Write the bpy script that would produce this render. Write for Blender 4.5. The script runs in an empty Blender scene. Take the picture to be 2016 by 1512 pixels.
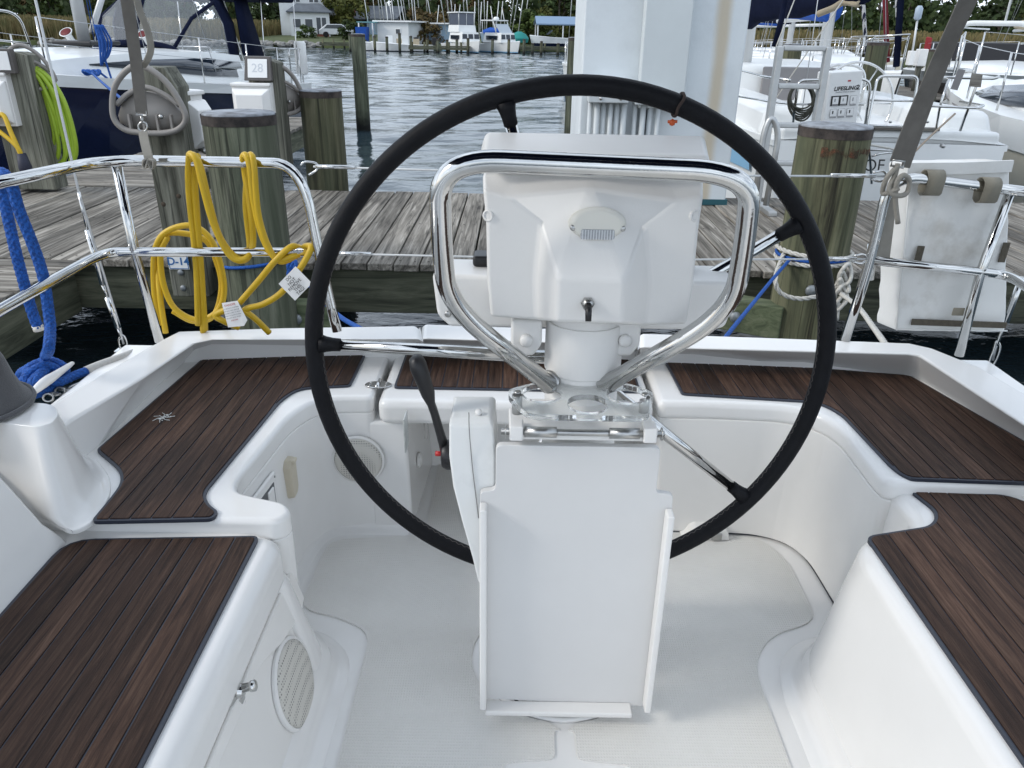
import bpy, bmesh, math, random
from mathutils import Vector as V, Matrix
from math import sin, cos, pi, radians as R
random.seed(7)
SC = bpy.context.scene
COL = SC.collection
# ---------------------------------------------------------------- camera, light, exposure
FPX, PITCH, ROLL, EYE = 1514.0, R(24.6), R(1.0), 1.85          # focal length in pixels of a 2016 px wide frame
cam = bpy.data.objects.new('camera', bpy.data.cameras.new('camera'))
COL.objects.link(cam)
FW = V((0, cos(PITCH), -sin(PITCH))); U0 = V((0, sin(PITCH), cos(PITCH))); R0 = V((1, 0, 0))
RT = cos(ROLL) * R0 + sin(ROLL) * U0; UP = -sin(ROLL) * R0 + cos(ROLL) * U0
M = Matrix((RT, UP, -FW)).transposed().to_4x4(); M.translation = V((0, 0, EYE))
cam.matrix_world = M
cam.data.sensor_width = 36; cam.data.lens = 36 * FPX / 2016
cam.data.clip_start = .02; cam.data.clip_end = 6000
SC.camera = cam
SUN_EL, SUN_AZ = R(34), R(-104)                                 # azimuth from +Y (aft) clockwise: sun over the left shoulder
w = bpy.data.worlds.new('World'); SC.world = w; w.use_nodes = True
nt = w.node_tree; nt.nodes.clear()
N = nt.nodes.new; L = nt.links.new
sky = N('ShaderNodeTexSky'); sky.sky_type = 'NISHITA'; sky.sun_disc = False
sky.sun_elevation = SUN_EL; sky.sun_rotation = SUN_AZ; sky.air_density = 1.0; sky.dust_density = 1.5; sky.ozone_density = 1.5
tc = N('ShaderNodeTexCoord'); mp = N('ShaderNodeMapping'); mp.inputs['Scale'].default_value = (1, 1, 2.6)
cl = N('ShaderNodeTexNoise'); cl.inputs['Scale'].default_value = 2.6; cl.inputs['Detail'].default_value = 7; cl.inputs['Roughness'].default_value = .58
rp = N('ShaderNodeValToRGB'); rp.color_ramp.elements[0].position = .22; rp.color_ramp.elements[1].position = .66
mx = N('ShaderNodeMix'); mx.data_type = 'RGBA'; mx.inputs[7].default_value = (12.4, 13.8, 15.6, 1)
bg = N('ShaderNodeBackground'); bg.inputs['Strength'].default_value = .11
out = N('ShaderNodeOutputWorld')
L(tc.outputs['Generated'], mp.inputs['Vector']); L(mp.outputs[0], cl.inputs['Vector']); L(cl.outputs[0], rp.inputs[0])
L(rp.outputs[0], mx.inputs[0]); L(sky.outputs[0], mx.inputs[6]); L(mx.outputs[2], bg.inputs[0]); L(bg.outputs[0], out.inputs[0])
sun = bpy.data.objects.new('sun', bpy.data.lights.new('sun', 'SUN')); COL.objects.link(sun)
sun.data.energy = 1.4; sun.data.angle = R(14); sun.data.color = (1, .96, .90)
sun.rotation_euler = (V((sin(SUN_AZ) * cos(SUN_EL), cos(SUN_AZ) * cos(SUN_EL), sin(SUN_EL)))).to_track_quat('Z', 'Y').to_euler()
sun.location = (-6, -4, 12)
SC.view_settings.view_transform = 'Standard'; SC.view_settings.look = 'None'; SC.view_settings.gamma = 1
SC.view_settings.use_curve_mapping = False
SC.view_settings.exposure = 0.16
SC.render.engine = 'CYCLES'; SC.cycles.max_bounces = 8; SC.cycles.use_denoising = True
# ---------------------------------------------------------------- helpers
def _ray(px, py): return FW + RT * ((px - 1008) / FPX) + UP * ((756 - py) / FPX)
def at(px, py, Y): d = _ray(px, py); return V((0, 0, EYE)) + d * (Y / d.y)
def atz(px, py, z): d = _ray(px, py); return V((0, 0, EYE)) + d * ((z - EYE) / d.z)
WL = {}
def link(name, verts, faces, mat, parent=None, smooth=True, bev=0, seg=3, wn=True, sol=0, sub=0, ang=30):
    vs = [V(v) for v in verts]
    lo = [min(v[i] for v in vs) for i in range(3)]; hi = [max(v[i] for v in vs) for i in range(3)]
    c = V(((lo[0] + hi[0]) / 2, (lo[1] + hi[1]) / 2, lo[2]))
    me = bpy.data.meshes.new(name); me.from_pydata([v - c for v in vs], [], faces); me.validate()
    if smooth: me.polygons.foreach_set('use_smooth', [True] * len(me.polygons))
    for m in (mat if isinstance(mat, (list, tuple)) else [mat]): me.materials.append(m)
    o = bpy.data.objects.new(name, me); COL.objects.link(o); WL[o.name] = c
    if parent is not None: o.parent = parent; o.location = c - WL[parent.name]
    else: o.location = c
    if sol: m = o.modifiers.new('s', 'SOLIDIFY'); m.thickness = sol; m.offset = 0
    if sub: m = o.modifiers.new('u', 'SUBSURF'); m.levels = m.render_levels = sub
    if bev:
        m = o.modifiers.new('b', 'BEVEL'); m.width = bev; m.segments = seg; m.limit_method = 'ANGLE'; m.angle_limit = R(ang)
        if wn: m = o.modifiers.new('w', 'WEIGHTED_NORMAL'); m.keep_sharp = False; m.weight = 80
    return o
def tag(o, label=None, cat=None, group=None, kind=None):
    if label: o['label'] = label
    if cat: o['category'] = cat
    if group: o['group'] = group
    if kind: o['kind'] = kind
    return o
def thing(name, loc, label, cat, group=None):
    o = bpy.data.objects.new(name, None); COL.objects.link(o); o.location = loc; WL[o.name] = V(loc); o.empty_display_size = .2
    return tag(o, label, cat, group)
class MB:
    def __init__(s): s.v = []; s.f = []
    def add(s, v, f):
        b = len(s.v); s.v += [V(p) for p in v]; s.f += [tuple(i + b for i in q) for q in f]; return s
    def box(s, c, d, rz=0, rx=0, ry=0):
        m = Matrix.Rotation(rz, 3, 'Z') @ Matrix.Rotation(rx, 3, 'X') @ Matrix.Rotation(ry, 3, 'Y'); c = V(c)
        v = [c + m @ V((x * d[0] / 2, y * d[1] / 2, z * d[2] / 2)) for x in (-1, 1) for y in (-1, 1) for z in (-1, 1)]
        return s.add(v, [(0, 1, 3, 2), (4, 6, 7, 5), (0, 4, 5, 1), (2, 3, 7, 6), (0, 2, 6, 4), (1, 5, 7, 3)])
    def loft(s, loops, closed=True, cap=True):
        n = len(loops[0]); b = [p for l in loops for p in l]; f = []
        for i in range(len(loops) - 1):
            for j in range(n if closed else n - 1):
                a = i * n + j; c = i * n + (j + 1) % n; f.append((a, c, c + n, a + n))
        if cap: f.append(tuple(range(n))[::-1]); f.append(tuple(range((len(loops) - 1) * n, len(loops) * n)))
        return s.add(b, f)
    def prism(s, poly, z0, z1, low=None):
        lo = low or poly
        return s.loft([[V((p[0], p[1], z0)) for p in lo], [V((p[0], p[1], z1)) for p in poly]])
    def lathe(s, c, prof, n=20, axis=V((0, 0, 1))):
        axis = V(axis).normalized(); q = V((0, 0, 1)).rotation_difference(axis); c = V(c)
        return s.loft([[c + q @ V((max(r, 1e-5) * cos(2 * pi * k / n), max(r, 1e-5) * sin(2 * pi * k / n), z)) for k in range(n)] for r, z in prof])
    def tube(s, pts, r, n=8, closed=False):
        pts = [V(p) for p in pts]; m = len(pts); rs = r if isinstance(r, (list, tuple)) else [r] * m
        t = []
        for i in range(m):
            a = pts[(i - 1) % m] if closed or i else pts[i]; b = pts[(i + 1) % m] if closed or i < m - 1 else pts[i]
            t.append((b - a).normalized() if (b - a).length > 1e-9 else V((0, 0, 1)))
        u = t[0].orthogonal().normalized(); loops = []
        for i in range(m):
            u = (u - t[i] * u.dot(t[i]));
            if u.length < 1e-6: u = t[i].orthogonal()
            u.normalize(); w_ = t[i].cross(u)
            loops.append([pts[i] + (u * cos(2 * pi * k / n) + w_ * sin(2 * pi * k / n)) * rs[i] for k in range(n)])
        if closed:
            # match the last ring to the first one
            best = min(range(n), key=lambda k: (loops[-1][k] - loops[0][0]).length)
            base = len(s.v); s.loft(loops, cap=False)
            for j in range(n):
                a = base + (m - 1) * n + (j + best) % n; c = base + (m - 1) * n + (j + 1 + best) % n
                s.f.append((a, c, base + (j + 1) % n, base + j))
            return s
        return s.loft(loops)
    def out(s, name, mat, parent=None, **k): return link(name, s.v, s.f, mat, parent, **k)
def cr(pts, k=6, closed=False):                                # Catmull-Rom through the points
    p = [V(q) for q in pts]; n = len(p); o = []
    for i in range(n if closed else n - 1):
        a, b, c, d = (p[(i - 1) % n] if closed or i else p[0] * 2 - p[1]), p[i], p[(i + 1) % n], (p[(i + 2) % n] if closed or i < n - 2 else p[-1] * 2 - p[-2])
        for j in range(k):
            t = j / k; o.append(.5 * ((2 * b) + (c - a) * t + (2 * a - 5 * b + 4 * c - d) * t * t + (3 * b - a - 3 * c + d) * t ** 3))
    if not closed: o.append(p[-1])
    return o
def rnd(pts, r, k=7):                                           # polyline with rounded corners
    p = [V(q) for q in pts]; o = [p[0]]
    for i in range(1, len(p) - 1):
        a, b, c = p[i - 1], p[i], p[i + 1]; da, dc = (a - b), (c - b)
        ra = min(r, da.length * .48); rc = min(r, dc.length * .48); s = b + da.normalized() * ra; e = b + dc.normalized() * rc
        for j in range(k + 1): t = j / k; o.append(s * (1 - t) ** 2 + b * 2 * t * (1 - t) + e * t * t)
    o.append(p[-1]); return o
def tube(name, pts, r, mat, parent=None, n=8, closed=False): return MB().tube(pts, r, n, closed).out(name, mat, parent)
def text(name, s, size, mat, loc, right, up, parent=None, ext=.0006, align='CENTER', shear=0, bold=0):
    cu = bpy.data.curves.new(name, 'FONT'); cu.body = s; cu.size = size; cu.extrude = ext; cu.align_x = align; cu.align_y = 'CENTER'; cu.shear = shear; cu.offset = bold
    o = bpy.data.objects.new(name, cu); COL.objects.link(o)
    me = bpy.data.meshes.new_from_object(o.evaluated_get(bpy.context.evaluated_depsgraph_get())); bpy.data.objects.remove(o)
    r = V(right).normalized(); u = (V(up) - r * V(up).dot(r)).normalized(); m = Matrix((r, u, r.cross(u))).transposed()
    return link(name, [V(loc) + m @ v.co for v in me.vertices], [tuple(p.vertices) for p in me.polygons], mat, parent, smooth=False)
def clone(o, d, parent=None, label=None):                       # a thing, its parts and their sub-parts, moved by d
    c = o.copy(); COL.objects.link(c); WL[c.name] = WL[o.name] + V(d)
    if parent is not None: c.parent = parent
    else: c.location = o.location + V(d)
    if label: c['label'] = label
    for ch in list(o.children): clone(ch, (0, 0, 0), c)
    return c
# ---------------------------------------------------------------- materials
def mk(name, col, rough=.5, metal=0, var=0., vs=6., bump=0., bs=60., coat=0., trans=0., ior=1.45, st=(1, 1, 1), col2=None, p0=.35, p1=.7, rand=0., world=False, sheen=0., spec=None, alpha=1):
    m = bpy.data.materials.new(name); m.use_nodes = True; t = m.node_tree; b = t.nodes['Principled BSDF']; N = t.nodes.new; L = t.links.new
    b.inputs['Roughness'].default_value = rough; b.inputs['Metallic'].default_value = metal
    b.inputs['Coat Weight'].default_value = coat; b.inputs['Coat Roughness'].default_value = .06
    b.inputs['Transmission Weight'].default_value = trans; b.inputs['IOR'].default_value = ior; b.inputs['Sheen Weight'].default_value = sheen; b.inputs['Alpha'].default_value = alpha
    if spec is not None: b.inputs['Specular IOR Level'].default_value = spec
    c = tuple(col) + (1,); b.inputs['Base Color'].default_value = c
    tc = N('ShaderNodeTexCoord'); mp = N('ShaderNodeMapping'); mp.inputs['Scale'].default_value = st
    if world: g = N('ShaderNodeNewGeometry'); L(g.outputs['Position'], mp.inputs[0])
    else: L(tc.outputs['Object'], mp.inputs[0])
    oi = N('ShaderNodeObjectInfo'); ad = N('ShaderNodeVectorMath'); ad.operation = 'ADD'
    sc_ = N('ShaderNodeVectorMath'); sc_.operation = 'SCALE'; sc_.inputs[0].default_value = (31.7, 17.3, 23.1); L(oi.outputs['Random'], sc_.inputs['Scale'])
    L(mp.outputs[0], ad.inputs[0])
    if not world: L(sc_.outputs[0], ad.inputs[1])
    vec = ad.outputs[0]; last = None
    if var or col2:
        n = N('ShaderNodeTexNoise'); n.inputs['Scale'].default_value = vs; n.inputs['Detail'].default_value = 6; n.inputs['Roughness'].default_value = .62; L(vec, n.inputs['Vector'])
        r = N('ShaderNodeValToRGB'); L(n.outputs[0], r.inputs[0]); r.color_ramp.elements[0].position = p0; r.color_ramp.elements[1].position = p1
        c2 = tuple(col2) + (1,) if col2 else tuple(x * (1 - var) for x in col) + (1,)
        r.color_ramp.elements[0].color = c2; r.color_ramp.elements[1].color = c; last = r.outputs[0]
        L(last, b.inputs['Base Color'])
    if rand:
        h = N('ShaderNodeHueSaturation'); mr = N('ShaderNodeMapRange'); mr.inputs[3].default_value = 1 - rand; mr.inputs[4].default_value = 1 + rand
        L(oi.outputs['Random'], mr.inputs[0]); L(mr.outputs[0], h.inputs['Value'])
        if last: L(last, h.inputs['Color'])
        else: h.inputs['Color'].default_value = c
        L(h.outputs[0], b.inputs['Base Color'])
    if bump:
        n2 = N('ShaderNodeTexNoise'); n2.inputs['Scale'].default_value = bs; n2.inputs['Detail'].default_value = 4; L(vec, n2.inputs['Vector'])
        bp = N('ShaderNodeBump'); bp.inputs['Strength'].default_value = 1; bp.inputs['Distance'].default_value = bump; L(n2.outputs[0], bp.inputs['Height']); L(bp.outputs[0], b.inputs['Normal'])
    m['vec'] = 0
    return m
def wood(name, dark, mid, light, grain, rough=.7, bump=.002, rand=.25, streak=1.0, crack=0., world=False, extra=None, spec=.35, patch=None):
    """grain = texture scale per axis (small along the grain)"""
    m = bpy.data.materials.new(name); m.use_nodes = True; t = m.node_tree; b = t.nodes['Principled BSDF']; N = t.nodes.new; L = t.links.new
    tc = N('ShaderNodeTexCoord'); mp = N('ShaderNodeMapping'); mp.inputs['Scale'].default_value = grain; L(tc.outputs['Object'], mp.inputs[0])
    oi = N('ShaderNodeObjectInfo'); sc_ = N('ShaderNodeVectorMath'); sc_.operation = 'SCALE'; sc_.inputs[0].default_value = (91.7, 57.3, 63.1); L(oi.outputs['Random'], sc_.inputs['Scale'])
    ad = N('ShaderNodeVectorMath'); L(mp.outputs[0], ad.inputs[0]); L(sc_.outputs[0], ad.inputs[1])
    n = N('ShaderNodeTexNoise'); n.inputs['Scale'].default_value = 1; n.inputs['Detail'].default_value = 8; n.inputs['Roughness'].default_value = .68; n.inputs['Distortion'].default_value = .6 * streak; L(ad.outputs[0], n.inputs['Vector'])
    r = N('ShaderNodeValToRGB'); e = r.color_ramp.elements; e[0].position = .32; e[0].color = tuple(dark) + (1,); e[1].position = .70; e[1].color = tuple(light) + (1,)
    x = e.new(.5); x.color = tuple(mid) + (1,); L(n.outputs[0], r.inputs[0])
    # blotches, coarse
    n2 = N('ShaderNodeTexNoise'); n2.inputs['Scale'].default_value = .16; n2.inputs['Detail'].default_value = 5; L(ad.outputs[0], n2.inputs['Vector'])
    mr2 = N('ShaderNodeMapRange'); mr2.inputs[1].default_value = .3; mr2.inputs[2].default_value = .7; mr2.inputs[3].default_value = .7; mr2.inputs[4].default_value = 1.3; L(n2.outputs[0], mr2.inputs[0])
    mr = N('ShaderNodeMapRange'); mr.inputs[3].default_value = 1 - rand; mr.inputs[4].default_value = 1 + rand; L(oi.outputs['Random'], mr.inputs[0])
    mu = N('ShaderNodeMath'); mu.operation = 'MULTIPLY'; L(mr.outputs[0], mu.inputs[0]); L(mr2.outputs[0], mu.inputs[1])
    h = N('ShaderNodeHueSaturation'); L(mu.outputs[0], h.inputs['Value']); L(r.outputs[0], h.inputs['Color'])
    col = h.outputs[0]; hgt = n.outputs[0]
    if crack:
        mc = N('ShaderNodeMapping'); mc.inputs['Scale'].default_value = (2.2, 2.2, .55) if grain[2] < grain[0] else (2.2, .5, 2.2); L(ad.outputs[0], mc.inputs[0])
        nc = N('ShaderNodeTexNoise'); nc.inputs['Scale'].default_value = .55; nc.inputs['Detail'].default_value = 3; L(mc.outputs[0], nc.inputs['Vector'])
        sb = N('ShaderNodeMath'); sb.operation = 'SUBTRACT'; sb.inputs[1].default_value = .5; L(nc.outputs[0], sb.inputs[0])
        ab = N('ShaderNodeMath'); ab.operation = 'ABSOLUTE'; L(sb.outputs[0], ab.inputs[0])
        rc = N('ShaderNodeMapRange'); rc.inputs[1].default_value = 0; rc.inputs[2].default_value = .022; rc.inputs[3].default_value = 1 - crack; rc.inputs[4].default_value = 1; L(ab.outputs[0], rc.inputs[0])
        hc = N('ShaderNodeHueSaturation'); L(rc.outputs[0], hc.inputs['Value']); L(col, hc.inputs['Color']); col = hc.outputs[0]
        ml = N('ShaderNodeMath'); ml.operation = 'MULTIPLY'; L(hgt, ml.inputs[0]); L(rc.outputs[0], ml.inputs[1]); hgt = ml.outputs[0]
    if patch:
        np_ = N('ShaderNodeTexNoise'); np_.inputs['Scale'].default_value = .34; np_.inputs['Detail'].default_value = 6; np_.inputs['Distortion'].default_value = 1.5; L(ad.outputs[0], np_.inputs['Vector'])
        rp_ = N('ShaderNodeMapRange'); rp_.inputs[1].default_value = .47; rp_.inputs[2].default_value = .62; rp_.inputs[4].default_value = .75; L(np_.outputs[0], rp_.inputs[0])
        xp = N('ShaderNodeMix'); xp.data_type = 'RGBA'; L(rp_.outputs[0], xp.inputs[0]); L(col, xp.inputs[6]); xp.inputs[7].default_value = tuple(patch) + (1,); hv = N('ShaderNodeHueSaturation'); L(mu.outputs[0], hv.inputs['Value']); L(xp.outputs[2], hv.inputs['Color']); col = hv.outputs[0]
    if extra: col = extra(t, col, tc)
    b.inputs['Specular IOR Level'].default_value = spec
    L(col, b.inputs['Base Color']); b.inputs['Roughness'].default_value = rough
    bp = N('ShaderNodeBump'); bp.inputs['Distance'].default_value = bump; L(hgt, bp.inputs['Height']); L(bp.outputs[0], b.inputs['Normal'])
    return m
def zband(z0, z1, colr, add=0.):                                # stain below a height (world z), noisy edge
    def f(t, col, tc):
        N = t.nodes.new; L = t.links.new
        g = N('ShaderNodeNewGeometry'); s = N('ShaderNodeSeparateXYZ'); L(g.outputs['Position'], s.inputs[0])
        n = N('ShaderNodeTexNoise'); n.inputs['Scale'].default_value = 9; L(g.outputs['Position'], n.inputs['Vector'])
        m1 = N('ShaderNodeMath'); m1.operation = 'MULTIPLY_ADD'; m1.inputs[1].default_value = .25; L(n.outputs[0], m1.inputs[0]); L(s.outputs[2], m1.inputs[2])
        r = N('ShaderNodeMapRange'); r.inputs[1].default_value = z0 + .12; r.inputs[2].default_value = z1 + .12; L(m1.outputs[0], r.inputs[0])
        m = N('ShaderNodeMix'); m.data_type = 'RGBA'; m.inputs[6].default_value = tuple(colr) + (1,); L(r.outputs[0], m.inputs[0]); L(col, m.inputs[7])
        return m.outputs[2]
    return f
GEL = mk('gelcoat', (.82, .81, .79), .22, var=.05, vs=3, coat=.35, bump=.0006, bs=4)
GELW = mk('gelcoat_cream', (.815, .80, .77), .3, var=.05, vs=3, coat=.2, bump=.0006, bs=4)
PLA = mk('white_plastic', (.80, .79, .77), .35, var=.04, vs=5, bump=.0002, bs=300)
PLAW = mk('worn_white_paint', (.76, .77, .76), .4, var=.12, vs=14, p0=.28, p1=.45, bump=.0004, bs=40)
CHR = mk('polished_steel', (.62, .62, .61), .07, 1, var=.12, vs=20, bump=.0001, bs=120)
STL = mk('brushed_steel', (.5, .5, .49), .3, 1, var=.2, vs=40)
ALU = mk('aluminium', (.52, .53, .53), .42, .7, var=.15, vs=14)
BLK = mk('black_plastic', (.016, .016, .018), .4, var=.3, vs=20, bump=.0002, bs=300)
LEA = mk('black_leather', (.008, .0085, .011), .55, var=.3, vs=40, bump=.0008, bs=260, spec=.22)
RUB = mk('black_rubber', (.012, .012, .014), .6, spec=.25)
GRYC = mk('grey_canvas', (.10, .10, .105), .9, var=.3, vs=8, bump=.0015, bs=500, sheen=.3)
CAULK = mk('caulk', (.030, .036, .052), .4)  # dark caulk, its colour lightened blue-grey to carry the sky's reflection
TEAK = wood('dark_teak', (.018, .0095, .0065), (.052, .0275, .018), (.100, .059, .040), (130, 7, 130), .6, .0012, rand=.28, spec=.22)
RED = mk('red_plastic', (.45, .02, .02), .35)
BEIGE = mk('aged_plastic', (.62, .56, .44), .4, var=.1, vs=12)
def grille_mat():
    m = mk('speaker_grille', (.62, .60, .56), .45); t = m.node_tree; b = t.nodes['Principled BSDF']; N = t.nodes.new; L = t.links.new
    tc = N('ShaderNodeTexCoord'); v = N('ShaderNodeTexVoronoi'); v.inputs['Scale'].default_value = 165; v.inputs['Randomness'].default_value = 0; L(tc.outputs['Object'], v.inputs['Vector'])
    r = N('ShaderNodeMapRange'); r.inputs[1].default_value = .28; r.inputs[2].default_value = .36; L(v.outputs[0], r.inputs[0])
    x = N('ShaderNodeMix'); x.data_type = 'RGBA'; x.inputs[6].default_value = (.26, .25, .23, 1); x.inputs[7].default_value = (.60, .58, .53, 1); L(r.outputs[0], x.inputs[0]); L(x.outputs[2], b.inputs['Base Color'])
    bp = N('ShaderNodeBump'); bp.inputs['Distance'].default_value = .0002; L(r.outputs[0], bp.inputs['Height']); L(bp.outputs[0], b.inputs['Normal']); return m
GRL = grille_mat()
def nonskid_mat():
    m = mk('nonskid', (.73, .715, .68), .55, var=.16, vs=1.6, p0=.3, p1=.62, world=True); t = m.node_tree; b = t.nodes['Principled BSDF']; N = t.nodes.new; L = t.links.new
    g = N('ShaderNodeNewGeometry'); s = N('ShaderNodeSeparateXYZ'); L(g.outputs['Position'], s.inputs[0]); o = []
    for i in (0, 1):
        m1 = N('ShaderNodeMath'); m1.operation = 'MULTIPLY'; m1.inputs[1].default_value = 2 * pi / (.0068 if i else .0052); L(s.outputs[i], m1.inputs[0])
        m2 = N('ShaderNodeMath'); m2.operation = 'SINE'; L(m1.outputs[0], m2.inputs[0]); o.append(m2.outputs[0])
    ml = N('ShaderNodeMath'); ml.operation = 'MAXIMUM'; L(o[0], ml.inputs[0]); L(o[1], ml.inputs[1])
    bp = N('ShaderNodeBump'); bp.inputs['Strength'].default_value = .4; bp.inputs['Distance'].default_value = .0012; L(ml.outputs[0], bp.inputs['Height']); L(bp.outputs[0], b.inputs['Normal'])
    return m
NSK = nonskid_mat()
ACR = mk('clear_acrylic', (.95, .98, .985), .05, trans=.93, ior=1.45)
LENS = mk('lens_glass', (.5, .52, .55), .15, var=.3, vs=300, coat=.5)
WHT = mk('white_print_ground', (.8, .8, .79), .5)
INK = mk('black_ink', (.012, .012, .012), .5)
GREYINK = mk('grey_ink', (.30, .30, .31), .6)
REDINK = mk('red_ink', (.45, .05, .05), .5)
BLUEINK = mk('blue_ink', (.03, .13, .33), .5)
# ================================================================ our boat
CX = .11; ZF, ZS, ZH = .65, 1.0, 1.03                           # centre line; floor, seat and helm seat heights
boat = thing('sailboat', (CX, 1.2, ZF), 'white sailboat cockpit with dark teak seats and black steering wheel filling the foreground', 'sailboat')
P2 = lambda pts, z: [tuple(atz(x, y, z)[:2]) for x, y in pts]
def ccw(p):
    a = sum(p[i][0] * p[(i + 1) % len(p)][1] - p[(i + 1) % len(p)][0] * p[i][1] for i in range(len(p)))
    return p if a > 0 else p[::-1]
def rpoly(p, r, k=4):                                           # rounded plan outline, closed
    o = []; n = len(p); p = [V((q[0], q[1], 0)) for q in p]
    for i in range(n):
        a, b, c = p[i - 1], p[i], p[(i + 1) % n]; da, dc = a - b, c - b; q = r[i] if isinstance(r, (list, tuple)) else r
        ra = min(q, da.length * .48, dc.length * .48); s = b + da.normalized() * ra; e = b + dc.normalized() * ra
        if q <= 0: o.append((b.x, b.y)); continue
        for j in range(k + 1): t = j / k; z = s * (1 - t) ** 2 + b * 2 * t * (1 - t) + e * t * t; o.append((z.x, z.y))
    return o
def slab(name, poly, z0, z1, mat, par=None, bev=.02, seg=4, low=None, **k): return MB().prism(ccw(poly), z0, z1, ccw(low) if low else None).out(name, mat, par, bev=bev, seg=seg, **k)
# hull outside the cockpit
deck = [(-1.36, -1.6), (-1.36, .6), (-1.26, 1.25), (-1.10, 1.72), (-.96, 1.93), (-.85, 2.06), (1.06, 2.06), (1.17, 1.93), (1.31, 1.72), (1.47, 1.25), (1.58, .6), (1.58, -1.6)]
low = [(-1.1, -1.6), (-1.1, .6), (-1.0, 1.2), (-.86, 1.6), (-.76, 1.8), (-.66, 1.9), (.88, 1.9), (.97, 1.8), (1.07, 1.6), (1.2, 1.2), (1.3, .6), (1.3, -1.6)]
mb = MB(); n = len(deck)
for z0, z1, a, b in ((.0, .98, .75, 1.0),):
    pass
dl = [V((x, y, .985)) for x, y in deck]; ll = [V((x, y, -.25)) for x, y in low]
inn = [V((x * .90 + CX * .10, min(y - .03, 1.93), .985)) for x, y in deck]
mb.loft([ll, dl, inn], closed=False, cap=False); mb.out('hull', GEL, boat, bev=.012, seg=2)
mb = MB()                                                        # perforated toe rail low on the deck edge
for s in (-1, 1):
    e = [V((x + (.015 if s < 0 else -.015), y - .01, 1.0)) for x, y in (deck[1:6] if s < 0 else deck[6:11])]
    mb.tube(e, .012, 6)
mb.out('toe_rail', GEL, boat)
# floor
slab('cockpit_floor', [(-.62, -1.6), (.86, -1.6), (.86, 2.2), (-.62, 2.2)], ZF - .05, ZF, GEL, boat, bev=0, smooth=False)
fl = bpy.data.objects['cockpit_floor']
gp = rpoly([(-.305, -.2), (-.30, 1.20), (-.30, 1.30), (-.38, 1.345), (-.475, 1.37), (-.465, 1.63), (-.22, 1.66), (-.22, 2.05), (.42, 2.05), (.42, 1.70), (.66, 1.67), (.70, 1.58), (.70, 1.36), (.575, 1.31), (.515, 1.22), (.515, -.2)], .05)
def with_holes(name, outer, holes, z0, z1, mat, par, **k):
    bm = bmesh.new(); es = []
    for lp in [outer] + holes:
        vs = [bm.verts.new((p[0], p[1], z1)) for p in lp]; es += [bm.edges.new((vs[i], vs[(i + 1) % len(vs)])) for i in range(len(vs))]
    bmesh.ops.triangle_fill(bm, use_beauty=True, use_dissolve=False, edges=es)
    for f in bm.faces:
        if f.normal.z < 0: f.normal_flip()
    r = bmesh.ops.extrude_face_region(bm, geom=bm.faces[:]); bmesh.ops.translate(bm, verts=[v for v in r['geom'] if isinstance(v, bmesh.types.BMVert)], vec=(0, 0, z0 - z1))
    bmesh.ops.recalc_face_normals(bm, faces=bm.faces); bm.verts.index_update()
    v = [x.co.copy() for x in bm.verts]; f = [tuple(q.index for q in x.verts) for x in bm.faces]; bm.free()
    return link(name, v, f, mat, par, smooth=False, **k)
ring = [(CX + .185 * cos(a * pi / 18), 1.235 + .17 * sin(a * pi / 18)) for a in range(36)]
chan = rpoly([(CX - .02, 1.05), (CX - .02, .985), (CX - .115, .975), (CX - .115, .70), (CX + .115, .70), (CX + .115, .975), (CX + .02, .985), (CX + .02, 1.05)], .012, 2)
hole = [p for p in ring if p[1] > 1.075 or abs(p[0] - CX) > .05]
# join ring and channel into one hole
left = [p for p in ring if p[0] < CX - .02 and True]
k0 = [i for i, p in enumerate(ring) if p[1] < 1.235 and abs(p[0] - CX) < .021]
i0 = k0[0]; i1 = k0[-1]
hole = [ring[(i1 + 1 + j) % 36] for j in range(36 - (i1 - i0 + 1))] + chan[::-1][::-1]
cl_, cr_ = ring[(i0 - 1) % 36], ring[(i1 + 1) % 36]
if (V(hole[-len(chan) - 1] + (0,)) - V(chan[0] + (0,))).length > (V(hole[-len(chan) - 1] + (0,)) - V(chan[-1] + (0,))).length: hole = hole[:-len(chan)] + chan[::-1]
with_holes('nonslip_panel', gp, [hole], ZF - .004, ZF + .004, NSK, fl)
# ---------- front seats (x inner edge, drafted walls, raised flange at the foot)
SL = P2([(290, 1512), (515, 1060)], ZS)
fs = [(-1.15, -1.6), (-.415, -1.6), (-.415, 1.14), (-.425, 1.172), (-.565, 1.235), (-.565, 1.5), (-1.15, 1.5)]
mb = MB(); mb.prism(ccw(rpoly(fs, [0, 0, 0, .03, .05, 0, 0])), ZS - .105, ZS); mb.out('seat', GEL, boat, bev=.035, seg=6)
lidl = MB().prism([(-1.0, -1.6), (-.432, -1.6), (-.432, 1.12), (-.44, 1.16), (-1.0, 1.16)], ZF, ZS - .10, [(-1.0, -1.6), (-.366, -1.6), (-.366, 1.14), (-.38, 1.18), (-1.0, 1.18)]).out('seat_side', GELW, boat, bev=.01, seg=2)
fsb = rpoly([(-1.0, 1.135), (-.418, 1.135), (-.416, 1.165), (-.44, 1.20), (-.57, 1.26), (-1, 1.3)], [0, .02, .05, .03, .03, 0])
fsl = rpoly([(-1.0, 1.125), (-.362, 1.125), (-.362, 1.20), (-.40, 1.255), (-.56, 1.29), (-1, 1.33)], [0, .02, .05, .03, .03, 0])
slab('seat_end', fsb, ZF, ZS - .09, GEL, boat, bev=.02, low=fsl)
RS = [(1.3, -1.6), (.635, -1.6), (.635, 1.13), (.66, 1.195), (.79, 1.235), (.785, 1.378), (1.3, 1.378)]
RSl = [(1.3, -1.6), (.592, -1.6), (.596, 1.16), (.625, 1.245), (.775, 1.29), (.775, 1.37), (1.3, 1.37)]
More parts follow.
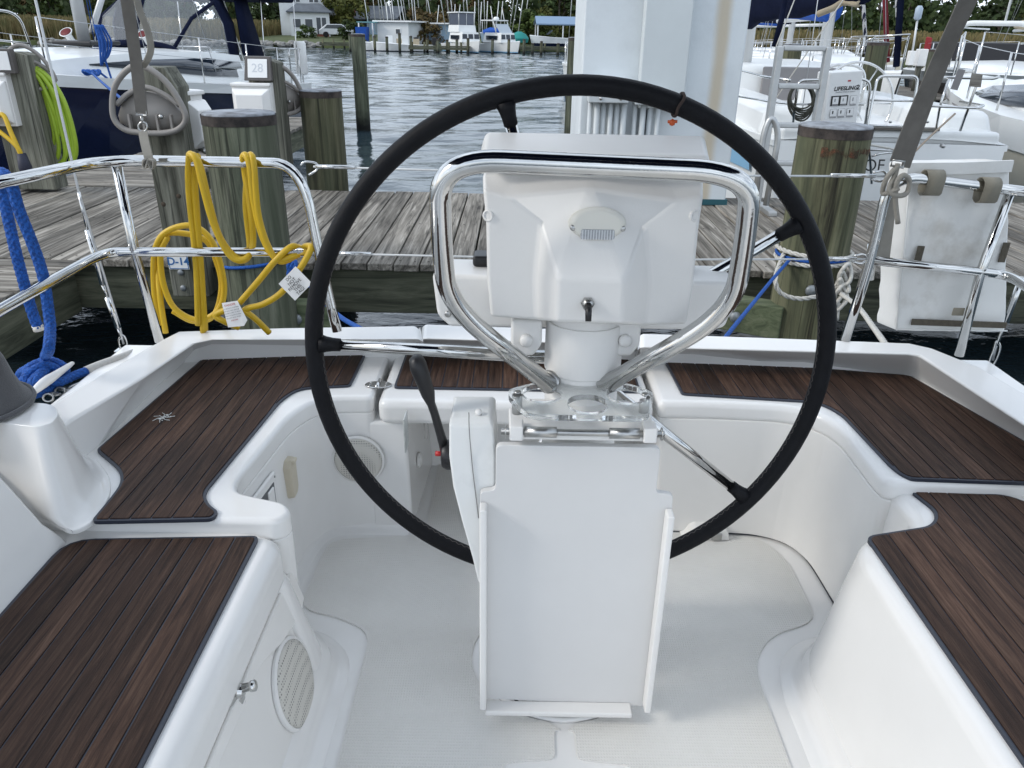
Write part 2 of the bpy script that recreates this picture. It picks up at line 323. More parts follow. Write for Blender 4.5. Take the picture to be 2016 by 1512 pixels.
slab('seat', rpoly(RS, [0, 0, .03, .06, .05, .03, 0], 6), ZF, ZS, GEL, boat, bev=.035, seg=6, low=rpoly(RSl, [0, 0, .03, .06, .05, .03, 0], 6))
def fillet(path, w_, h, side):                                  # smooth cove where a wall meets the floor
    p = cr([V((x, y, 0)) for x, y in path], 6); lp = []
    for i, q in enumerate(p):
        t = (p[min(i + 1, len(p) - 1)] - p[max(i - 1, 0)]).normalized(); n_ = V((-t.y, t.x, 0)) * side; lp.append([q + n_ * (w_ * a) + V((0, 0, ZF + h * b)) for a, b in ((-.75, 1.25), (.0, .9), (.10, .50), (.28, .22), (.55, .10), (.85, .06), (1.0, -.05))])
    MB().loft(lp, closed=False, cap=False).out('foot_fillet', GEL, boat)
fillet([(-.364, -.4), (-.364, .4), (-.364, 1.0), (-.362, 1.15), (-.372, 1.215), (-.42, 1.262), (-.50, 1.282)], .042, .05, -1)
fillet([(.594, -.4), (.594, .4), (.595, 1.0), (.598, 1.15), (.622, 1.225), (.68, 1.268), (.77, 1.285)], .046, .05, 1)
fillet([(-.522, 1.28), (-.527, 1.36), (-.512, 1.56), (-.49, 1.645), (-.44, 1.683), (-.36, 1.688), (-.262, 1.687)], .030, .03, -1)
MB().tube(cr([V((x, y, ZF + .004)) for x, y in ((.757, 1.38), (.750, 1.57), (.72, 1.645), (.65, 1.681), (.50, 1.69), (.385, 1.69))], 6), .0014, 6).out('floor_seam', CAULK, boat)
# ---------- helm seats
hl = [(-1.1, 1.172), (-.425, 1.172), (-.405, 1.20), (-.425, 1.235), (-.535, 1.270), (-.545, 1.32), (-.517, 1.60), (-.475, 1.69), (-.40, 1.70), (-.342, 1.70), (-.342, 2.02), (-1.1, 2.02)]
hll = [(-1.1, 1.22), (-.445, 1.22), (-.42, 1.235), (-.44, 1.262), (-.520, 1.30), (-.527, 1.34), (-.505, 1.60), (-.465, 1.675), (-.39, 1.685), (-.335, 1.685), (-.335, 2.02), (-1.1, 2.02)]
slab('helm_seat', rpoly(hl, [0, .02, .03, .03, .04, .03, .05, .05, .03, .02, 0, 0]), ZH - .05, ZH, GEL, boat, bev=.022, seg=5)
slab('helm_seat_side', rpoly(hl, [0, .02, .03, .03, .04, .03, .05, .05, .03, .02, 0, 0]), ZF, ZH - .045, GEL, boat, bev=.004, seg=1, low=rpoly(hll, [0, .02, .03, .03, .04, .03, .05, .05, .03, .02, 0, 0]))
slab('transom_step', [(-.36, 1.6995), (-.262, 1.6995), (-.262, 2.04), (-.36, 2.04)], ZF, ZH - .068, GEL, boat, bev=.010, seg=3, low=[(-.36, 1.684), (-.255, 1.684), (-.235, 2.04), (-.36, 2.04)])
hr = [(1.35, 1.345), (.765, 1.345), (.762, 1.40), (.765, 1.58), (.735, 1.655), (.66, 1.69), (.50, 1.70), (.362, 1.70), (.362, 2.02), (1.35, 2.02)]
hrl = [(1.35, 1.345), (.765, 1.345), (.757, 1.40), (.75, 1.57), (.72, 1.645), (.65, 1.68), (.50, 1.69), (.372, 1.69), (.372, 2.02), (1.35, 2.02)]
slab('helm_seat', rpoly(hr, [0, .03, .02, .06, .06, .06, .03, .02, 0, 0]), ZH - .05, ZH, GEL, boat, bev=.022, seg=5)
slab('helm_seat_side', rpoly(hr, [0, .03, .02, .06, .06, .06, .03, .02, 0, 0]), ZF + .005, ZH - .045, GELW, boat, bev=.004, seg=1, low=rpoly(hrl, [0, .03, .02, .06, .06, .06, .03, .02, 0, 0]))
# removable seat across the transom
slab('transom_seat', rpoly([(-.328, 1.675), (.348, 1.675), (.348, 2.0), (-.328, 2.0)], .03), ZH - .066, ZH, GEL, boat, bev=.02, seg=5)
# ---------- coamings: rows base, inner top, outer top, deck
def coam(name, rows, par=boat, ends=True):
    mb = MB(); loops = [[p for p in r] for r in rows]
    def endcap(l, nx):
        c = sum(l, V()) / 4; e = (l[0] - nx[0]); e.z = 0; e = e.normalized() * .012; return [p + (c - p) * .14 + e for p in l]
    loops = [endcap(loops[0], loops[1])] + loops + [endcap(loops[-1], loops[-2])]
    return mb.loft(loops).out(name, GEL, par, bev=.016, seg=4)
ZI, ZO = 1.115, 1.125
def node(b, i, o, d):
    b, i, o, d = V(b), V(i), V(o), V(d); return [b, i, o, d]
def from_px(bp, ip, op, dx):
    b = atz(*bp, ZH - .004); i = atz(*ip, ZI); o = atz(*op, ZO); return node(b, i, o, V((o.x + dx[0], o.y + dx[1], .9)))
Lc = [from_px((830, 690), (824, 668), (818, 641), (0, .03)), from_px((560, 690), (560, 669), (560, 645), (0, .03)), from_px((412, 691), (420, 669), (350, 652), (-.02, .03)),
      from_px((384, 697), (382, 677), (318, 668), (-.03, .02)), from_px((312, 761), (278, 747), (174, 750), (-.03, .01)), from_px((194, 882), (139, 827), (92, 800), (-.03, .01))]
d = (Lc[-1][0] - Lc[-2][0]).normalized(); Lc.append([p + V((-.10, -.9, 0)) for p in Lc[-1]])
coam('coaming', Lc)
Rc = [from_px((1265, 702), (1265, 684), (1265, 655), (0, .03)), from_px((1500, 719), (1500, 690), (1500, 663), (0, .03)), from_px((1782, 739), (1788, 697), (1790, 674), (.0, .03)),
      from_px((1806, 746), (1810, 700), (1836, 684), (.03, .02)), from_px((1900, 802), (1915, 770), (1930, 722), (.03, .01)), from_px((2016, 870), (2016, 837), (2016, 773), (.03, .01))]
Rc.append([p + V((.10, -1.1, 0)) for p in Rc[-1]])
coam('coaming', Rc)
coam('coaming', [from_px((836, 690), (836, 667), (838, 637), (0, .03)), from_px((1255, 700), (1252, 680), (1250, 652), (0, .03))])
# ---------- left forward: winch pedestal and coaming side (seat back)
wb = P2([(60, 1008), (112, 1036), (160, 1006), (182, 965), (182, 935), (152, 893)], ZH + .01); wb = [(-1.25, wb[0][1] - .05)] + wb + [(-1.25, wb[-1][1] + .02)]
wt = P2([(-60, 826), (72, 843), (100, 837), (114, 822), (114, 806), (95, 796)], 1.20); wt = [(-1.35, wt[0][1])] + wt + [(-1.35, wt[-1][1] + .01)]
wc_ = (-1.15, sum(p[1] for p in wb) / len(wb))
rr_ = [0, .03, .05, .05, .05, .05, .05, 0]
lpw = lambda p, k: [(wc_[0] + (x - wc_[0]) * k, wc_[1] + (y - wc_[1]) * k) for x, y in rpoly(p, rr_, 5)]
mixp = lambda a, b, t: [(p[0] * (1 - t) + q[0] * t, p[1] * (1 - t) + q[1] * t) for p, q in zip(a, b)]
lv = [(lpw(wb, 1.10), ZH - .006), (lpw(wb, 1.095), ZH + .003), (lpw(wb, 1.055), ZH + .006), (lpw(wb, 1.01), ZH + .022), (mixp(lpw(wb, 1), lpw(wt, 1), .18), ZH + .05), (mixp(lpw(wb, 1), lpw(wt, 1), .9), 1.185), (lpw(wt, 1), 1.203)]
mb = MB(); mb.loft([[V((x, y, z)) for x, y in p] for p, z in lv]); mb.out('winch_base', GEL, boat, bev=.018, seg=4, ang=50)
sA = atz(0, 872, 1.2); sB = atz(90, 1018, 1.08)
MB().loft([[V((-.80 - .10 * k, y, z)) for y in (-1.6, .4, .95, 1.135 + e)] for k, z, e in ((0, ZS - .02, .01), (.10, ZS + .015, .0), (.25, ZS + .05, -.015), (.75, 1.19, -.035), (1.0, 1.215, -.05), (2.2, 1.222, -.05), (4.5, 1.22, -.05))], closed=False, cap=False).out('seat_back', GEL, boat, sol=.016, bev=.008, seg=2)
# ---------- dark teak: a caulk sheet with planks along the boat
def strip(poly, xa, xb, slant, z0, z1, name, mat, par):         # the part of a plan outline between two x, extruded
    bm = bmesh.new(); bm.faces.new([bm.verts.new((x, y, 0)) for x, y in ccw(poly)]); bm.normal_update(); bmesh.ops.triangulate(bm, faces=bm.faces[:], ngon_method='EAR_CLIP')
    for x, n_ in ((xa, -1), (xb, 1)):
        bmesh.ops.bisect_plane(bm, geom=bm.verts[:] + bm.edges[:] + bm.faces[:], dist=1e-5, plane_co=(x, 0, 0), plane_no=(n_, 0, 0), clear_outer=True)
    bmesh.ops.delete(bm, geom=[f for f in bm.faces if f.calc_area() < 1e-9], context='FACES')
    if not bm.faces: bm.free(); return
    bm.normal_update()
    left = set(bm.faces)
    while left:                                                 # every separate piece becomes a plank of its own
        st = [left.pop()]; isl = []
        while st:
            q = st.pop(); isl.append(q)
            for e in q.edges:
                for g in e.link_faces:
                    if g in left: left.discard(g); st.append(g)
        if sum(q.calc_area() for q in isl) < 1e-5: continue
        ix = {}; v = []; f = []
        for q in isl:
            for w_ in q.verts:
                if w_ not in ix: ix[w_] = len(ix); v.append((w_.co.x + slant * w_.co.y, w_.co.y))
        n = len(v)
        for q in isl:
            lp = [ix[w_] for w_ in q.verts]; lp = lp if q.normal.z > 0 else lp[::-1]; f.append(tuple(a + n for a in lp)); f.append(tuple(lp[::-1]))
            for a, b in zip(lp, lp[1:] + lp[:1]):
                if sum(1 for e in q.edges if {ix[e.verts[0]], ix[e.verts[1]]} == {a, b} and len(e.link_faces) == 1): f.append((a, b, b + n, a + n))
        link(name, [V((x, y, z0)) for x, y in v] + [V((x, y, z1)) for x, y in v], f, mat, par, smooth=False, bev=.0012, seg=1, wn=False, ang=60)
    bm.free()
def shrink(poly, d):
    p = ccw(poly); o = []; n = len(p)
    for i in range(n):
        a, b, c = V(p[i - 1] + (0,)), V(p[i] + (0,)), V(p[(i + 1) % n] + (0,)); e1 = (b - a); e2 = (c - b)
        if e1.length < 1e-6 or e2.length < 1e-6: continue
        n1 = V((-e1.y, e1.x, 0)).normalized(); n2 = V((-e2.y, e2.x, 0)).normalized(); m = n1 + n2
        if m.length < .3: continue
        m = m.normalized() / max(.5, m.normalized().dot(n1)); q = b + m * d; o.append((q.x, q.y))
    return o
def teak(poly, z, wdt, slant=0.):
    sh = slab('teak_panel', poly, z - .002, z + .0052, CAULK, boat, bev=0, smooth=False)
    p = [(x - slant * y, y) for x, y in shrink(poly, .006)]; xs = [q[0] for q in p]; x0, x1 = min(xs), max(xs); n = max(1, round((x1 - x0) / wdt)); w_ = (x1 - x0) / n
    for i in range(n):
        strip(p, x0 + i * w_ + (.0016 if i else -.01), x0 + (i + 1) * w_ - (.0016 if i < n - 1 else -.01), slant, z, z + .007, 'plank', TEAK, sh)
Tl = rpoly(P2([(190, 890), (235, 928), (240, 955), (218, 985), (180, 1031), (418, 1026), (432, 1012), (412, 998), (403, 975), (555, 790), (590, 768), (690, 763), (722, 697), (410, 700)], ZH), [.012, .04, .03, .03, .012, .015, .012, .02, .03, .04, .03, .012, .012, .012])
teak(Tl, ZH, .037, .03)
teak(rpoly(P2([(800, 697), (1238, 706), (1262, 775), (775, 766)], ZH), .012), ZH, .037)
Tr = rpoly(P2([(1303, 704), (1790, 742), (2090, 915), (2090, 957), (1785, 946), (1755, 925), (1655, 818), (1610, 795), (1342, 779)], ZH), [.012, .02, 0, .02, .02, .02, .05, .04, .012])
teak(Tr, ZH, .037, -.03)
a = P2([(133, 1066), (512, 1059)], ZS)
teak(rpoly([a[0], a[1], (-.455, .2), (-.80, .2)], [.05, .015, .0, .0]), ZS, .0385)
Tf = P2([(1790, 970), (1985, 978), (2060, 1010)], ZS) + [(1.16, .2), (.668, .2)] + P2([(1706, 1064), (1715, 1058), (1828, 1040), (1840, 1025), (1838, 1008)], ZS)
teak(rpoly(Tf, [.015, .03, .02, 0, 0, .02, .01, .02, .015, .02]), ZS, .0385)
# bird dropping, dried, on the left helm seat
mb = MB(); c = atz(322, 822, ZH + .008)
for k in range(16):
    a = random.uniform(0, 2 * pi); r = random.uniform(.002, .016); p = c + V((r * cos(a), r * sin(a) * 1.3, 0)); mb.lathe(p, [(random.uniform(.0015, .004), 0), (.001, .0012)], 7)
for k in range(7): a = k * .9; mb.tube([c + V((0, 0, .0005)), c + V((.012 * cos(a), .014 * sin(a), .0008)), c + V((.024 * cos(a + .3), .026 * sin(a + .3), .0005))], .0009, 5)
tag(mb.out('bird_dropping', mk('dried_white', (.6, .6, .58), .8)), 'small dried white splash on the left helm seat planks', 'dropping')
# ---------- seam lines, fittings on the left side
def disc_on(name, c, ax, prof, mat, par, n=28): return MB().lathe(c, prof, n, ax).out(name, mat, par, bev=.0008, seg=1)
def speaker(c, ax, r, lab=None):
    o = disc_on('speaker', c, ax, [(r, 0), (r, .006), (r * .93, .009), (r * .92, .006)], PLA, boat, 40)
    MB().lathe(c, [(r * .915, .004), (r * .915, .008), (r * .8, .011), (r * .4, .0135), (0, .014)], 40, ax).out('grille', GRL, o)
    if lab: MB().box(V(c) + V(lab[0]), lab[1]).out('badge', BLK, o)
    return o
sp = at(703, 912, 1.668)
speaker((sp.x, 1.689, sp.z), (0, -1, .05), .066, ((.004, -.014, -.054), (.007, .003, .009)))
fx = -.43
def at_x(px, py, x): d = _ray(px, py); return V((0, 0, EYE)) + d * (x / d.x)
s2 = at_x(583, 1355, -.388); wx = lambda z: -.432 + (.90 - z) * .264
s2.z += .012; speaker((wx(s2.z) + .0005, s2.y, s2.z), (1, 0, .264), .084, ((.012, .03, -.045), (.003, .006, .008)))
# the two recessed steps of the seat side
mb = MB(); mb.prism([(-.46, -1.4), (-.4285, -1.4), (-.4285, .96), (-.435, 1.0), (-.46, 1.02)], ZF + .12, ZS - .112); 
def onwall(px, py):
    d = _ray(px, py); t = (-.432 + .9 * .264 - EYE * .264) / (d.x + .264 * d.z); return V((0, 0, EYE)) + d * t
bd = [onwall(*q) for q in ((592, 1178), (588, 1200), (572, 1232), (548, 1268), (512, 1305), (484, 1350), (470, 1400), (448, 1450), (425, 1500), (410, 1560))]
for q in bd: q.z = min(q.z, .885)
top = [V((wx(.893), q.y, .893)) for q in bd]; nw = V((1, 0, .264)).normalized() * .009
MB().loft([[q for q in bd] + top[::-1], [q + nw for q in bd] + [q + nw for q in top[::-1]]]).out('raised_panel', GELW, boat, bev=.006, seg=3, ang=40)
q = at_x(473, 1360, -.42)
f = MB(); f.lathe((wx(q.z), q.y, q.z), [(.030, 0), (.030, .004), (.026, .008), (.012, .010), (.011, .018), (0, .018)], 24, (1, 0, 0)); o = f.out('shower_fitting', CHR, boat, bev=.001, seg=1)
MB().lathe((wx(q.z) + .017, q.y, q.z + .006), [(.007, 0), (.007, .012), (.009, .014), (.009, .02), (0, .022)], 16, (1, 0, .3)).out('nozzle', CHR, o)
MB().box((wx(q.z) + .008, q.y, q.z - .018), (.014, .024, .03)).out('cover', CHR, o, bev=.006, seg=3)
q = at_x(438, 1412, -.42)
mb = MB()
for dy, dz, sy, sz in ((-.009, 0, .0012, .026), (.009, 0, .0012, .026), (0, .013, .018, .0012), (0, -.013, .018, .0012), (.002, 0, .0012, .014), (-.001, .007, .007, .0012)): mb.box((wx(q.z + dz) + .0015, q.y + dy, q.z + dz), (.001, sy, sz))
mb.out('warning_sticker', mk('faded_red', (.6, .25, .25), .5), boat, smooth=False)
# inspection opening (engine panel) and socket cover on the helm seat side
x_ = -.53
a, b = at_x(472, 990, x_), at_x(530, 895, x_ + .006)
mb = MB(); ya, yb = a.y - .005, b.y + .004; z0, z1 = .80, .945
xw = lambda y: -.5355 + (y - 1.35) * .10
fr = MB().box((xw((ya + yb) / 2), (ya + yb) / 2, .873), (.009, yb - ya + .02, z1 - z0 + .03), -.10).out('engine_panel', GEL, boat, bev=.006, seg=2)
MB().box((xw((ya + yb) / 2) + .004, (ya + yb) / 2, .873), (.003, yb - ya - .012, z1 - z0 - .01), -.10).out('recess_shade', mk('recess_shade_grey', (.10, .105, .11), .4), fr, bev=.001, seg=1)  # flat panel on the frame; the opening's shade is put into its dark colour
MB().box((xw(ya + .022) + .006, ya + .022, .862), (.006, .026, .075), -.10).out('gauge', BLK, fr, bev=.002, seg=2)
MB().box((xw(yb - .03) + .006, yb - .03, .90), (.006, .03, .07), -.10).out('switch_block', GEL, fr, bev=.003, seg=2)
for yy in (ya, yb): MB().lathe((xw(yy) + .005, yy, .95), [(.003, 0), (.002, .002)], 8, (1, 0, 0)).out('screw', STL, fr)
c = at_x(575, 940, -.512)
o = MB().loft([[V((-.524, c.y + s * (.026 if abs(t) < 2 else .02), c.z + t * .026)) for s, t in ((-1, -1.6), (-1, 1.5), (-.6, 2.0), (.6, 2.0), (1, 1.3), (1, -1.4), (.4, -1.9), (-.6, -1.9))],
             [V((-.505, c.y + s * .023, c.z + t * .025)) for s, t in ((-1, -1.6), (-1, 1.5), (-.6, 2.0), (.6, 2.0), (1, 1.3), (1, -1.4), (.4, -1.9), (-.6, -1.9))]]).out('socket_cover', BEIGE, boat, bev=.004, seg=3)
MB().box((-.504, c.y - .003, c.z + .048), (.014, .02, .01)).out('latch', BEIGE, o, bev=.003, seg=2)
# fittings inside the transom passage
for (px, py, r) in ((838, 848, .028), (827, 905, .022)):
    q = at_x(px, py, -.25); o = disc_on('round_fitting', (-.256, q.y, q.z), (1, 0, 0), [(r, 0), (r, .006), (r * .7, .010), (r * .3, .011), (0, .011)], PLA, boat)
mb = MB()
q = at_x(800, 850, -.255); MB().box((-.2545, q.y - .01, q.z + .005), (.004, .05, .09)).out('wear_plate', mk('scratched_plate', (.6, .62, .6), .3, var=.3, vs=60), boat, bev=.001, seg=1)
# hinge plate between left helm seat and transom seat
c = atz(745, 757, ZH + .003)
o = MB().loft([[V((c.x + .034 * cos(a * pi / 14), c.y + .02 * sin(a * pi / 14), ZH + z)) for a in range(28)] for z in (.001, .004)]).out('hinge', CHR, boat, bev=.001, seg=1)
MB().tube([c + V((0, -.024, .003)), c + V((0, .024, .003))], .0048, 10).out('hinge_barrel', CHR, o)
for s in (-1, 1):
    for t in (-1, 1): MB().lathe(c + V((s * .02, t * .007, .001)), [(.0035, 0), (.002, .002)], 8).out('screw', STL, o)
# drain notch and latch at the foot of the right aft wall
q = at(1385, 1020, 1.69)
o = MB().loft([[V((q.x + x * .001, y, ZF + z * .001)) for x, z in ((-60, 4), (-46, 12), (-36, 30), (-24, 38), (52, 38), (60, 30), (66, 4))] for y in (1.655, 1.70)]).out('drain_cover', GELW, boat, bev=.006, seg=3)
MB().loft([[V((q.x - .018 + .022 * cos(a * pi / 10), y, ZF + .003 + .022 * sin(a * pi / 10))) for a in range(11)] for y in (1.653, 1.66)]).out('drain_hole_shade', BLK, o)  # solid black half disc; the darkness inside the hole is painted
MB().box((q.x + .03, 1.652, ZF + .018), (.026, .006, .02)).out('latch_plate', STL, o, bev=.001, seg=1)
# seam between right helm seat and seat lid
slab('seam', [(.765, 1.338), (1.3, 1.338), (1.3, 1.392), (.772, 1.392)], ZS - .02, ZS + .0005, CAULK, boat, bev=0) if False else None
# ================================================================ pedestal
col = MB().lathe((CX + .012, 1.235, ZF), [(.15, .002), (.15, .012), (.135, .018), (.13, .03), (.085, .07), (.075, .2), (.068, .45), (.064, .60), (.062, .78), (0, .78)], 40).out('steering_pedestal', PLA, boat, bev=.004, seg=2)
MB().lathe((CX, 1.235, ZF), [(.168, .0), (.168, .006), (.160, .010), (.158, .006)], 48).out('base_ring', GEL, col)
MB().tube([(CX + .154 * cos(a * pi / 24), 1.235 + .154 * sin(a * pi / 24), ZF + .0105) for a in range(48)], .002, 6, closed=True).out('base_gasket', RUB, col)
for a in (-112, -68, -150, -30): MB().lathe((CX + .143 * cos(R(a)), 1.235 + .143 * sin(R(a)), ZF + .012), [(.008, 0), (.008, .004), (.005, .006), (0, .006)], 8).out('base_bolt', STL, col)
MB().lathe((CX + .012, 1.235, 1.395 - .075), [(.0655, 0), (.0665, .002), (.066, .09), (0, .09)], 40).out('neck_collar', PLA, col, bev=.002, seg=2)
for s, px in ((-1, 1036), (1, 1228)):
    c = at(px, 663, 1.215); e = MB().loft([[V((c.x + x, y, c.z + z)) for x, z in ((-.026 * 1, .035), (-.026, -.01), (-.012, -.03), (.012, -.03), (.026, -.01), (.026, .035))] for y in (1.20, 1.25)]).out('mounting_ear', PLA, col, bev=.006, seg=3)
    MB().lathe((c.x, 1.20, c.z), [(.011, 0), (.011, .006), (.008, .01), (0, .011)], 14, (0, -1, 0)).out('ear_bolt', PLA, col)
# instrument pod (front face with the funnel shaped relief)
def pf(px, py, d): return at(px, py, 1.155 - d)
lx = lambda px: px
FT = [pf(949, 345, -.040), pf(1020, 342, -.043), pf(1165, 342, -.043), pf(1320, 350, -.043), pf(1388, 354, -.040)]
rd = [pf(951, 372, -.004), pf(995, 386, .001), pf(1162, 370, .006), pf(1340, 396, .001), pf(1384, 384, -.004)]
cp = [pf(957, 440, 0), pf(1065, 438, .002), pf(1268, 448, .002), pf(1376, 455, 0)]
dp = [pf(959, 550, -.001), pf(1054, 550, .0), pf(1098, 549, .062), pf(1230, 553, .062), pf(1278, 556, 0), pf(1366, 560, -.001)]
ep = [pf(966, 625, -.012), pf(1057, 630, -.010), pf(1094, 634, .052), pf(1226, 637, .052), pf(1268, 640, -.010), pf(1352, 640, -.012)]
mb = MB(); vv = FT + rd + cp + dp + ep; yb = 1.30
bk = [V((FT[0].x, yb, FT[0].z)), V((FT[4].x, yb, FT[4].z)), V((cp[0].x, yb, cp[0].z)), V((cp[3].x, yb, cp[3].z)), V((ep[0].x, yb, ep[0].z)), V((ep[5].x, yb, ep[5].z))]
vv = vv + bk; o0, o1, o2, o3, o4, o5 = 0, 5, 10, 14, 20, 26
F_ = [(0, 5, 6, 1), (1, 6, 7, 2), (2, 7, 8, 3), (3, 8, 9, 4), (5, 10, 11, 6), (6, 11, 16, 7), (7, 16, 17), (7, 17, 12, 8), (8, 12, 13, 9), (10, 14, 15, 11), (11, 15, 16), (12, 17, 18), (12, 18, 19, 13),
      (14, 20, 21, 15), (15, 21, 22, 16), (16, 22, 23, 17), (17, 23, 24, 18), (18, 24, 25, 19), (0, 1, 2, 3, 4, 27, 26), (0, 26, 28, 10, 5), (10, 28, 30, 20, 14), (4, 9, 13, 29, 27), (13, 19, 25, 31, 29), (20, 30, 31, 25, 24, 23, 22, 21), (26, 27, 29, 31, 30, 28)]
pod = mb.add(vv, F_).out('instrument_pod', PLA, boat, bev=.0065, seg=4, ang=9)
c0 = (FT[0] + FT[4]) / 2; zt = FT[2].z
zf_, zb_ = at(1165, 302, 1.165).z, at(1165, 262, 1.325).z; xl_, xr_ = at(944, 300, 1.165).x, at(1402, 312, 1.165).x; xm_, xn_ = at(957, 258, 1.325).x, at(1386, 268, 1.325).x
cap = MB().loft([[V((xl_, 1.165, zf_ - .022)), V((xr_, 1.165, zf_ - .022)), V((xn_ + .01, 1.325, zf_ - .022)), V((xm_ - .01, 1.325, zf_ - .022))], [V((xl_ + .004, 1.168, zf_)), V((xr_ - .004, 1.168, zf_)), V((xn_, 1.325, zb_)), V((xm_, 1.325, zb_))]]).out('pod_lid', PLA, pod, bev=.009, seg=4)
for px in (957, 1372):
    c = pf(px, 425, .0); MB().lathe(c + V((0.004 if px < 1000 else -.004, .004, 0)), [(.009, -.004), (.009, .004), (.006, .0045), (.006, .002), (0, .002)], 14, (-.5 if px < 1000 else .5, -1, 0)).out('screw_recess', PLA, pod)
# compass light on the pod
c = pf(1175, 442, .027); u = V((0, -1, .12)).normalized()
lm = MB().loft([[c + V((.042 * s * x, -.001 - d, .024 * s * z + (.004 if d > .004 else 0))) for x, z in [(cos(a * pi / 16), sin(a * pi / 16) * (1 if sin(a * pi / 16) > 0 else 1.05)) for a in range(32)]] for s, d in ((1, -.012), (1.0, .008), (.9, .015), (.75, .019))]).out('pod_light', mk('ivory_plastic', (.75, .735, .67), .35), pod, bev=.002, seg=2, ang=50)
MB().box(c + V((.0, -.0185, -.010)), (.050, .006, .016)).out('light_lens', LENS, pod, bev=.003, seg=2)
mb = MB()
for k in range(12): mb.box(c + V((-.022 + .004 * k, -.0222, -.010)), (.0016, .0016, .014))
mb.out('lens_ribs', mk('ribbed_lens', (.66, .68, .70), .2), pod, smooth=False)
for s in (-1, 1): MB().lathe(c + V((s * .036, -.012, -.002)), [(.0048, 0), (.0048, .004), (.003, .006), (0, .006)], 12, (0, -1, .1)).out('screw', STL, pod)
c = pf(1157, 597, .058)
MB().lathe(c, [(.0105, 0), (.0105, .004), (.0085, .006), (.0085, .010), (0, .010)], 6, (0, -1, .1)).out('switch_nut', STL, pod)
MB().tube([c + V((0, -.008, 0)), c + V((0, -.02, -.006)), c + V((0, -.024, -.02))], [.0055, .0050, .0046], 12).out('toggle_switch', BLK, pod)
# wide housing behind the pod
a, b, c, d = at(850, 540, 1.30), at(1455, 556, 1.30), at(852, 632, 1.30), at(1428, 652, 1.30)
hz = [V((a.x, 1.30, a.z)), V((b.x, 1.30, b.z)), V((b.x - .004, 1.30, b.z - .045)), V((d.x, 1.30, d.z + .006)), V((d.x - .02, 1.30, d.z)), V((c.x + .03, 1.30, c.z - .012)), V((c.x + .008, 1.30, c.z + .01))]
hb = [p + V((0, .11, .0)) for p in hz]
hs = MB().loft([hz[::-1], hb[::-1]]).out('instrument_housing', PLA, boat, bev=.009, seg=4)
q = (a + b) / 2; MB().box((q.x, 1.375, q.z + .012), (.40, .05, .02)).out('instrument_face', BLK, hs, bev=.006, seg=3)
for px, py in ((882, 618), (1408, 640)): MB().lathe(at(px, py, 1.299), [(.006, 0), (.006, .002), (.004, .003), (0, .003)], 12, (0, -1, 0)).out('screw', STL, hs)
# guard rail
gpts = [(1080, 757, 1.175), (985, 683, 1.14), (888, 597, 1.11), (866, 470, 1.09), (876, 352, 1.075), (955, 318, 1.07), (1165, 323, 1.07), (1400, 334, 1.07), (1462, 372, 1.075), (1468, 470, 1.09), (1432, 620, 1.11), (1290, 705, 1.145), (1186, 760, 1.175)]
gw = [at(1082, 758, 1.18), at(882, 600, 1.11), at(868, 470, 1.09), at(866, 312, 1.07), at(1165, 326, 1.07), at(1480, 340, 1.07), at(1468, 470, 1.09), at(1441, 613, 1.11), at(1184, 762, 1.18)]
gr = tube('guard_rail', rnd(gw, .085, 12), .0153, CHR, boat, 16)
for px, s in ((1082, -1), (1184, 1)): MB().lathe(at(px + s * 2, 752, 1.188), [(.020, -.004), (.020, .002), (.016, .004), (0, .004)], 20, (s * .5, -1, .5)).out('rail_flange', STL, gr, bev=.001, seg=1)
# ================================================================ drinks holder and folding table
yt = 1.085
kz = at(1140, 838, 1.10).z
hp = [at(1003, 838, 1.10), at(1288, 846, 1.10)]
hd = MB().loft([[V((x, y, z)) for x, y in ((hp[0].x, 1.085), (hp[1].x, 1.085), (hp[1].x + .002, 1.16), (hp[1].x - .03, 1.20), (hp[0].x + .03, 1.20), (hp[0].x - .002, 1.16))] for z in (kz - .020, kz)]).out('drink_holder', PLA, boat, bev=.004, seg=3)
az_ = kz + .027; tp = [(at(1003, 770, 1.16).x - .002, 1.155), (CX - .06, 1.192), (CX + .085, 1.192), (at(1283, 780, 1.16).x, 1.155), (at(1278, 790, 1.16).x, 1.13), (CX + .105, 1.072), (CX + .085, 1.064), (CX - .07, 1.064), (CX - .088, 1.072), (at(1003, 780, 1.16).x - .001, 1.13)]
def circ(x, y, r, n=28): return [(x + r * cos(2 * pi * k / n), y + r * sin(2 * pi * k / n)) for k in range(n)]
with_holes('acrylic_cup_plate', rpoly(tp, [.015, .03, .03, .015, .01, .01, .01, .01, .01, .01], 4), [circ(CX - .060, 1.145, .033), circ(CX + .012, 1.108, .033), circ(CX + .079, 1.145, .033)], az_, az_ + .010, ACR, hd)
for x in (hp[0].x + .012, hp[1].x - .012):
    MB().lathe((x, 1.142, kz), [(.0085, 0), (.0085, .027), (0, .027)], 18).out('standoff', ALU, hd); MB().lathe((x, 1.142, az_ + .010), [(.006, 0), (.006, .0025), (.003, .003), (0, .002)], 12).out('standoff_screw', STL, hd)
hz_ = at(1145, 852, 1.078).z; x0, x1 = hp[0].x, hp[1].x
for x in (x0 + .011, x1 - .011): MB().box((x, 1.085, hz_), (.022, .032, .026)).out('hinge_lug', PLA, hd, bev=.003, seg=2)
MB().tube([(x0 - .013, 1.078, hz_), (x1 + .012, 1.078, hz_)], .0055, 12).out('hinge_rod', STL, hd)
for a, b in ((x0 + .024, x0 + .075), (x1 - .075, x1 - .027)): MB().tube([(a, 1.078, hz_), (b, 1.078, hz_)], .0088, 14).out('hinge_sleeve', STL, hd)
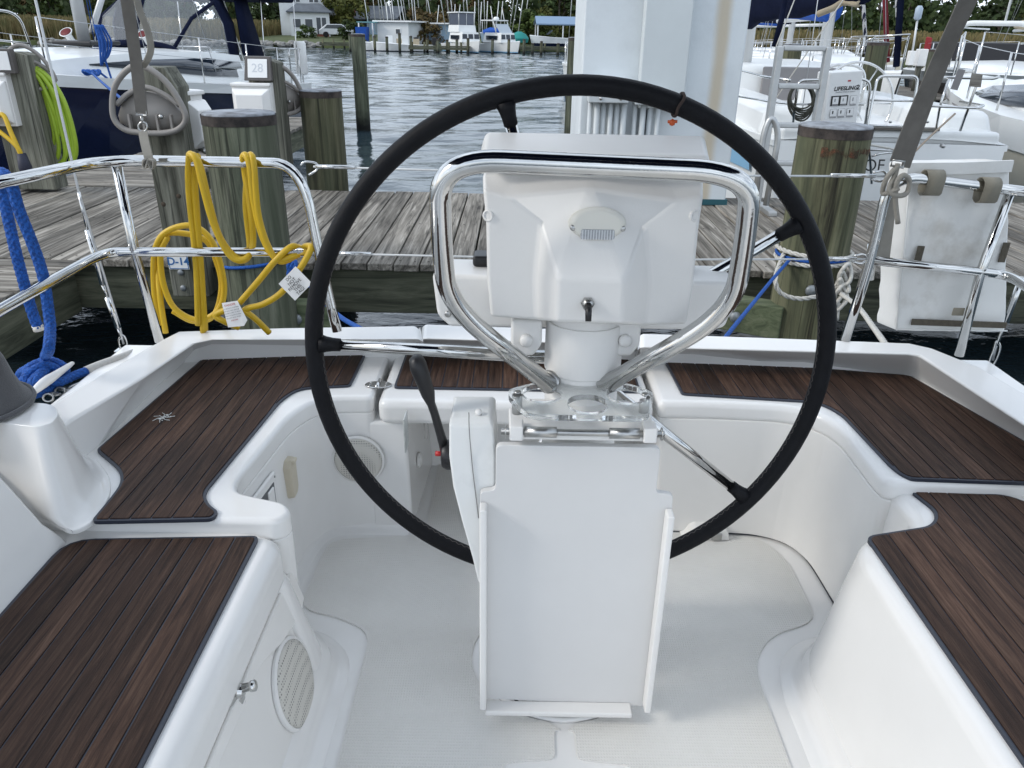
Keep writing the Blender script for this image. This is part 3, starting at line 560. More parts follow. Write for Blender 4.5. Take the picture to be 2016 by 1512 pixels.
for x in (x0 - .006, x1 + .008): MB().tube([(x, 1.078 + .010 * cos(k * pi / 8), hz_ + .010 * sin(k * pi / 8)) for k in range(16)], .0011, 5, closed=True).out('split_ring', STL, hd)
e = lambda px, py: at(px, py, yt)
tl = [e(976, 880), e(976, 955), e(945, 978), e(945, 1375), e(1282, 1386), e(1325, 985), e(1297, 965), e(1300, 888)]
xl, xr = e(945, 978).x, e(1325, 985).x; xi0, xi1 = e(976, 880).x, e(1301, 888).x; zt_, zs_, zb = e(1140, 879).z, e(960, 965).z, e(1110, 1388).z
tt = rpoly([(xi0, zt_), (xi0, zs_), (xl, zs_ - .004), (xl, zb + .012), (xl + .025, zb + .012), (xr - .01, zb), (xr, zb + .008), (xr, zs_ - .004), (xi1, zs_), (xi1, zt_)], [.012, .008, .008, .002, .002, .004, .004, .008, .008, .012], 4)
tb = MB().loft([[V((x, y, z)) for x, z in tt] for y in (yt, yt + .013)]).out('folding_table', mk('table_board', (.68, .675, .665), .42, var=.03, vs=8), boat, bev=.003, seg=2)
for x, zz in ((xl + .006, zs_ - .022), (xr - .006, zs_ - .028)): MB().loft([[V((x + s * .006, y, z)) for s in (-1, 1) for y in ((yt - .028, yt - .001) if s < 0 else (yt - .001, yt - .028))] for z in (zb + .012, zz)]).out('table_fiddle', PLA, tb, bev=.003, seg=2)
MB().box(((xl + xr) / 2 - .012, yt - .014, zb + .004), (xr - xl - .045, .028, .012)).out('table_fiddle', PLA, tb, bev=.003, seg=2)
# ================================================================ throttle
bx = [(at(px, py, 1.13), w) for px, py, w in ((928, 818, 0), (928, 862, 0), (925, 960, 0), (935, 1060, 0), (948, 1130, 0))]
def tl_(px0, px1, py, y0=1.10, y1=1.22): a, b = at(px0, py, y0), at(px1, py, y0); return [V((a.x, y0, a.z)), V((b.x, y0, b.z)), V((b.x, y1, b.z)), V((a.x, y1, a.z))]
th = MB().loft([tl_(888, 965, 822, 1.125, 1.20), tl_(884, 972, 838, 1.11, 1.22), tl_(884, 976, 900), tl_(892, 976, 960), tl_(910, 976, 1030), tl_(930, 976, 1100), tl_(942, 976, 1150)]).out('throttle_box', PLAW, boat, bev=.02, seg=5, ang=25)
MB().tube(cr([at(923, 812, 1.102), at(924, 850, 1.0985), at(930, 920, 1.0985), at(936, 970, 1.0985), at(942, 1020, 1.0985)], 5), .0009, 5).out('box_seam', mk('seam_grey', (.25, .25, .25), .6), th)
for px, py in ((901, 838), (942, 812)): MB().lathe(at(px, py, 1.135), [(.0055, -.004), (.0055, .003), (.003, .005), (0, .005)], 12, (0, -.6, 1)).out('cap_screw', PLA, th)
c = at(880, 895, 1.15); MB().lathe(c + V((.012, 0, 0)), [(.026, 0), (.026, .012), (.022, .02), (.012, .022), (0, .022)], 24, (-1, 0, 0)).out('lever_hub', BLK, th, bev=.002, seg=2)
lv_ = [(at(876, 885, 1.15), .012, .008), (at(866, 850, 1.15), .011, .007), (at(855, 812, 1.15), .010, .0065), (at(849, 795, 1.15), .0105, .0065), (at(843, 775, 1.15), .014, .011), (at(832, 745, 1.15), .017, .0125), (at(823, 720, 1.15), .019, .0135), (at(818, 705, 1.15), .015, .011), (at(817, 700, 1.15), .006, .005)]
lps = []
for p, a, b in lv_: lps.append([p + V((b * cos(k * pi / 7), a * sin(k * pi / 7), b * .35 * cos(k * pi / 7))) for k in range(14)])
MB().loft(lps).out('throttle_lever', BLK, th)
MB().lathe(at(862, 893, 1.15) + V((.004, 0, 0)), [(.0045, -.006), (.0045, .008), (0, .009)], 12, (-1, 0, 0)).out('throttle_button', RED, th)
# ================================================================ steering wheel
WC = V((.110, 1.367, 1.281)); WR = .49; TI = -.05; YA = -.005
nn = V((sin(YA) * cos(TI), cos(YA) * cos(TI), sin(TI))); uu = nn.cross(V((0, 0, 1))).normalized(); vv_ = uu.cross(nn).normalized()
wp = lambda a, r=WR, d=0: WC + (uu * cos(a) + vv_ * sin(a)) * r + nn * d
rim = MB().tube([wp(2 * pi * k / 120) for k in range(120)], .0172, 16, True).out('steering_wheel', LEA, boat)
mb = MB()
for k in range(420):
    a = 2 * pi * k / 420; s = .0028 * (1 if k % 2 else -1); mb.tube([wp(a, WR - .0168, -.004 - s), wp(a + 2 * pi / 420, WR - .0168, -.004 + s)], .0008, 3)
mb.out('stitching', mk('grey_thread', (.10, .09, .085), .8), rim); bpy.data.objects['stitching']['kind'] = 'stuff'
def ang(px, py):
    d_ = _ray(px, py); e_ = V((0, 0, EYE)); t = (WC - e_).dot(nn) / d_.dot(nn); q = e_ + d_ * t - WC; return math.atan2(q.dot(vv_), q.dot(uu))
hub = WC + nn * .0 + V((.0, -.0, -.02))
an = [ang(*p) for p in ((1000, 222), (1574, 440), (1462, 975), (634, 677))] + [ang(1000, 1110)]
MB().lathe(WC + V((0, -.05, 0)), [(.045, 0), (.045, .03), (.03, .06), (.03, .09), (0, .095)], 24, (0, 1, 0)).out('wheel_hub', CHR, rim)
for a in an:
    MB().tube([WC + (wp(a, .03) - WC), wp(a, WR - .01)], [.0135, .0108], 14).out('spoke', CHR, rim)
    MB().tube([wp(a, WR - .012), wp(a, WR - .024), wp(a, WR - .036), wp(a, WR - .050)], [.019, .0150, .0130, .0124], 14).out('spoke_sleeve', LEA, rim)
# cord with an orange bead on the wheel
a0 = ang(1336, 205); cpt = wp(a0)
tgt = (wp(a0 + .01) - cpt).normalized(); rr = (cpt - WC).normalized()
cd = MB().tube([cpt + (rr * cos(k * pi / 10) + nn * sin(k * pi / 10)) * .0195 + tgt * .002 * sin(k) for k in range(20)], .0026, 7, True).out('cord_loop', mk('brown_cord', (.05, .035, .03), .9))
tag(cd, 'thin dark cord with orange bead looped round the wheel rim', 'cord')
q = cpt - rr * .03 + nn * -.012
ob = mk('orange_bead', (.55, .09, .02), .4)
MB().lathe(q, [(0, -.006), (.0045, -.004), (.005, 0), (.004, .004), (0, .006)], 12).out('bead', ob, cd); MB().tube([q + V((-.008, 0, .001)), q + V((.008, -.003, .002))], .0026, 8).out('toggle', ob, cd)
# ================================================================ setting: water, land, sky is the world
def water_mat():
    m = bpy.data.materials.new('water'); m.use_nodes = True; t = m.node_tree; b = t.nodes['Principled BSDF']; N = t.nodes.new; L = t.links.new
    b.inputs['Base Color'].default_value = (.028, .046, .056, 1); b.inputs['Roughness'].default_value = .06; b.inputs['IOR'].default_value = 1.333
    g = N('ShaderNodeNewGeometry'); hs = []
    for sc, st, w_, dt in ((4.5, (.7, 1.2, 1), .010, 4), (13, (.8, 1.1, 1), .0022, 3), (2.2, (.6, 1.1, 1), .012, 2)):
        mp = N('ShaderNodeMapping'); mp.inputs['Scale'].default_value = st; mp.inputs['Rotation'].default_value = (0, 0, .12); L(g.outputs['Position'], mp.inputs[0])
        n = N('ShaderNodeTexNoise'); n.inputs['Scale'].default_value = sc; n.inputs['Detail'].default_value = dt; n.inputs['Distortion'].default_value = .4; L(mp.outputs[0], n.inputs['Vector'])
        k = N('ShaderNodeMath'); k.operation = 'MULTIPLY'; k.inputs[1].default_value = w_ * WAVE; L(n.outputs[0], k.inputs[0]); hs.append(k.outputs[0])
    s1 = N('ShaderNodeMath'); L(hs[0], s1.inputs[0]); L(hs[1], s1.inputs[1]); s2 = N('ShaderNodeMath'); L(s1.outputs[0], s2.inputs[0]); L(hs[2], s2.inputs[1])
    bp = N('ShaderNodeBump'); bp.inputs['Distance'].default_value = 1.0; L(s2.outputs[0], bp.inputs['Height']); L(bp.outputs[0], b.inputs['Normal'])
    return m
WAVE = 1.0
S_ = 2500
import numpy as np
def water_grid():
    ys = [1.2]
    while ys[-1] < 96: ys.append(ys[-1] + min(.30, max(.05, .0105 * ys[-1])))
    xs = [0.]
    while xs[-1] < 75: xs.append(xs[-1] + min(.40, max(.07, .013 * xs[-1])))
    xs = np.array([-x for x in xs[:0:-1]] + xs); ys = np.array(ys); X, Y = np.meshgrid(xs, ys); Z = np.zeros_like(X); r = np.random.RandomState(5)
    patch = 1 + .35 * np.sin(.11 * X + .07 * Y + 1) * np.sin(.05 * X - .13 * Y)
    for k in range(64):
        lam = .42 * (2.9 / .42) ** r.rand(); th = r.normal(pi / 2 + .12, .55); ph = r.rand() * 2 * pi; kk = 2 * pi / lam; slope = .030 * CHOP
        fade = np.clip(lam / (2.6 * np.clip(.0105 * np.hypot(X, Y), .05, .3)) - .35, 0, 1); calm = np.clip((Y - 1) / 9, .45, 1)
        c, s_ = cos(th), sin(th); u = kk * (c * X + s_ * Y) + ph + .5 * np.sin(.9 * X + .31 * k) ; Z += fade * calm * patch * slope / kk * (np.sin(u) + .18 * np.cos(2 * u))
    n, m = X.shape; v = np.stack([X, Y, Z], -1).reshape(-1, 3); a = np.arange(n * m).reshape(n, m); f = np.stack([a[:-1, :-1], a[:-1, 1:], a[1:, 1:], a[1:, :-1]], -1).reshape(-1, 4)
    me = bpy.data.meshes.new('water'); me.vertices.add(len(v)); me.vertices.foreach_set('co', v.ravel()); me.loops.add(f.size); me.loops.foreach_set('vertex_index', f.ravel().astype(np.int32)); me.polygons.add(len(f)); me.polygons.foreach_set('loop_start', np.arange(0, f.size, 4, dtype=np.int32)); me.polygons.foreach_set('use_smooth', np.ones(len(f), dtype=bool)); me.update(calc_edges=True)
    return me
CHOP = .48
WM = water_mat(); wme = water_grid(); wme.materials.append(WM)
wo = bpy.data.objects.new('water', wme); COL.objects.link(wo); tag(wo, kind='structure')
tag(link('water', [(-S_, -S_, -.22), (S_, -S_, -.22), (S_, S_, -.22), (-S_, S_, -.22)], [(0, 1, 2, 3)], WM, smooth=False), kind='structure')
shore = [(-900, 55), (-120, 66), (-60, 74), (-38, 84), (-22, 88), (-5, 90), (8, 90), (16, 84), (22, 70), (30, 63), (70, 56), (900, 45)]
grass = mk('lawn', (.085, .105, .035), .9, var=.4, vs=.6, world=True)
mb = MB(); mb.loft([[V((x, y, -1)) for x, y in shore], [V((x, y + .6, .35)) for x, y in shore], [V((x * 1.02, y + 8, .75)) for x, y in shore], [V((x * 1.1, y + 60, 2.0)) for x, y in shore], [V((x * 3, 2400, 14)) for x, y in shore]], closed=False, cap=False)
tag(mb.out('shore_ground', grass, smooth=False), kind='structure')
# ---------------------------------------------------------------- forest
LEAF = []
for i, (c, c2) in enumerate((((.075, .105, .022), (.028, .045, .012)), ((.055, .085, .020), (.022, .036, .011)), ((.105, .105, .025), (.04, .05, .013)), ((.045, .068, .022), (.018, .028, .011)), ((.12, .075, .03), (.05, .045, .016)))):
    m = mk('foliage', c, .7, col2=c2, vs=.9, p0=.35, p1=.68, rand=.3); m.node_tree.nodes['Principled BSDF'].inputs['Specular IOR Level'].default_value = .2; LEAF.append(m)
BARK = mk('bark', (.10, .085, .07), .9, var=.4, vs=6)
def crown_mesh(rx, rz, n, q, seed):
    rg = random.Random(seed); v = []; f = []; cl = []
    for k in range(26):
        a = rg.uniform(0, 2 * pi); t = rg.random(); z = rz * (2 * t - 1); rr = rx * math.sqrt(max(.06, 1 - (2 * t - 1) ** 2)) * rg.uniform(.35, 1.0)
        cl.append((rr * cos(a), rr * sin(a), z, rg.uniform(.22, .42) * rx))
    for k in range(n):
        c = rg.choice(cl); d = V((rg.gauss(0, 1), rg.gauss(0, 1), rg.gauss(0, .8))); d = d.normalized() * c[3] * rg.uniform(.55, 1.05); p = V(c[:3]) + d
        nn_ = (d.normalized() + V((rg.uniform(-.7, .7), rg.uniform(-.7, .7), rg.uniform(-.2, .9)))).normalized(); u = nn_.orthogonal().normalized(); w_ = nn_.cross(u); a = rg.uniform(0, pi); s = q * rg.uniform(.5, 1.2)
        e1 = (u * cos(a) + w_ * sin(a)) * s; e2 = (w_ * cos(a) - u * sin(a)) * s * rg.uniform(.5, .9); b = len(v)
        v += [p - e1, p + e2 * .8, p + e1, p - e2]; f.append((b, b + 1, b + 2, b + 3))
    return v, f
PROTO = []
for k, (rx, rz, n) in enumerate(((3.6, 5.0, 2600), (3.0, 6.2, 2600), (4.2, 4.4, 2600), (2.6, 5.2, 2200), (3.3, 3.0, 1900))):
    v, f = crown_mesh(rx, rz, n, .36, 40 + k); me = bpy.data.meshes.new('crown'); me.from_pydata(v, [], f); me.materials.append(LEAF[0]); PROTO.append((me, rx, rz))
tm = MB().tube([(0, 0, 0), (.1, .05, 3), (-.1, .1, 6), (.1, 0, 10)], [.32, .26, .2, .08], 8)
for a in range(5): tm.tube([(0, .05, 3.5 + a), (cos(a * 2.3) * 1.2, sin(a * 2.3) * 1.2, 5 + a), (cos(a * 2.3) * 2.2, sin(a * 2.3) * 2.2, 6.6 + a)], [.12, .08, .03], 5)
tme = bpy.data.meshes.new('trunk'); tme.from_pydata(tm.v, [], tm.f); tme.materials.append(BARK)
def tree(x, y, z, s, k, li, label, group, low=0.):
    t = thing('tree', (x, y, z), label, 'tree', group); me, rx, rz = PROTO[k]
    if (me.name, li) not in TM:
        m2 = me.copy(); m2.materials.clear(); m2.materials.append(LEAF[li]); TM[(me.name, li)] = m2
    c = bpy.data.objects.new('crown', TM[(me.name, li)]); COL.objects.link(c); c.parent = t; c.location = (0, 0, (rz * .95 + 1.2 - low) * s); c.scale = (s, s, s * random.uniform(.92, 1.1)); c.rotation_euler = (0, 0, random.uniform(0, 6.28)); WL[c.name] = V((x, y, z))
    b = bpy.data.objects.new('trunk', tme); COL.objects.link(b); b.parent = t; b.scale = (s * .8, s * .8, s * (rz * 1.6) / 10); WL[b.name] = V((x, y, z))
    return t
TM = {}
rg = random.Random(11)
NM = ['mid green', 'dark green', 'yellowish green', 'very dark green', 'rust tinged']
for row, (y0, nrow, smin, smax) in enumerate(((112, 30, .68, .92), (124, 30, .8, 1.05), (138, 40, .95, 1.25))):
    for i in range(nrow):
        u = (i + .5 + rg.uniform(-.3, .3)) / nrow; x = (-.85 + 1.72 * u) * y0; y = y0 + rg.uniform(-5, 5) - (abs(x) * .16 if x > 30 else 0)
        if -45 < x < -14 and y < 128: y += 16
        k = rg.randrange(5); li = rg.choice([0, 1, 1, 3, 3, 2, 0, 4] if row else [0, 1, 2, 3, 1, 4])
        px = 1008 + 1514 * x / (y * .909 + .4); pl_ = next(b for a, b in ((-60, 'out at the far left of the wood'), (60, 'above the far left power box'), (150, 'above the bow rail of the navy sailboat'), (240, 'behind the mast of the navy sailboat'), (330, 'above the left half of the spray hood'), (430, 'above the right half of the spray hood'), (530, 'left of the white house'), (620, 'right behind the white house'), (690, 'right of the white house'), (770, 'above the house with the brick chimney'), (840, 'above the boat house'), (900, 'above the blue shed'), (960, 'above the flybridge cruiser'), (1020, 'above the cuddy cruiser'), (1080, 'left of the blue roofed shelter'), (1150, 'above the blue roofed shelter'), (1300, 'behind the left half of the white column'), (1460, 'behind the right half of the white column'), (1560, 'above the navy sail cover'), (1660, 'above the aluminium ladder'), (1760, 'above the white life sling bag'), (1850, 'above the side dock'), (1950, 'above the black motor yacht'), (2060, 'at the right edge of the picture'), (1e9, 'out at the far right of the wood')) if px < a)
        tree(x, y, 1.2, rg.uniform(smin, smax), k, li, '%s tree %s, %s' % (NM[li], pl_, ('foremost row', 'middle row', 'tallest back row')[row]), 'trees of the wood across the creek', low=1.6)
for (px, Y, s, k, li) in ((680, 108, .75, 2, 2), (1068, 104, .62, 4, 2), (1110, 108, .72, 0, 2), (520, 112, .9, 1, 3), (640, 118, 1.1, 0, 0)):
    p = at(px, 66, Y); tree(p.x, Y, .9, s, k, li, {680: 'yellowish tree behind the right end of the white house', 1068: 'small yellowish tree left of the blue roofed boat shelter', 1110: 'taller yellowish tree above the blue roofed boat shelter', 520: 'very dark tree left of the white house', 640: 'mid green tree rising behind the white house roof'}[px], 'trees round the far houses', low=1.4)
# understory: dense wood seen as one mass
v = []; f = []
for k in range(24000):
    y = rg.uniform(108, 126); x = rg.uniform(-.85, .87) * y; yy = y - (abs(x) * .16 if x > 30 else 0)
    if -44 < x < -12 and yy < 120: yy += 18
    z = 1 + abs(rg.gauss(0, 3.4)); p = V((x, yy, z)); s = rg.uniform(.25, .55); a = rg.uniform(0, pi); e1 = V((cos(a), sin(a) * .6, rg.uniform(-.4, .4))) * s; e2 = V((rg.uniform(-.4, .4), rg.uniform(-.4, .4), 1)) * s * .7; b = len(v); v += [p - e1, p - e2, p + e1, p + e2]; f.append((b, b + 1, b + 2, b + 3))
tag(link('undergrowth', v, f, LEAF[3], smooth=False), 'dark undergrowth filling the wood below the tree crowns', 'undergrowth', kind='stuff')
# marsh reeds, left and right
REED = mk('reeds', (.21, .155, .068), .9, col2=(.085, .085, .03), vs=1.2, world=True)
def reeds(name, x0, x1, yf, n, h, label):
    v = []; f = []
    for k in range(n):
        u = rg.random(); x = x0 + (x1 - x0) * u; d = rg.random(); y = yf(x) + 1 + d * 22; hh = h * rg.uniform(.6, 1.1); w_ = .06; z0 = .3 + d * .5; a = rg.uniform(0, pi); p = V((x, y, z0)); e = V((cos(a) * w_, sin(a) * w_, 0)); tp_ = V((rg.uniform(-.2, .2), rg.uniform(-.2, .2), hh)); b = len(v)
        v += [p - e, p + e, p + tp_ + e * .7, p + tp_ - e * .7]; f.append((b, b + 1, b + 2, b + 3))
    tag(link(name, v, f, REED, smooth=False), label, 'reeds', kind='stuff')
sy = lambda x: next(a[1] + (b[1] - a[1]) * (x - a[0]) / (b[0] - a[0]) for a, b in zip(shore, shore[1:]) if a[0] <= x <= b[0])
reeds('marsh_reeds', -85, -30, sy, 26000, 1.9, 'tall dry marsh reeds along the far bank at left')
reeds('marsh_reeds', 20, 75, sy, 26000, 1.7, 'tall dry marsh reeds along the far bank at right')
mb = MB()
ROCK = mk('riprap', (.30, .29, .27), .9, var=.45, vs=2)
for k in range(150):
    x = rg.uniform(-46, -21); p = V((x, sy(x) + rg.uniform(-.3, .9), rg.uniform(.05, .45))); s = rg.uniform(.25, .5); mb.lathe(p, [(0, -s * .6), (s * .8, -s * .3), (s, .1 * s), (s * .5, s * .55), (0, s * .6)], 6, (rg.uniform(-.5, .5), rg.uniform(-.5, .5), 1))
tag(mb.out('shore_rocks', ROCK, smooth=False), 'pale boulders lining the far bank below the house', 'rocks', kind='stuff')
# ---------------------------------------------------------------- main dock and finger piers
DK = wood('dock_plank', (.042, .037, .031), (.19, .172, .146), (.41, .38, .335), (26, 1.6, 26), .85, .004, rand=.22, crack=.6)
DKX = wood('finger_plank', (.042, .037, .031), (.19, .172, .146), (.41, .38, .335), (1.6, 26, 26), .85, .004, rand=.22, crack=.6)
BEAMX = wood('dock_beam', (.03, .032, .022), (.085, .09, .06), (.17, .17, .12), (1.8, 20, 20), .85, .003, rand=.15)
BEAMY = wood('dock_beam_side', (.03, .032, .022), (.085, .09, .06), (.17, .17, .12), (20, 1.8, 20), .85, .003, rand=.15)
ZD = .70
def pier(name, x0, x1, y0, y1, along, label, width=.142, mat=None, far=False):
    g = 'timber docks and finger piers'
    o = thing(name, ((x0 + x1) / 2, (y0 + y1) / 2, ZD - .3), label, 'dock')
    a0, a1 = (x0, x1) if along == 'x' else (y0, y1); n = max(1, round((a1 - a0) / width)); w_ = (a1 - a0) / n
    for i in range(n):
        c = a0 + (i + .5) * w_; j = rg.uniform(-.012, .012); dz = rg.uniform(-.004, .004)
        if along == 'x': MB().box((c, (y0 + y1) / 2 + j, ZD - .019 + dz), (w_ - rg.uniform(.007, .013), y1 - y0, .038), rg.uniform(-.002, .002)).out('plank', DK, o, smooth=False, bev=.003, seg=1, wn=False)
        else: MB().box(((x0 + x1) / 2 + j, c, ZD - .019 + dz), (x1 - x0, w_ - rg.uniform(.007, .013), .038), rg.uniform(-.002, .002)).out('plank', DKX, o, smooth=False, bev=.003, seg=1, wn=False)
    for k in range(2):
        if along == 'x': MB().box(((x0 + x1) / 2, y0 + .07 if k == 0 else y1 - .07, ZD - .04 - .125), (x1 - x0, .06, .25)).out('beam', BEAMX, o, smooth=False, bev=.004, seg=1, wn=False)
        else: MB().box((x0 + .07 if k == 0 else x1 - .07, (y0 + y1) / 2, ZD - .04 - .125), (.06, y1 - y0, .25)).out('beam', BEAMY, o, smooth=False, bev=.004, seg=1, wn=False)
    return o
md = pier('main_dock', -7.2, 8.6, 4.03, 6.08, 'x', 'long weathered grey plank dock crossing behind our boat')
MB().box((.7, 5.0, ZD - .17), (15.6, .08, .26)).out('beam', BEAMX, md, smooth=False)
mb = MB()
for i in range(111):
    x_ = -7.2 + 15.8 * (i + .5) / 111
    for y_ in (4.10, 5.0, 6.01):
        for s in (-.035, .035): mb.lathe((x_ + s + rg.uniform(-.008, .008), y_ + rg.uniform(-.012, .012), ZD + .003), [(.006, 0), (.005, .0015), (0, .0015)], 6)
nl = mb.out('nail_heads', mk('rusty_nail', (.03, .022, .018), .7), md, smooth=False); nl['kind'] = 'stuff'
f1 = pier('finger_pier', -3.5, -2.34, -.6, 4.02, 'y', 'grey plank finger pier at far left, level with the blue rope')
f2 = pier('finger_pier', -3.75, -2.78, 6.10, 11.5, 'y', 'finger pier running away beside the navy hull')
# ---------------------------------------------------------------- pilings
def pmat(name, dark, mid, light, sd): return wood(name, dark, mid, light, (10, 10, .8), .85, .006, rand=.12, crack=.6, streak=2.6, patch=sd, extra=zband(.12, .42, (.006, .007, .006)))
PG = pmat('green_piling_wood', (.022, .026, .017), (.092, .100, .068), (.175, .178, .130), (.060, .070, .044))
PB = pmat('brown_piling_wood', (.022, .020, .012), (.085, .085, .048), (.16, .148, .095), (.06, .068, .04))
POST = wood('grey_post_wood', (.04, .04, .03), (.15, .15, .12), (.29, .285, .235), (16, 16, 1.0), .85, .004, rand=.1, crack=.6)
TAR = mk('tarred_cap', (.085, .068, .058), .85, col2=(.022, .018, .017), vs=14, bump=.006, bs=24)
CAPT = mk('worn_cap_top', (.34, .37, .41), .6, col2=(.10, .10, .105), vs=12, bump=.003, bs=30)
def piling(x, y, r, top, mat, label, group='mooring pilings', cap=True, base=-2.5, n=26, lean=(0, 0)):
    o = thing('piling', (x, y, 0), label, 'piling', group); rr = random.Random(int(x * 97 + y * 31)); ph = rr.uniform(0, 6)
    def ringp(z, q): t = z / 2.0; return [V((x + lean[0] * z + q * (1 + .022 * sin(3 * a + ph + t) + .012 * sin(7 * a + 2 * ph)) * cos(a), y + lean[1] * z + q * (1 + .022 * sin(3 * a + ph + t) + .012 * sin(7 * a + 2 * ph)) * sin(a), z)) for a in [2 * pi * k / n for k in range(n)]]
    mb = MB(); zs = [base, 0, .3, .6, .9, 1.2, top - .055 if cap else top - .01, top]; zs = [z for z in zs if z < top - .06] + [top - .05, top]
    mb.loft([ringp(z, r * (1.03 - .03 * z / max(top, .1))) for z in sorted(set(zs))]).out('shaft', mat, o, bev=.006, seg=2, ang=50)
    if cap: MB().loft([ringp(top - .040, r * 1.012), ringp(top + .004, r * 1.015)], cap=False).out('cap_band', TAR, o); MB().loft([ringp(top + .001, r * 1.0), ringp(top + .012, r * .97), ringp(top + .018 , r * .5)]).out('cap_top', CAPT, o)
    return o
def top_at(px, py, Y): return at(px, py, Y).z
pR = at(1600, 520, 3.80); piling(at(1605, 480, 3.80).x, 3.80, .166, top_at(1622, 250, 3.80), PB, 'thick brown green piling right of the steering wheel, with an orange rust stain')
piling(at(502, 480, 3.80).x, 3.80, .168, top_at(491, 226, 3.80), PG, 'thick green piling in front of the dock, draped with yellow cable')
piling(at(641, 300, 6.27).x, 6.27, .158, top_at(639, 180, 6.27), PB, 'green brown piling on the far edge of the dock')
piling(at(713, 200, 16.1).x, 16.1, .135, top_at(710, 68, 16.1), PG, 'tall slim piling standing alone in open water')
piling(at(1128, 130, 14).x, 14.0, .1, top_at(1129, 75, 14), PG, 'slim piling in the water just left of the white column')
piling(at(1143, 200, 6.9).x, 6.95, .045, 3.6, PG, 'thin dark green pole against the left edge of the white column', cap=False)
RUST = mk('rust_stain', (.15, .05, .024), .85, col2=(.05, .035, .02), vs=30, p0=.4, p1=.6)
def ragged(m, sc):                                              # worn through in patches
    t = m.node_tree; b = t.nodes['Principled BSDF']; n = t.nodes.new('ShaderNodeTexNoise'); n.inputs['Scale'].default_value = sc; n.inputs['Detail'].default_value = 6; tc = t.nodes.new('ShaderNodeTexCoord'); t.links.new(tc.outputs['Object'], n.inputs[0])
    r = t.nodes.new('ShaderNodeMapRange'); r.inputs[1].default_value = .40; r.inputs[2].default_value = .62; r.inputs[4].default_value = .85; t.links.new(n.outputs[0], r.inputs[0]); t.links.new(r.outputs[0], b.inputs['Alpha'])
ragged(RUST, 22)
# rust stain, a thin film on the right piling
pr = [o for o in bpy.data.objects if o.name.startswith('piling')][0]; pc = pr.location; mb = MB(); rs_ = random.Random(4)
zt = at(1600, 300, 3.64).z; rowv = []
aa = [R(-128 + 4.2 * k) for k in range(22)]
lo_ = [V((pc.x + .1705 * cos(a), pc.y + .1705 * sin(a), zt - .016 + rs_.uniform(-.012, .014))) for a in aa]; hi_ = [V((pc.x + .1705 * cos(a), pc.y + .1705 * sin(a), zt + .016 + rs_.uniform(-.016, .010))) for a in aa]
mb.loft([lo_, hi_], closed=False, cap=False).out('rust_band', RUST, pr)
# bolts and cross blocks by the pilings
GAL = mk('galvanised', (.33, .35, .36), .55, .6, var=.3, vs=60)
PTW = wood('treated_block', (.05, .065, .035), (.12, .145, .08), (.21, .22, .14), (4, 22, 22), .8, .003, rand=.1)
def bolt(c, par, ax=(0, -1, 0), r=.026): return MB().lathe(c, [(r, 0), (r * .95, r * .3), (r * .5, r * .55), (0, r * .6)], 14, ax).out('bolt', GAL, par)
bolt(at(1597, 572, 3.63), pr, r=.03)
def block(c, d, rz, label):
    o = MB().box(c, d, rz).out('cross_block', PTW, bev=.006, seg=2, smooth=False, wn=False); tag(o, label, 'timber block'); bolt(V(c) + V((-.03, -d[1] / 2 - .001, 0)), o, r=.03); return o
block(at(1500, 620, 3.82) + V((-.12, .02, 0)), (.46, .12, .17), -.5, 'pale green timber block bolted beside the brown piling')
block(at(600, 622, 3.86), (.3, .10, .17), 0, 'pale timber block bolted beside the thick green piling')
# square posts carrying cable hangers
def post(px0, px1, pyt, pyb, Y, label, w=None, d=.19, chamfer=.09):
    a, b = at(px0, pyt, Y), at(px1, pyt, Y); x0 = a.x; x1 = b.x; zt = (a.z + b.z) / 2; zb = at((px0 + px1) / 2, pyb, Y).z
    mb = MB(); w_ = x1 - x0
    mb.loft([[V((x, y, z)) for x, y in ((x0, Y), (x1, Y), (x1, Y + d), (x0, Y + d))] for z in (zb, zt - chamfer)] + [[V((x, y, z)) for x, y, z in ((x0 + w_ * .1, Y, zt), (x1 - w_ * .25, Y, zt), (x1 - w_ * .25, Y + d, zt), (x0 + w_ * .1, Y + d, zt))]])
    o = mb.out('post', POST, bev=.006, seg=2, smooth=False, wn=False); tag(o, label, 'post'); return o
po = post(262, 342, 132, 583, 3.93, 'square grey timber post carrying the D-14 plate, bolted to the dock edge', d=.15)
for px, py in ((356, 536), (361, 567)): bolt(at(px, py, 3.929), po, r=.017)
for px, py in ((322, 402), (352, 386)): MB().lathe(at(px, py, 3.9315), [(.014, 0), (.012, .002), (0, .0025)], 12, (0, -1, 0)).out('knot', mk('knot_wood', (.06, .045, .03), .8), po)
c = at(351, 515, 3.924); pw = .108
pl = MB().box(c, (pw, .004, .085)).out('number_plate', WHT, bev=.004, seg=2); tag(pl, 'white slip number plate with blue frame reading D-14 on the post', 'sign')
bf = MB()
for dx, dz, sx, sz in ((0, .037, pw - .008, .0035), (0, -.037, pw - .008, .0035), (-.049, 0, .0035, .074), (.049, 0, .0035, .074)): bf.box(c + V((dx, -.0026, dz)), (sx, .001, sz))
bf.out('plate_frame', BLUEINK, pl, smooth=False); text('lettering', 'D-14', .056, BLUEINK, c + V((0, -.0026, 0)), (1, 0, 0), (0, 0, 1), pl, bold=.0012)
HNG = mk('taupe_plastic', (.27, .25, .23), .5, var=.1, vs=10)
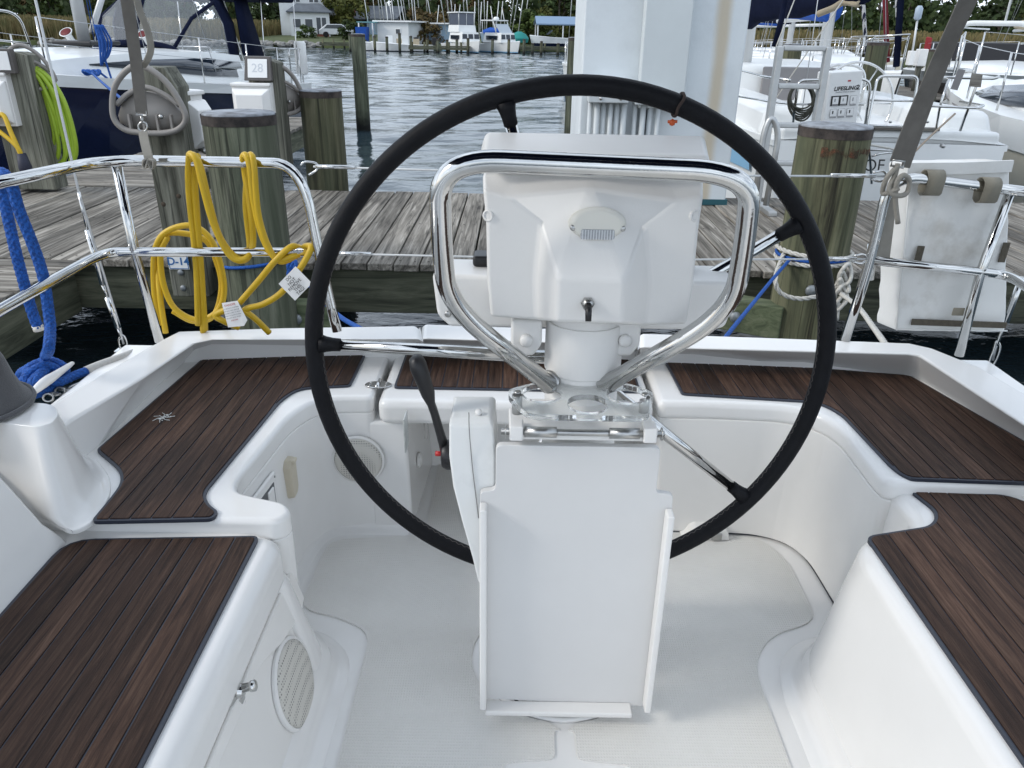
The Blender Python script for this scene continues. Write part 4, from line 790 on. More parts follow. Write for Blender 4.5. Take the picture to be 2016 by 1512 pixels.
def hanger(c, s, label, tilt=0.):
    o = thing('cable_hanger', c, label, 'cable hanger', None); c = V(c)
    P = lambda x, z, y=0: c + V(((x * cos(tilt)) * s, y * s + x * sin(tilt) * s, z * s))
    outl = [(-1, -.55), (-1.02, -.2), (-.85, .35), (-.5, .75), (-.1, .95), (.3, .82), (.7, .45), (1.0, -.15), (1.02, -.5), (.75, -.75), (.3, -.85), (-.3, -.85), (-.75, -.78)]
    MB().tube(cr([P(x, z) for x, z in outl], 5, True), .085 * s, 10, True).out('outer_ring', HNG, o)
    MB().tube(cr([P(-.9, -.1, .05), P(-.5, .2, .05), P(0, .38, .05), P(.5, .2, .05), P(.9, -.1, .05)], 5), .075 * s, 8).out('inner_arch', HNG, o)
    dr = [[P(x * k, (z * .62 - .28) * k - .02, y) for x, z in outl] for k, y in ((.93, .12), (.86, .55), (.5, .62))]
    MB().loft(dr, cap=True).out('drum', HNG, o)
    mb = MB()
    for q in (-.6, -.2, .2, .6): mb.loft([[P(q - .03, z, y) for z, y in ((-.85, -.02), (-.35, -.02), (-.35, .5), (-.85, .5))], [P(q + .03, z, y) for z, y in ((-.85, -.02), (-.35, -.02), (-.35, .5), (-.85, .5))]])
    mb.out('ribs', HNG, o, smooth=False); bpy.data.objects[mb and 'ribs' if False else [k for k in WL if k.startswith('ribs')][-1]]['kind'] = 'stuff'
    MB().lathe(P(.35, -.4, -.02), [(.07 * s, 0), (.06 * s, .05 * s), (0, .05 * s)], 12, (0, -1, 0)).out('screw', STL, o); return o
hanger(at(289, 200, 3.82), .165, 'taupe oval cable hanger on the grey post')
# white power boxes
def power_box(c, w_, h, d, label, rz=0):
    o = thing('power_box', c, label, 'power box', 'white shore power boxes'); c = V(c); m = Matrix.Rotation(rz, 3, 'Z'); P = lambda x, y, z: c + m @ V((x, y, z))
    q = lambda s, t, y0, y1, z0, z1: [[P(x, y, z) for x, z in ((-w_ / 2 * a, z0 * a2), (w_ / 2 * a, z0 * a2), (w_ / 2 * a, z1 * a2), (-w_ / 2 * a, z1 * a2))] for a, a2, y in s]
    MB().loft([[P(x * w_ / 2, y, z) for x, z in ((-1, 0), (1, 0), (1, h), (-1, h))] for y in (d, 0)]).out('case', PLA, o, bev=.006, seg=2)
    MB().loft([[P(x * w_ / 2 * k, y, h * .45 + (z - h * .45) * k2) for x, z in ((-1, .02), (1, .02), (1, h * .85), (-1, h * .85))] for k, k2, y in ((.97, 1, -.001), (.95, .98, -.02), (.68, .62, -.07))]).out('cover', PLA, o, bev=.006, seg=2)
    MB().box(P(0, -.004, h - .012), (w_ * 1.02, .03, .02), rz).out('lid_hinge', PLA, o, bev=.003, seg=1); MB().lathe(P(0, -.02, .012), [(.018, -.02), (.018, .03), (.012, .03), (.012, 0), (0, 0)], 14, m @ V((0, -1, -.2))).out('latch_ring', STL, o); return o
q = at(383, 230, 4.09); power_box((q.x, 4.10, at(383, 300, 4.09).z), .14, .30, .12, 'white power box fixed to the right side of the D-14 post', rz=1.2)
q = at(500, 218, 5.93); power_box((q.x, 5.92, q.z - .06), .28, .25, .12, 'white power box below the plate numbered 28')
p2 = post(484, 545, 118, 330, 6.0, 'grey timber post holding the plate numbered 28', d=.17, chamfer=.02)
hd_ = at(507, 118, 5.96); c = at(507, 135, 5.955); rt_ = V((1, 0, 0)); up_ = V((0, .30, .95)).normalized()
hs_ = MB().loft([[c + rt_ * x + up_ * z + V((0, y, 0)) for x, z in ((-.1, -.085), (.1, -.085), (.09, .085), (-.09, .085))] for y in (.0, .05)]).out('plate_housing', mk('bronze_plastic', (.10, .09, .085), .5), p2, bev=.006, seg=2)
nf = rt_.cross(up_); sg = MB().loft([[c + rt_ * x + up_ * z + nf * y for x, z in ((-.07, -.065), (.07, -.065), (.07, .065), (-.07, .065))] for y in (.001, .006)]).out('number_plate', WHT, bev=.003, seg=2); tag(sg, 'white slip number plate reading 28 on its bronze housing', 'sign')
text('lettering', '28', .085, mk('faded_grey_print', (.58, .60, .63), .5), c + nf * .0066, rt_, up_, sg)
hanger(at(553, 180, 6.12), .19, 'taupe cable hanger beside the number 28 plate', tilt=.9)
# left pedestal with the green hose
p3 = post(-40, 50, 102, 372, 5.80, 'grey timber post at the far left behind the green hose', d=.17, chamfer=.02)
c = at(2, 120, 5.76); MB().box(c, (.19, .05, .16)).out('plate_housing', bpy.data.materials['bronze_plastic'], p3, bev=.006, seg=2)
sg = MB().box(c + V((0, -.03, .002)), (.15, .006, .12)).out('number_plate', WHT, bev=.003, seg=2); tag(sg, 'blank looking white plate on the far left post', 'sign')
q = at(14, 245, 5.77); power_box((q.x - .06, 5.74, q.z - .01), .30, .36, .14, 'white power box on the far left post, yellow plug below')
HOSE = mk('lime_hose', (.32, .46, .035), .4, var=.15, vs=10); c = at(78, 232, 5.9)
hz = thing('garden_hose', c, 'coiled lime green hose hanging at far left', 'hose')
for i in range(8):
    rx = .075 + .019 * i; zb_ = (-.20, -.30, -.16, -.36, -.33, -.40, -.38, -.37)[i]; zt_ = .36 - .008 * (i % 3)
    tube('hose_loop', cr([c + V(q) for q in ((-.10, .02, zt_ - .12), (-.04, -.01 * (i % 2), zt_), (rx * .55, -.012 * (i % 3), zt_ - .05), (rx, -.012 * (i % 3), zt_ * .25 + .05), (rx * 1.12, -.01 * (i % 2), zb_ * .3), (rx * .95, 0, zb_ * .75), (rx * .35, .01, zb_), (-.08, .02, zb_ + .05), (-.15, .04, zb_ * .4), (-.16, .05, .1))], 6, True), .0155, HOSE, hz, 8, True)
hanger(at(52, 135, 5.86), .16, 'taupe hanger holding the green hose', tilt=.3)
YEL = mk('yellow_cable', (.62, .40, .015), .42, var=.1, vs=20, bump=.0004, bs=200)
o = tag(tube('shore_power_cable', cr([at(-20, 250, 5.65), at(4, 225, 5.66), at(22, 262, 5.62), at(40, 302, 5.6), at(43, 310, 5.6), at(30, 285, 5.6), at(-25, 240, 5.65)], 6), .016, YEL), 'short yellow cable with dark plug at the far left post', 'cable')
MB().tube([at(42, 302, 5.6), at(50, 330, 5.6), at(53, 345, 5.6)], [.03, .045, .03], 10).out('plug', mk('navy_rubber', (.02, .022, .04), .6), o)
# ================================================================ rails, wires, ropes and straps on our boat
ZR = 1.56
y0 = atz(400, 320, ZR).y
TR_ = .0127
zm = at(265, 497, y0).z
rail = tube('stern_rail', rnd([atz(-150, 392, ZR), atz(205, 315, ZR), atz(480, 320, ZR), at(592, 323, y0), at(641, 560, y0 - .02), at(664, 652, y0 - .03)], .11, 9), TR_, CHR, boat, 14)
tube('mid_rail', rnd([atz(-150, 700, zm), atz(0, 610, zm), atz(205, 496, zm), at(265, 496, y0), at(638, 497, y0 - .01)], .10, 8), .0115, CHR, rail, 12)
tube('rail_post', [at(228, 318, y0), at(265, 496, y0), at(314, 672, y0 + .01)], .0118, CHR, rail, 12)
mb = MB().tube(cr([at(592, 326, y0), at(600, 319, y0), at(622, 322, y0), at(624, 334, y0), at(608, 345, y0)], 4), .003, 6); mb.out('wire_eye', CHR, rail)
yr = 1.90
rail2 = tube('stern_rail', rnd([at(1664, 670, yr), at(1716, 505, yr), at(1752, 345, yr), at(1990, 374, yr + .02), at(2100, 388, yr - .05)], .075, 9), TR_, CHR, boat, 14)
tube('mid_rail', rnd([at(1712, 512, yr), at(1930, 535, yr + .0), at(1985, 542, yr), at(2030, 570, yr - .12), at(2120, 660, yr - .4)], .05, 6), .0115, CHR, rail2, 12)
tube('rail_post', [at(1990, 374, yr + .02), at(1930, 538, yr), at(1888, 700, yr)], .0118, CHR, rail2, 12)
tube('flag_socket', [at(1717, 480, yr + .03), at(1712, 550, yr + .03)], .011, CHR, rail2, 12)
WIRE = mk('steel_wire', (.55, .56, .57), .35, .8)
for a, b, nm in (((617, 328), (1745, 347), 'upper'), ((655, 499), (1706, 510), 'lower')):
    p, q = at(*a, y0 - .01), at(*b, yr + .0); d_ = (q - p)
    wv = tube('lifeline', [p, p + d_ * .33 + V((0, 0, -.006)), p + d_ * .66 + V((0, 0, -.006)), q], .0026, mk('white_coated_wire', (.6, .62, .63), .4), boat, 6)
    tube('turnbuckle', [p + d_ * .004, p + d_ * .07], .0048, CHR, wv, 8); tube('turnbuckle', [q - d_ * .10, q - d_ * .02], .0048, CHR, wv, 8); tube('wire_eye', cr([q - d_ * .025 + V((0, 0, .008)), q - d_ * .008 + V((0, 0, .012)), q, q - d_ * .008 + V((0, 0, -.012)), q - d_ * .025 + V((0, 0, -.008))], 4), .003, CHR, wv, 6)
def stay(foot, pts, Y, par):
    f = atz(*foot, 1.01); Y = f.y; p = [at(x, y, Y) for x, y in pts]; d_ = (p[-1] - p[-2]).normalized(); w_ = tube('backstay', [f + V((0, 0, .02))] + p + [p[-1] + d_ * 6], .0034, WIRE, par, 8)
    def seg(a, b, r, nm, m=CHR): return tube(nm, [at(*a, Y), at(*b, Y)], r, m, w_, 10)
    return f, Y, w_, seg
f, Y, w_, seg = stay((246, 690), [(235, 640), (192, 500), (155, 378), (70, 0)], 0, boat)
seg((155, 378), (172, 452), .0042, 'swage'); seg((172, 452), (202, 560), .0078, 'turnbuckle'); seg((202, 560), (212, 585), .0045, 'thread'); seg((212, 585), (233, 645), .0088, 'turnbuckle'); seg((233, 645), (240, 668), .0045, 'thread')
tube('shackle', cr([at(238, 662, Y), at(234, 672, Y), at(238, 688, Y), at(246, 690, Y), at(250, 676, Y), at(244, 662, Y)], 4, True), .003, CHR, w_, 6, True); MB().box(f + V((0, 0, -.002)), (.05, .03, .012)).out('chainplate', CHR, w_, bev=.003, seg=2)
f, Y, w_, seg = stay((1950, 722), [(1962, 680), (1995, 590), (2040, 500), (2200, 0)], 0, boat)
seg((1962, 680), (1980, 630), .0045, 'thread'); seg((1980, 635), (2012, 545), .0088, 'turnbuckle')
tube('shackle', cr([at(1962, 672, Y), at(1969, 682, Y), at(1964, 702, Y), at(1953, 722, Y), at(1948, 712, Y), at(1956, 690, Y)], 4, True), .003, CHR, w_, 6, True)
# webbing straps to the bimini
WEB = mk('grey_webbing', (.17, .16, .145), .9, var=.2, vs=25, bump=.0008, bs=900); WEBL = mk('pale_webbing', (.34, .32, .28), .9, var=.2, vs=25, bump=.0008, bs=700)
def ribbon(name, pts, w_, mat, par=None, th=.0016, side=None):
    pts = [V(p) for p in pts]; lp = []
    for i, p in enumerate(pts):
        t = (pts[min(i + 1, len(pts) - 1)] - pts[max(i - 1, 0)]).normalized(); s = V(side) if side else V((1, 0, 0)); s = (s - t * s.dot(t)).normalized(); n_ = s.cross(t)
        lp.append([p + s * w_ / 2 + n_ * th, p - s * w_ / 2 + n_ * th, p - s * w_ / 2 - n_ * th, p + s * w_ / 2 - n_ * th])
    return MB().loft(lp).out(name, mat, par, smooth=False)
ys = y0 - .02
s_ = thing('webbing_strap', at(290, 320, ys), 'grey webbing strap rising from the left stern rail', 'strap'); e_ = (at(250, 0, ys - .05) - at(268, 120, ys - .02)).normalized()
ribbon('webbing', [at(279, 222, ys), at(268, 120, ys - .02), at(250, 0, ys - .05), at(250, 0, ys - .05) + e_ * .9], .026, WEB, s_)
ribbon('tail', cr([at(266, -20, ys - .03), at(275, 20, ys - .03), at(290, 60, ys - .02), at(297, 95, ys - .01), at(290, 118, ys - .01), at(281, 132, ys)], 5), .014, WEBL, s_, side=(.7, .7, 0))
tube('buckle', [at(268, 214, ys), at(288, 216, ys), at(289, 228, ys), at(268, 226, ys)], .0028, STL, s_, 6, True)
tube('snap_ring', [at(281 + 9 * cos(a * .7), 250 + 10 * sin(a * .7), ys) for a in range(9)], .0022, STL, s_, 6, True); tube('hook', [at(278, 228, ys), at(281, 243, ys)], .003, STL, s_, 6)
ribbon('tie_webbing', cr([at(281, 258, ys), at(286, 285, ys - .012), at(293, 312, ys - .018), at(297, 326, ys - .004), at(292, 318, ys + .016)], 4), .020, WEBL, s_)
for a, b in ((284, 326), (303, 327)): ribbon('tie_loop', cr([at(290, 312, ys - .018), at(a, 316, ys - .02), at(a, b, ys - .016), at((a + 293) / 2, 330, ys - .018), at(293, 316, ys - .018)], 4), .010, WEBL, s_, side=(.5, .8, .3))
ys = yr - .02
s_ = thing('webbing_strap', at(1760, 345, ys), 'broad grey webbing strap rising from the right stern rail', 'strap'); e_ = (at(1905, 0, ys - .06) - at(1850, 120, ys - .03)).normalized()
ribbon('webbing', [at(1768, 318, ys), at(1800, 235, ys - .01), at(1850, 120, ys - .03), at(1905, 0, ys - .06), at(1905, 0, ys - .06) + e_ * .9], .040, WEB, s_, side=(1, 0, .3))
ribbon('webbing_back', [at(1782, 330, ys + .02), at(1830, 195, ys + .012), at(1885, 60, ys), at(1915, 0, ys - .01), at(1915, 0, ys - .01) + e_ * .8], .022, WEB, s_, side=(1, 0, .3))
tube('buckle', [at(1757, 314, ys), at(1781, 318, ys), at(1778, 330, ys), at(1754, 326, ys)], .003, STL, s_, 6, True)
tube('tie_cord', cr([at(1768, 322, ys), at(1762, 345, ys), at(1750, 372, ys - .01), at(1765, 385, ys - .015), at(1785, 380, ys), at(1790, 355, ys), at(1778, 345, ys - .02), at(1766, 360, ys - .02), at(1763, 395, ys - .01), at(1768, 440, ys - .01)], 6), .0062, WEBL, s_, 8)
tube('tie_cord', cr([at(1768, 326, ys), at(1745, 352, ys), at(1738, 380, ys + .01), at(1752, 378, ys - .01), at(1770, 370, ys - .02)], 6), .0062, WEBL, s_, 8)
ribbon('hanging_strap', [at(1752, 380, ys + .03), at(1745, 450, ys + .035), at(1738, 508, ys + .035)], .034, WEBL, s_)
# canvas bag board on the right rail
CANV = mk('soiled_white_canvas', (.74, .735, .71), .85, col2=(.40, .36, .30), vs=3.2, p0=.28, p1=.48, bump=.004, bs=14); VEL = mk('velcro', (.12, .105, .08), .95, var=.3, vs=90, bump=.002, bs=500)
yb_ = yr + .05
cn = [at(1792, 322, yb_), at(1990, 318, yb_ + .02), at(1981, 655, yb_ + .02), at(1764, 652, yb_)]
NX, NZ = 12, 18; lp = []
def cq(u, v): return (cn[0] * (1 - u) + cn[1] * u) * (1 - v) + (cn[3] * (1 - u) + cn[2] * u) * v
fr = [[cq(i / NX, j / NZ) + V((.0015 * sin(j * 2.1) * (i == 0), -.010 * sin(pi * i / NX) * sin(pi * j / NZ) - .0035 * sin(i * 1.7 + j * .9) + .002 * sin(j * 1.9), 0)) for i in range(NX + 1)] for j in range(NZ + 1)]
bkk = [[p + V((-.022, .075, -.004)) for p in r] for r in fr]
mb = MB(); n1 = NX + 1; vv = [p for r in fr for p in r] + [p for r in bkk for p in r]; o2 = n1 * (NZ + 1); ff = []
for j in range(NZ):
    for i in range(NX): a = j * n1 + i; ff += [(a, a + n1, a + n1 + 1, a + 1), (o2 + a, o2 + a + 1, o2 + a + n1 + 1, o2 + a + n1)]
for j in range(NZ): a = j * n1; b = a + NX; ff += [(a, o2 + a, o2 + a + n1, a + n1), (b, b + n1, o2 + b + n1, o2 + b)]
for i in range(NX): a = i; b = NZ * n1 + i; ff += [(a, a + 1, o2 + a + 1, o2 + a), (b, o2 + b, o2 + b + 1, b + 1)]
bag = mb.add(vv, ff).out('canvas_bag', CANV, bev=.008, seg=2, ang=50); tag(bag, 'soiled white canvas bag strapped on the right stern rail', 'canvas bag')
ribbon('top_hem', [cq(-.03, -.002) + V((0, -.006, -.012)), cq(.5, 0) + V((0, -.010, -.012)), cq(1.01, -.005) + V((0, -.006, -.012))], .028, mk('white_hem', (.70, .70, .68), .8, bump=.002, bs=30), bag, .004, side=(0, 0, 1))
tube('edge_piping', [cq(.0, .05) + V((0, -.004, 0)), cq(.0, .5) + V((0, -.006, 0)), cq(0, .99) + V((0, -.004, 0))], .0022, bpy.data.materials['white_hem'], bag, 6)
tube('edge_piping', [cq(.0, .985) + V((0, -.004, 0)), cq(.5, .985) + V((0, -.006, 0)), cq(1, .985) + V((0, -.004, 0))], .0022, bpy.data.materials['white_hem'], bag, 6)
for u, v_, w2, h2 in ((.13, .52, .018, .052), (.93, .50, .018, .052), (.54, .935, .255, .017)): MB().box(cq(u, v_) + V((0, -.0135, 0)), (w2, .004, h2), ry=.02).out('velcro_patch', VEL, bag, bev=.001, seg=1)
KH = mk('khaki_webbing', (.27, .25, .20), .9, var=.2, vs=30, bump=.001, bs=600)
for px, py in ((1838, 351), (1948, 366)):
    c = at(px, py, yr + .01); MB().loft([[c + V((s * .021, .021 * sin(a) + .004, .019 * cos(a) - (.022 if cos(a) < -.5 else 0))) for a in [k * 2 * pi / 14 for k in range(14)]] for s in (-1, 1)], cap=False).out('rail_strap', KH, bag, sol=.003)
c = at(1905, 617, yr); MB().loft([[c + V((s * .016 + .008 * sin(a) , .017 * sin(a), .010 * s2 + .0)) for a in [k * 2 * pi / 12 for k in range(12)]] for s, s2 in ((0, -1), (.35, 1))], cap=False).out('rail_strap', KH, bag, sol=.003); MB().box(c + V((-.018, .012, 0)), (.03, .004, .021)).out('buckle_pad', KH, bag, bev=.001, seg=1)
# yellow shore power cable draped over the left rail
yy = y0
D = lambda x, y, d=0.: at(x, y, yy + d)
o = thing('shore_power_cable', D(440, 500), 'yellow shore power cable draped over the left stern rail with paper tags', 'cable'); cb = .0078
seq = [[(312, 640, .12), (303, 560, .12), (306, 490, .1), (330, 455, .1), (380, 445, .1), (420, 480, .1), (441, 560, .1), (430, 610, .1), (390, 630, .1), (345, 608, .1), (322, 560, .1), (316, 500, .1), (330, 466, .1)],
       [(326, 655, .1), (316, 590, .1), (312, 520, .12), (322, 462, .12), (400, 470, .12), (428, 520, .12), (436, 570, .12), (420, 622, .12), (380, 632, .12), (340, 612, .12)],
       [(400, 655, .03), (398, 560, .025), (388, 440, .02), (378, 335, .015), (377, 312, .0), (382, 306, -.01), (395, 330, -.02), (412, 400, -.022), (432, 465, -.022), (462, 505, -.022), (485, 508, -.02), (498, 480, .0), (494, 420, .0), (482, 340, .01), (478, 312, .0), (484, 306, -.012), (492, 330, -.02), (500, 400, -.022), (518, 470, -.022), (545, 510, -.022), (575, 505, -.02), (600, 495, .0), (586, 486, .015)],
       [(390, 640, .02), (386, 520, .02), (372, 380, .015), (372, 312, .0), (378, 305, -.012), (388, 320, -.02), (400, 370, -.025), (420, 440, -.026), (450, 500, -.025), (478, 513, -.02), (492, 490, .01), (484, 400, .01), (490, 318, .01), (495, 306, -.008), (500, 330, -.02), (508, 420, -.025), (528, 485, -.025), (552, 515, -.024), (590, 500, .0)],
       [(404, 650, .03), (392, 480, .025), (381, 330, .02), (378, 312, .006), (390, 308, -.01)],
       [(472, 596, -.03), (510, 552, -.03), (545, 510, -.03), (575, 485, -.015), (587, 492, .01), (572, 500, .015)],
       [(480, 612, -.03), (490, 606, -.03), (520, 598, -.03), (555, 575, -.03), (590, 530, -.03), (612, 490, -.02), (604, 484, .0), (594, 490, .01)],
       [(458, 605, -.02), (425, 620, -.02), (440, 632, -.02), (470, 645, .0)], [(482, 612, -.03), (505, 630, -.02), (530, 655, .0)]]
for s in seq: tube('cable_run', cr([D(*q) for q in s], 7), cb, YEL, o, 10)
def tagp(name, q, rot, tilt, lines, size, par, colr=INK, offs=.0):
    c = D(*q); r_ = V((cos(rot), 0, sin(rot))); u_ = V((-sin(rot), .15, cos(rot))).normalized(); n_ = r_.cross(u_)
    t_ = MB().loft([[c + r_ * x + u_ * z + n_ * (d_ + .004 * sin(x * 80)) for x, z in tilt] for d_ in (0, .0008)]).out(name, WHT, par, smooth=False)
    for k, (s, sz, cc, dy) in enumerate(lines): text('lettering', s, sz, cc, c + n_ * .0052 + u_ * dy, r_, u_, t_, ext=.0002)
    return t_
tagp('warning_tag', (582, 560, -.042), R(44), [(-.032, -.026), (.034, -.026), (.034, .030), (-.032, .030)], [('DO', .0105, INK, .021), ('NOT', .0115, INK, .010), ('REMOVE', .0115, INK, -.000), ('THIS', .0115, INK, -.010), ('TAG!', .0115, INK, -.020)], .01, o)
tagp('instruction_tag', (460, 618, -.042), R(14), [(-.026, -.030), (.018, -.034), (.030, -.022), (.022, .030), (-.022, .032)], [('DANGER', .007, REDINK, .024), ('TO REDUCE THE RISK', .0042, GREYINK, .016), ('OF ELECTRIC SHOCK', .0042, GREYINK, .010), ('CONNECT FIRST TO BOAT', .0036, GREYINK, .004), ('THEN TO SHORE POWER', .0036, GREYINK, -.002), ('DO NOT USE IF WORN', .0036, GREYINK, -.008), ('KEEP DRY', .0042, REDINK, -.015)], .005, o)
# blue dock lines
def resample(p, d):
    p = [V(q) for q in p]; o = [p[0]]; acc = 0.
    for a, b in zip(p, p[1:]):
        l = (b - a).length; t = d - acc
        while t <= l and l > 1e-9: o.append(a + (b - a) * (t / l)); t += d
        acc = (acc + l) % d if l + acc >= d else acc + l
    return o
def braid(name, pts, r, mat, par, n=10):                        # woven cover: a checkered relief on the tube
    p = resample(pts, max(.0045, r * .62)); mb = MB().tube(p, r, n); m = len(p)
    for i in range(m):
        for k in range(n):
            q = mb.v[i * n + k]; mb.v[i * n + k] = p[i] + (q - p[i]) * (1.055 if (i + k) % 2 else .955)
    return mb.out(name, mat, par, smooth=False)
def strand3(name, pts, r, mat, par, turn=None):                 # three strand laid rope
    p = resample(pts, r * .9); mb = MB(); turn = turn or .75
    for s in range(3):
        q = []; u = None
        for i in range(len(p)):
            t = (p[min(i + 1, len(p) - 1)] - p[max(i - 1, 0)]).normalized(); u = (u - t * u.dot(t)).normalized() if u else t.orthogonal().normalized(); w_ = t.cross(u); a = i * turn * .75 + s * 2 * pi / 3; q.append(p[i] + (u * cos(a) + w_ * sin(a)) * r * .55)
        mb.tube(q, r * .52, 6)
    o = mb.out(name, mat, par); o['kind'] = 'stuff'; return o
BLU = mk('blue_rope', (.010, .10, .42), .75, col2=(.004, .045, .20), vs=180, p0=.4, p1=.6, bump=.0025, bs=240)
WROPE = mk('white_rope', (.60, .58, .53), .85, var=.25, vs=120, bump=.003, bs=160)
yl = atz(60, 345, ZR).y
o = thing('dock_line', atz(90, 740, 1.0), 'thick blue dock line knotted on the left cleat and hung over the rail', 'rope')
E_ = lambda x, y, d=0.: at(x, y, yl + d); kn = atz(85, 742, 1.03)
braid('rope_run', cr([E_(75, 645, .02), E_(62, 610, .02), E_(48, 560, .015), E_(32, 500, .01), E_(16, 430, .02), E_(2, 368, .03), E_(-4, 346, .01), E_(6, 341, -.02), E_(22, 362, -.03), E_(38, 415, -.03), E_(62, 475, -.03), E_(84, 540, -.03), E_(95, 610, -.03), E_(99, 650, -.05), E_(95, 690, -.10), kn + V((.02, 0, .06)), kn + V((.01, 0, .03))], 7), .0118, BLU, o)
tube('whipping', [E_(73, 640, .02), E_(77, 650, .021)], .0122, mk('white_tape', (.7, .66, .58), .6), o, 12)
K = lambda x, y, h=.02: atz(x, y, 1.0 + h)
for s in ([(45, 735, .02), (60, 722, .05), (95, 710, .06), (125, 722, .05), (128, 742, .03), (110, 752, .03), (70, 745, .05), (50, 730, .06), (38, 742, .03), (42, 770, .02), (60, 772, .03), (72, 748, .055), (88, 730, .06)],
          [(38, 740, .03), (55, 728, .04), (88, 745, .045), (115, 752, .035), (135, 745, .03), (150, 738, .03), (172, 730, .03)],
          [(52, 775, .02), (46, 755, .05), (55, 738, .06), (85, 720, .07), (112, 730, .05), (90, 768, .02), (60, 778, .02)],
          [(120, 745, .03), (95, 765, .02), (70, 770, .03), (62, 755, .05), (80, 735, .06), (105, 722, .05)]): braid('rope_run', cr([K(*q) for q in s], 6), .0114, BLU, o)
tube('spliced_eye', cr([K(170, 731, .03), K(200, 718, .03), K(238, 704, .03), K(262, 694, .02)], 5), [.013 - .0002 * k for k in range(16)], mk('grey_cover', (.55, .54, .52), .9, var=.2, vs=80, bump=.001, bs=300), o, 10)
cle = MB().tube(cr([K(62, 775, .05), K(85, 755, .055), K(110, 738, .055), K(143, 715, .05)], 4), [.006, .008, .010, .011, .012, .012, .012, .011, .010, .009, .008, .007, .005], 10)
for q in ((92, 752), (108, 740)): cle.tube([K(*q, .0), K(*q, .05)], [.012, .009], 10)
cle.out('cleat', PLA, boat); bpy.data.objects['cleat']['kind'] = 'stuff'
sh = thing('shackle_chain', K(110, 775), 'small steel shackle and chain links on the left side deck', 'shackle')
for i, (x, y) in enumerate(((95, 783), (107, 776), (118, 770), (128, 766))):
    c = K(x, y, .012); a = i * 1.1; tube('chain_link', [c + V((.013 * cos(t), .008 * sin(t) * (1 if i % 2 else .5), .009 * sin(t) * (0 if i % 2 else 1))) for t in [k * pi / 6 for k in range(12)]], .0028, STL, sh, 7, True)
tube('snap_hook', cr([K(130, 765, .01), K(145, 758, .012), K(165, 752, .012), K(150, 757, .016), K(135, 764, .016)], 4), .0035, STL, sh, 7)
# winch under a grey canvas cover
wc = atz(-62, 806, 1.203); tp = at(0, 760, 1.10)
mb = MB(); n = 28; lp = []
for r_, z_, wv in ((.104, .0, .004), (.103, .014, .003), (.092, .03, .004), (.082, .06, .006), (.076, .095, .006), (.068, .118, .006), (.045, .132, .003), (.0, .136, 0)):
    lp.append([wc + V(((r_ + wv * sin(5 * a + 9 * z_)) * cos(a), (r_ + wv * sin(5 * a + 9 * z_)) * sin(a), z_)) for a in [2 * pi * k / n for k in range(n)]])
o = mb.loft(lp).out('winch_cover', GRYC); tag(o, 'grey canvas winch cover on the white pedestal at left', 'winch cover')
MB().tube([wc + V((.106 * cos(2 * pi * k / 40), .106 * sin(2 * pi * k / 40), .008)) for k in range(40)], .005, 6, True).out('hem', GRYC, o)
# mooring lines round the pilings
pl_ = [x for x in bpy.data.objects if x.name.startswith('piling')]
def wrap(c, r, z, tilt, a0, a1, k=30, ph=0): return [V((c.x + r * cos(R(a0 + (a1 - a0) * t / k)), c.y + r * sin(R(a0 + (a1 - a0) * t / k)), z + tilt * cos(R(a0 + (a1 - a0) * t / k) + ph))) for t in range(k + 1)]
c = pl_[0].location; z1 = at(1590, 520, 3.63).z
o = thing('mooring_line', (c.x, c.y, z1), 'thin blue mooring line round the brown piling, running down to our transom', 'rope')
MB().tube(wrap(c, .178, z1 + .012, .006, 0, 360)[:-1], .0085, 8, True).out('rope_turn', BLU, o)
tube('rope_run', cr([V((c.x - .15, c.y - .11, z1 + .01)), at(1525, 545, 3.4), at(1480, 600, 2.9), at(1430, 662, 2.4), at(1400, 705, 2.2)], 5), .008, BLU, o, 8)
o = thing('mooring_line', (c.x, c.y, z1), 'white three strand mooring line round the brown piling', 'rope')
strand3('rope_turn', wrap(c, .178, z1 - .008, .006, 0, 360, 60), .0112, WROPE, o); strand3('rope_turn', wrap(c, .180, z1 + .030, -.008, 0, 360, 60), .0112, WROPE, o)
strand3('rope_run', cr([V((c.x - .17, c.y - .06, z1 + .02)), at(1527, 545, 3.58), at(1535, 575, 3.56), at(1570, 588, 3.56), at(1610, 583, 3.58), at(1640, 570, 3.62), at(1655, 545, 3.65)], 6), .0112, WROPE, o)
mb = MB(); kc = at(1656, 565, 3.62)
for i in range(5): mb.tube(cr([kc + V((.028 * cos(t + i), -.02 + .012 * sin(2 * t + i), .05 * sin(t) - .035 * i + .07)) for t in [k * pi / 4 for k in range(8)]], 3, True), .0095, 7, True)
mb.out('knot', WROPE, o); [x for x in o.children if x.name.startswith('knot')][0]['kind'] = 'stuff'
strand3('rope_run', cr([kc + V((0, 0, -.03)), at(1690, 605, 3.2), at(1720, 645, 2.8), at(1745, 680, 2.45), at(1770, 715, 2.3)], 5), .0105, WROPE, o)
tube('rope_end', cr([kc + V((-.01, 0, -.05)), at(1650, 600, 3.6), at(1648, 630, 3.6)], 4), .009, WROPE, o, 8)
c = pl_[1].location; z1 = at(520, 530, 3.63).z
o = thing('mooring_line', (c.x, c.y, z1), 'blue mooring line tied round the thick green piling', 'rope')
MB().tube(wrap(c, .180, z1, .02, 0, 360, ph=.5)[:-1], .0085, 8, True).out('rope_turn', BLU, o)
for k in range(3): tube('knot_turn', cr([at(575 + 8 * cos(t + k), 525 + 14 * sin(t) + 3 * k, 3.62 - .01 * cos(2 * t)) for t in [j * pi / 4 for j in range(8)]], 3, True), .0085, BLU, o, 7, True)
tube('rope_run', cr([at(585, 530, 3.62), at(620, 575, 3.1), at(665, 620, 2.6), at(715, 650, 2.3)], 5), .0085, BLU, o, 8)
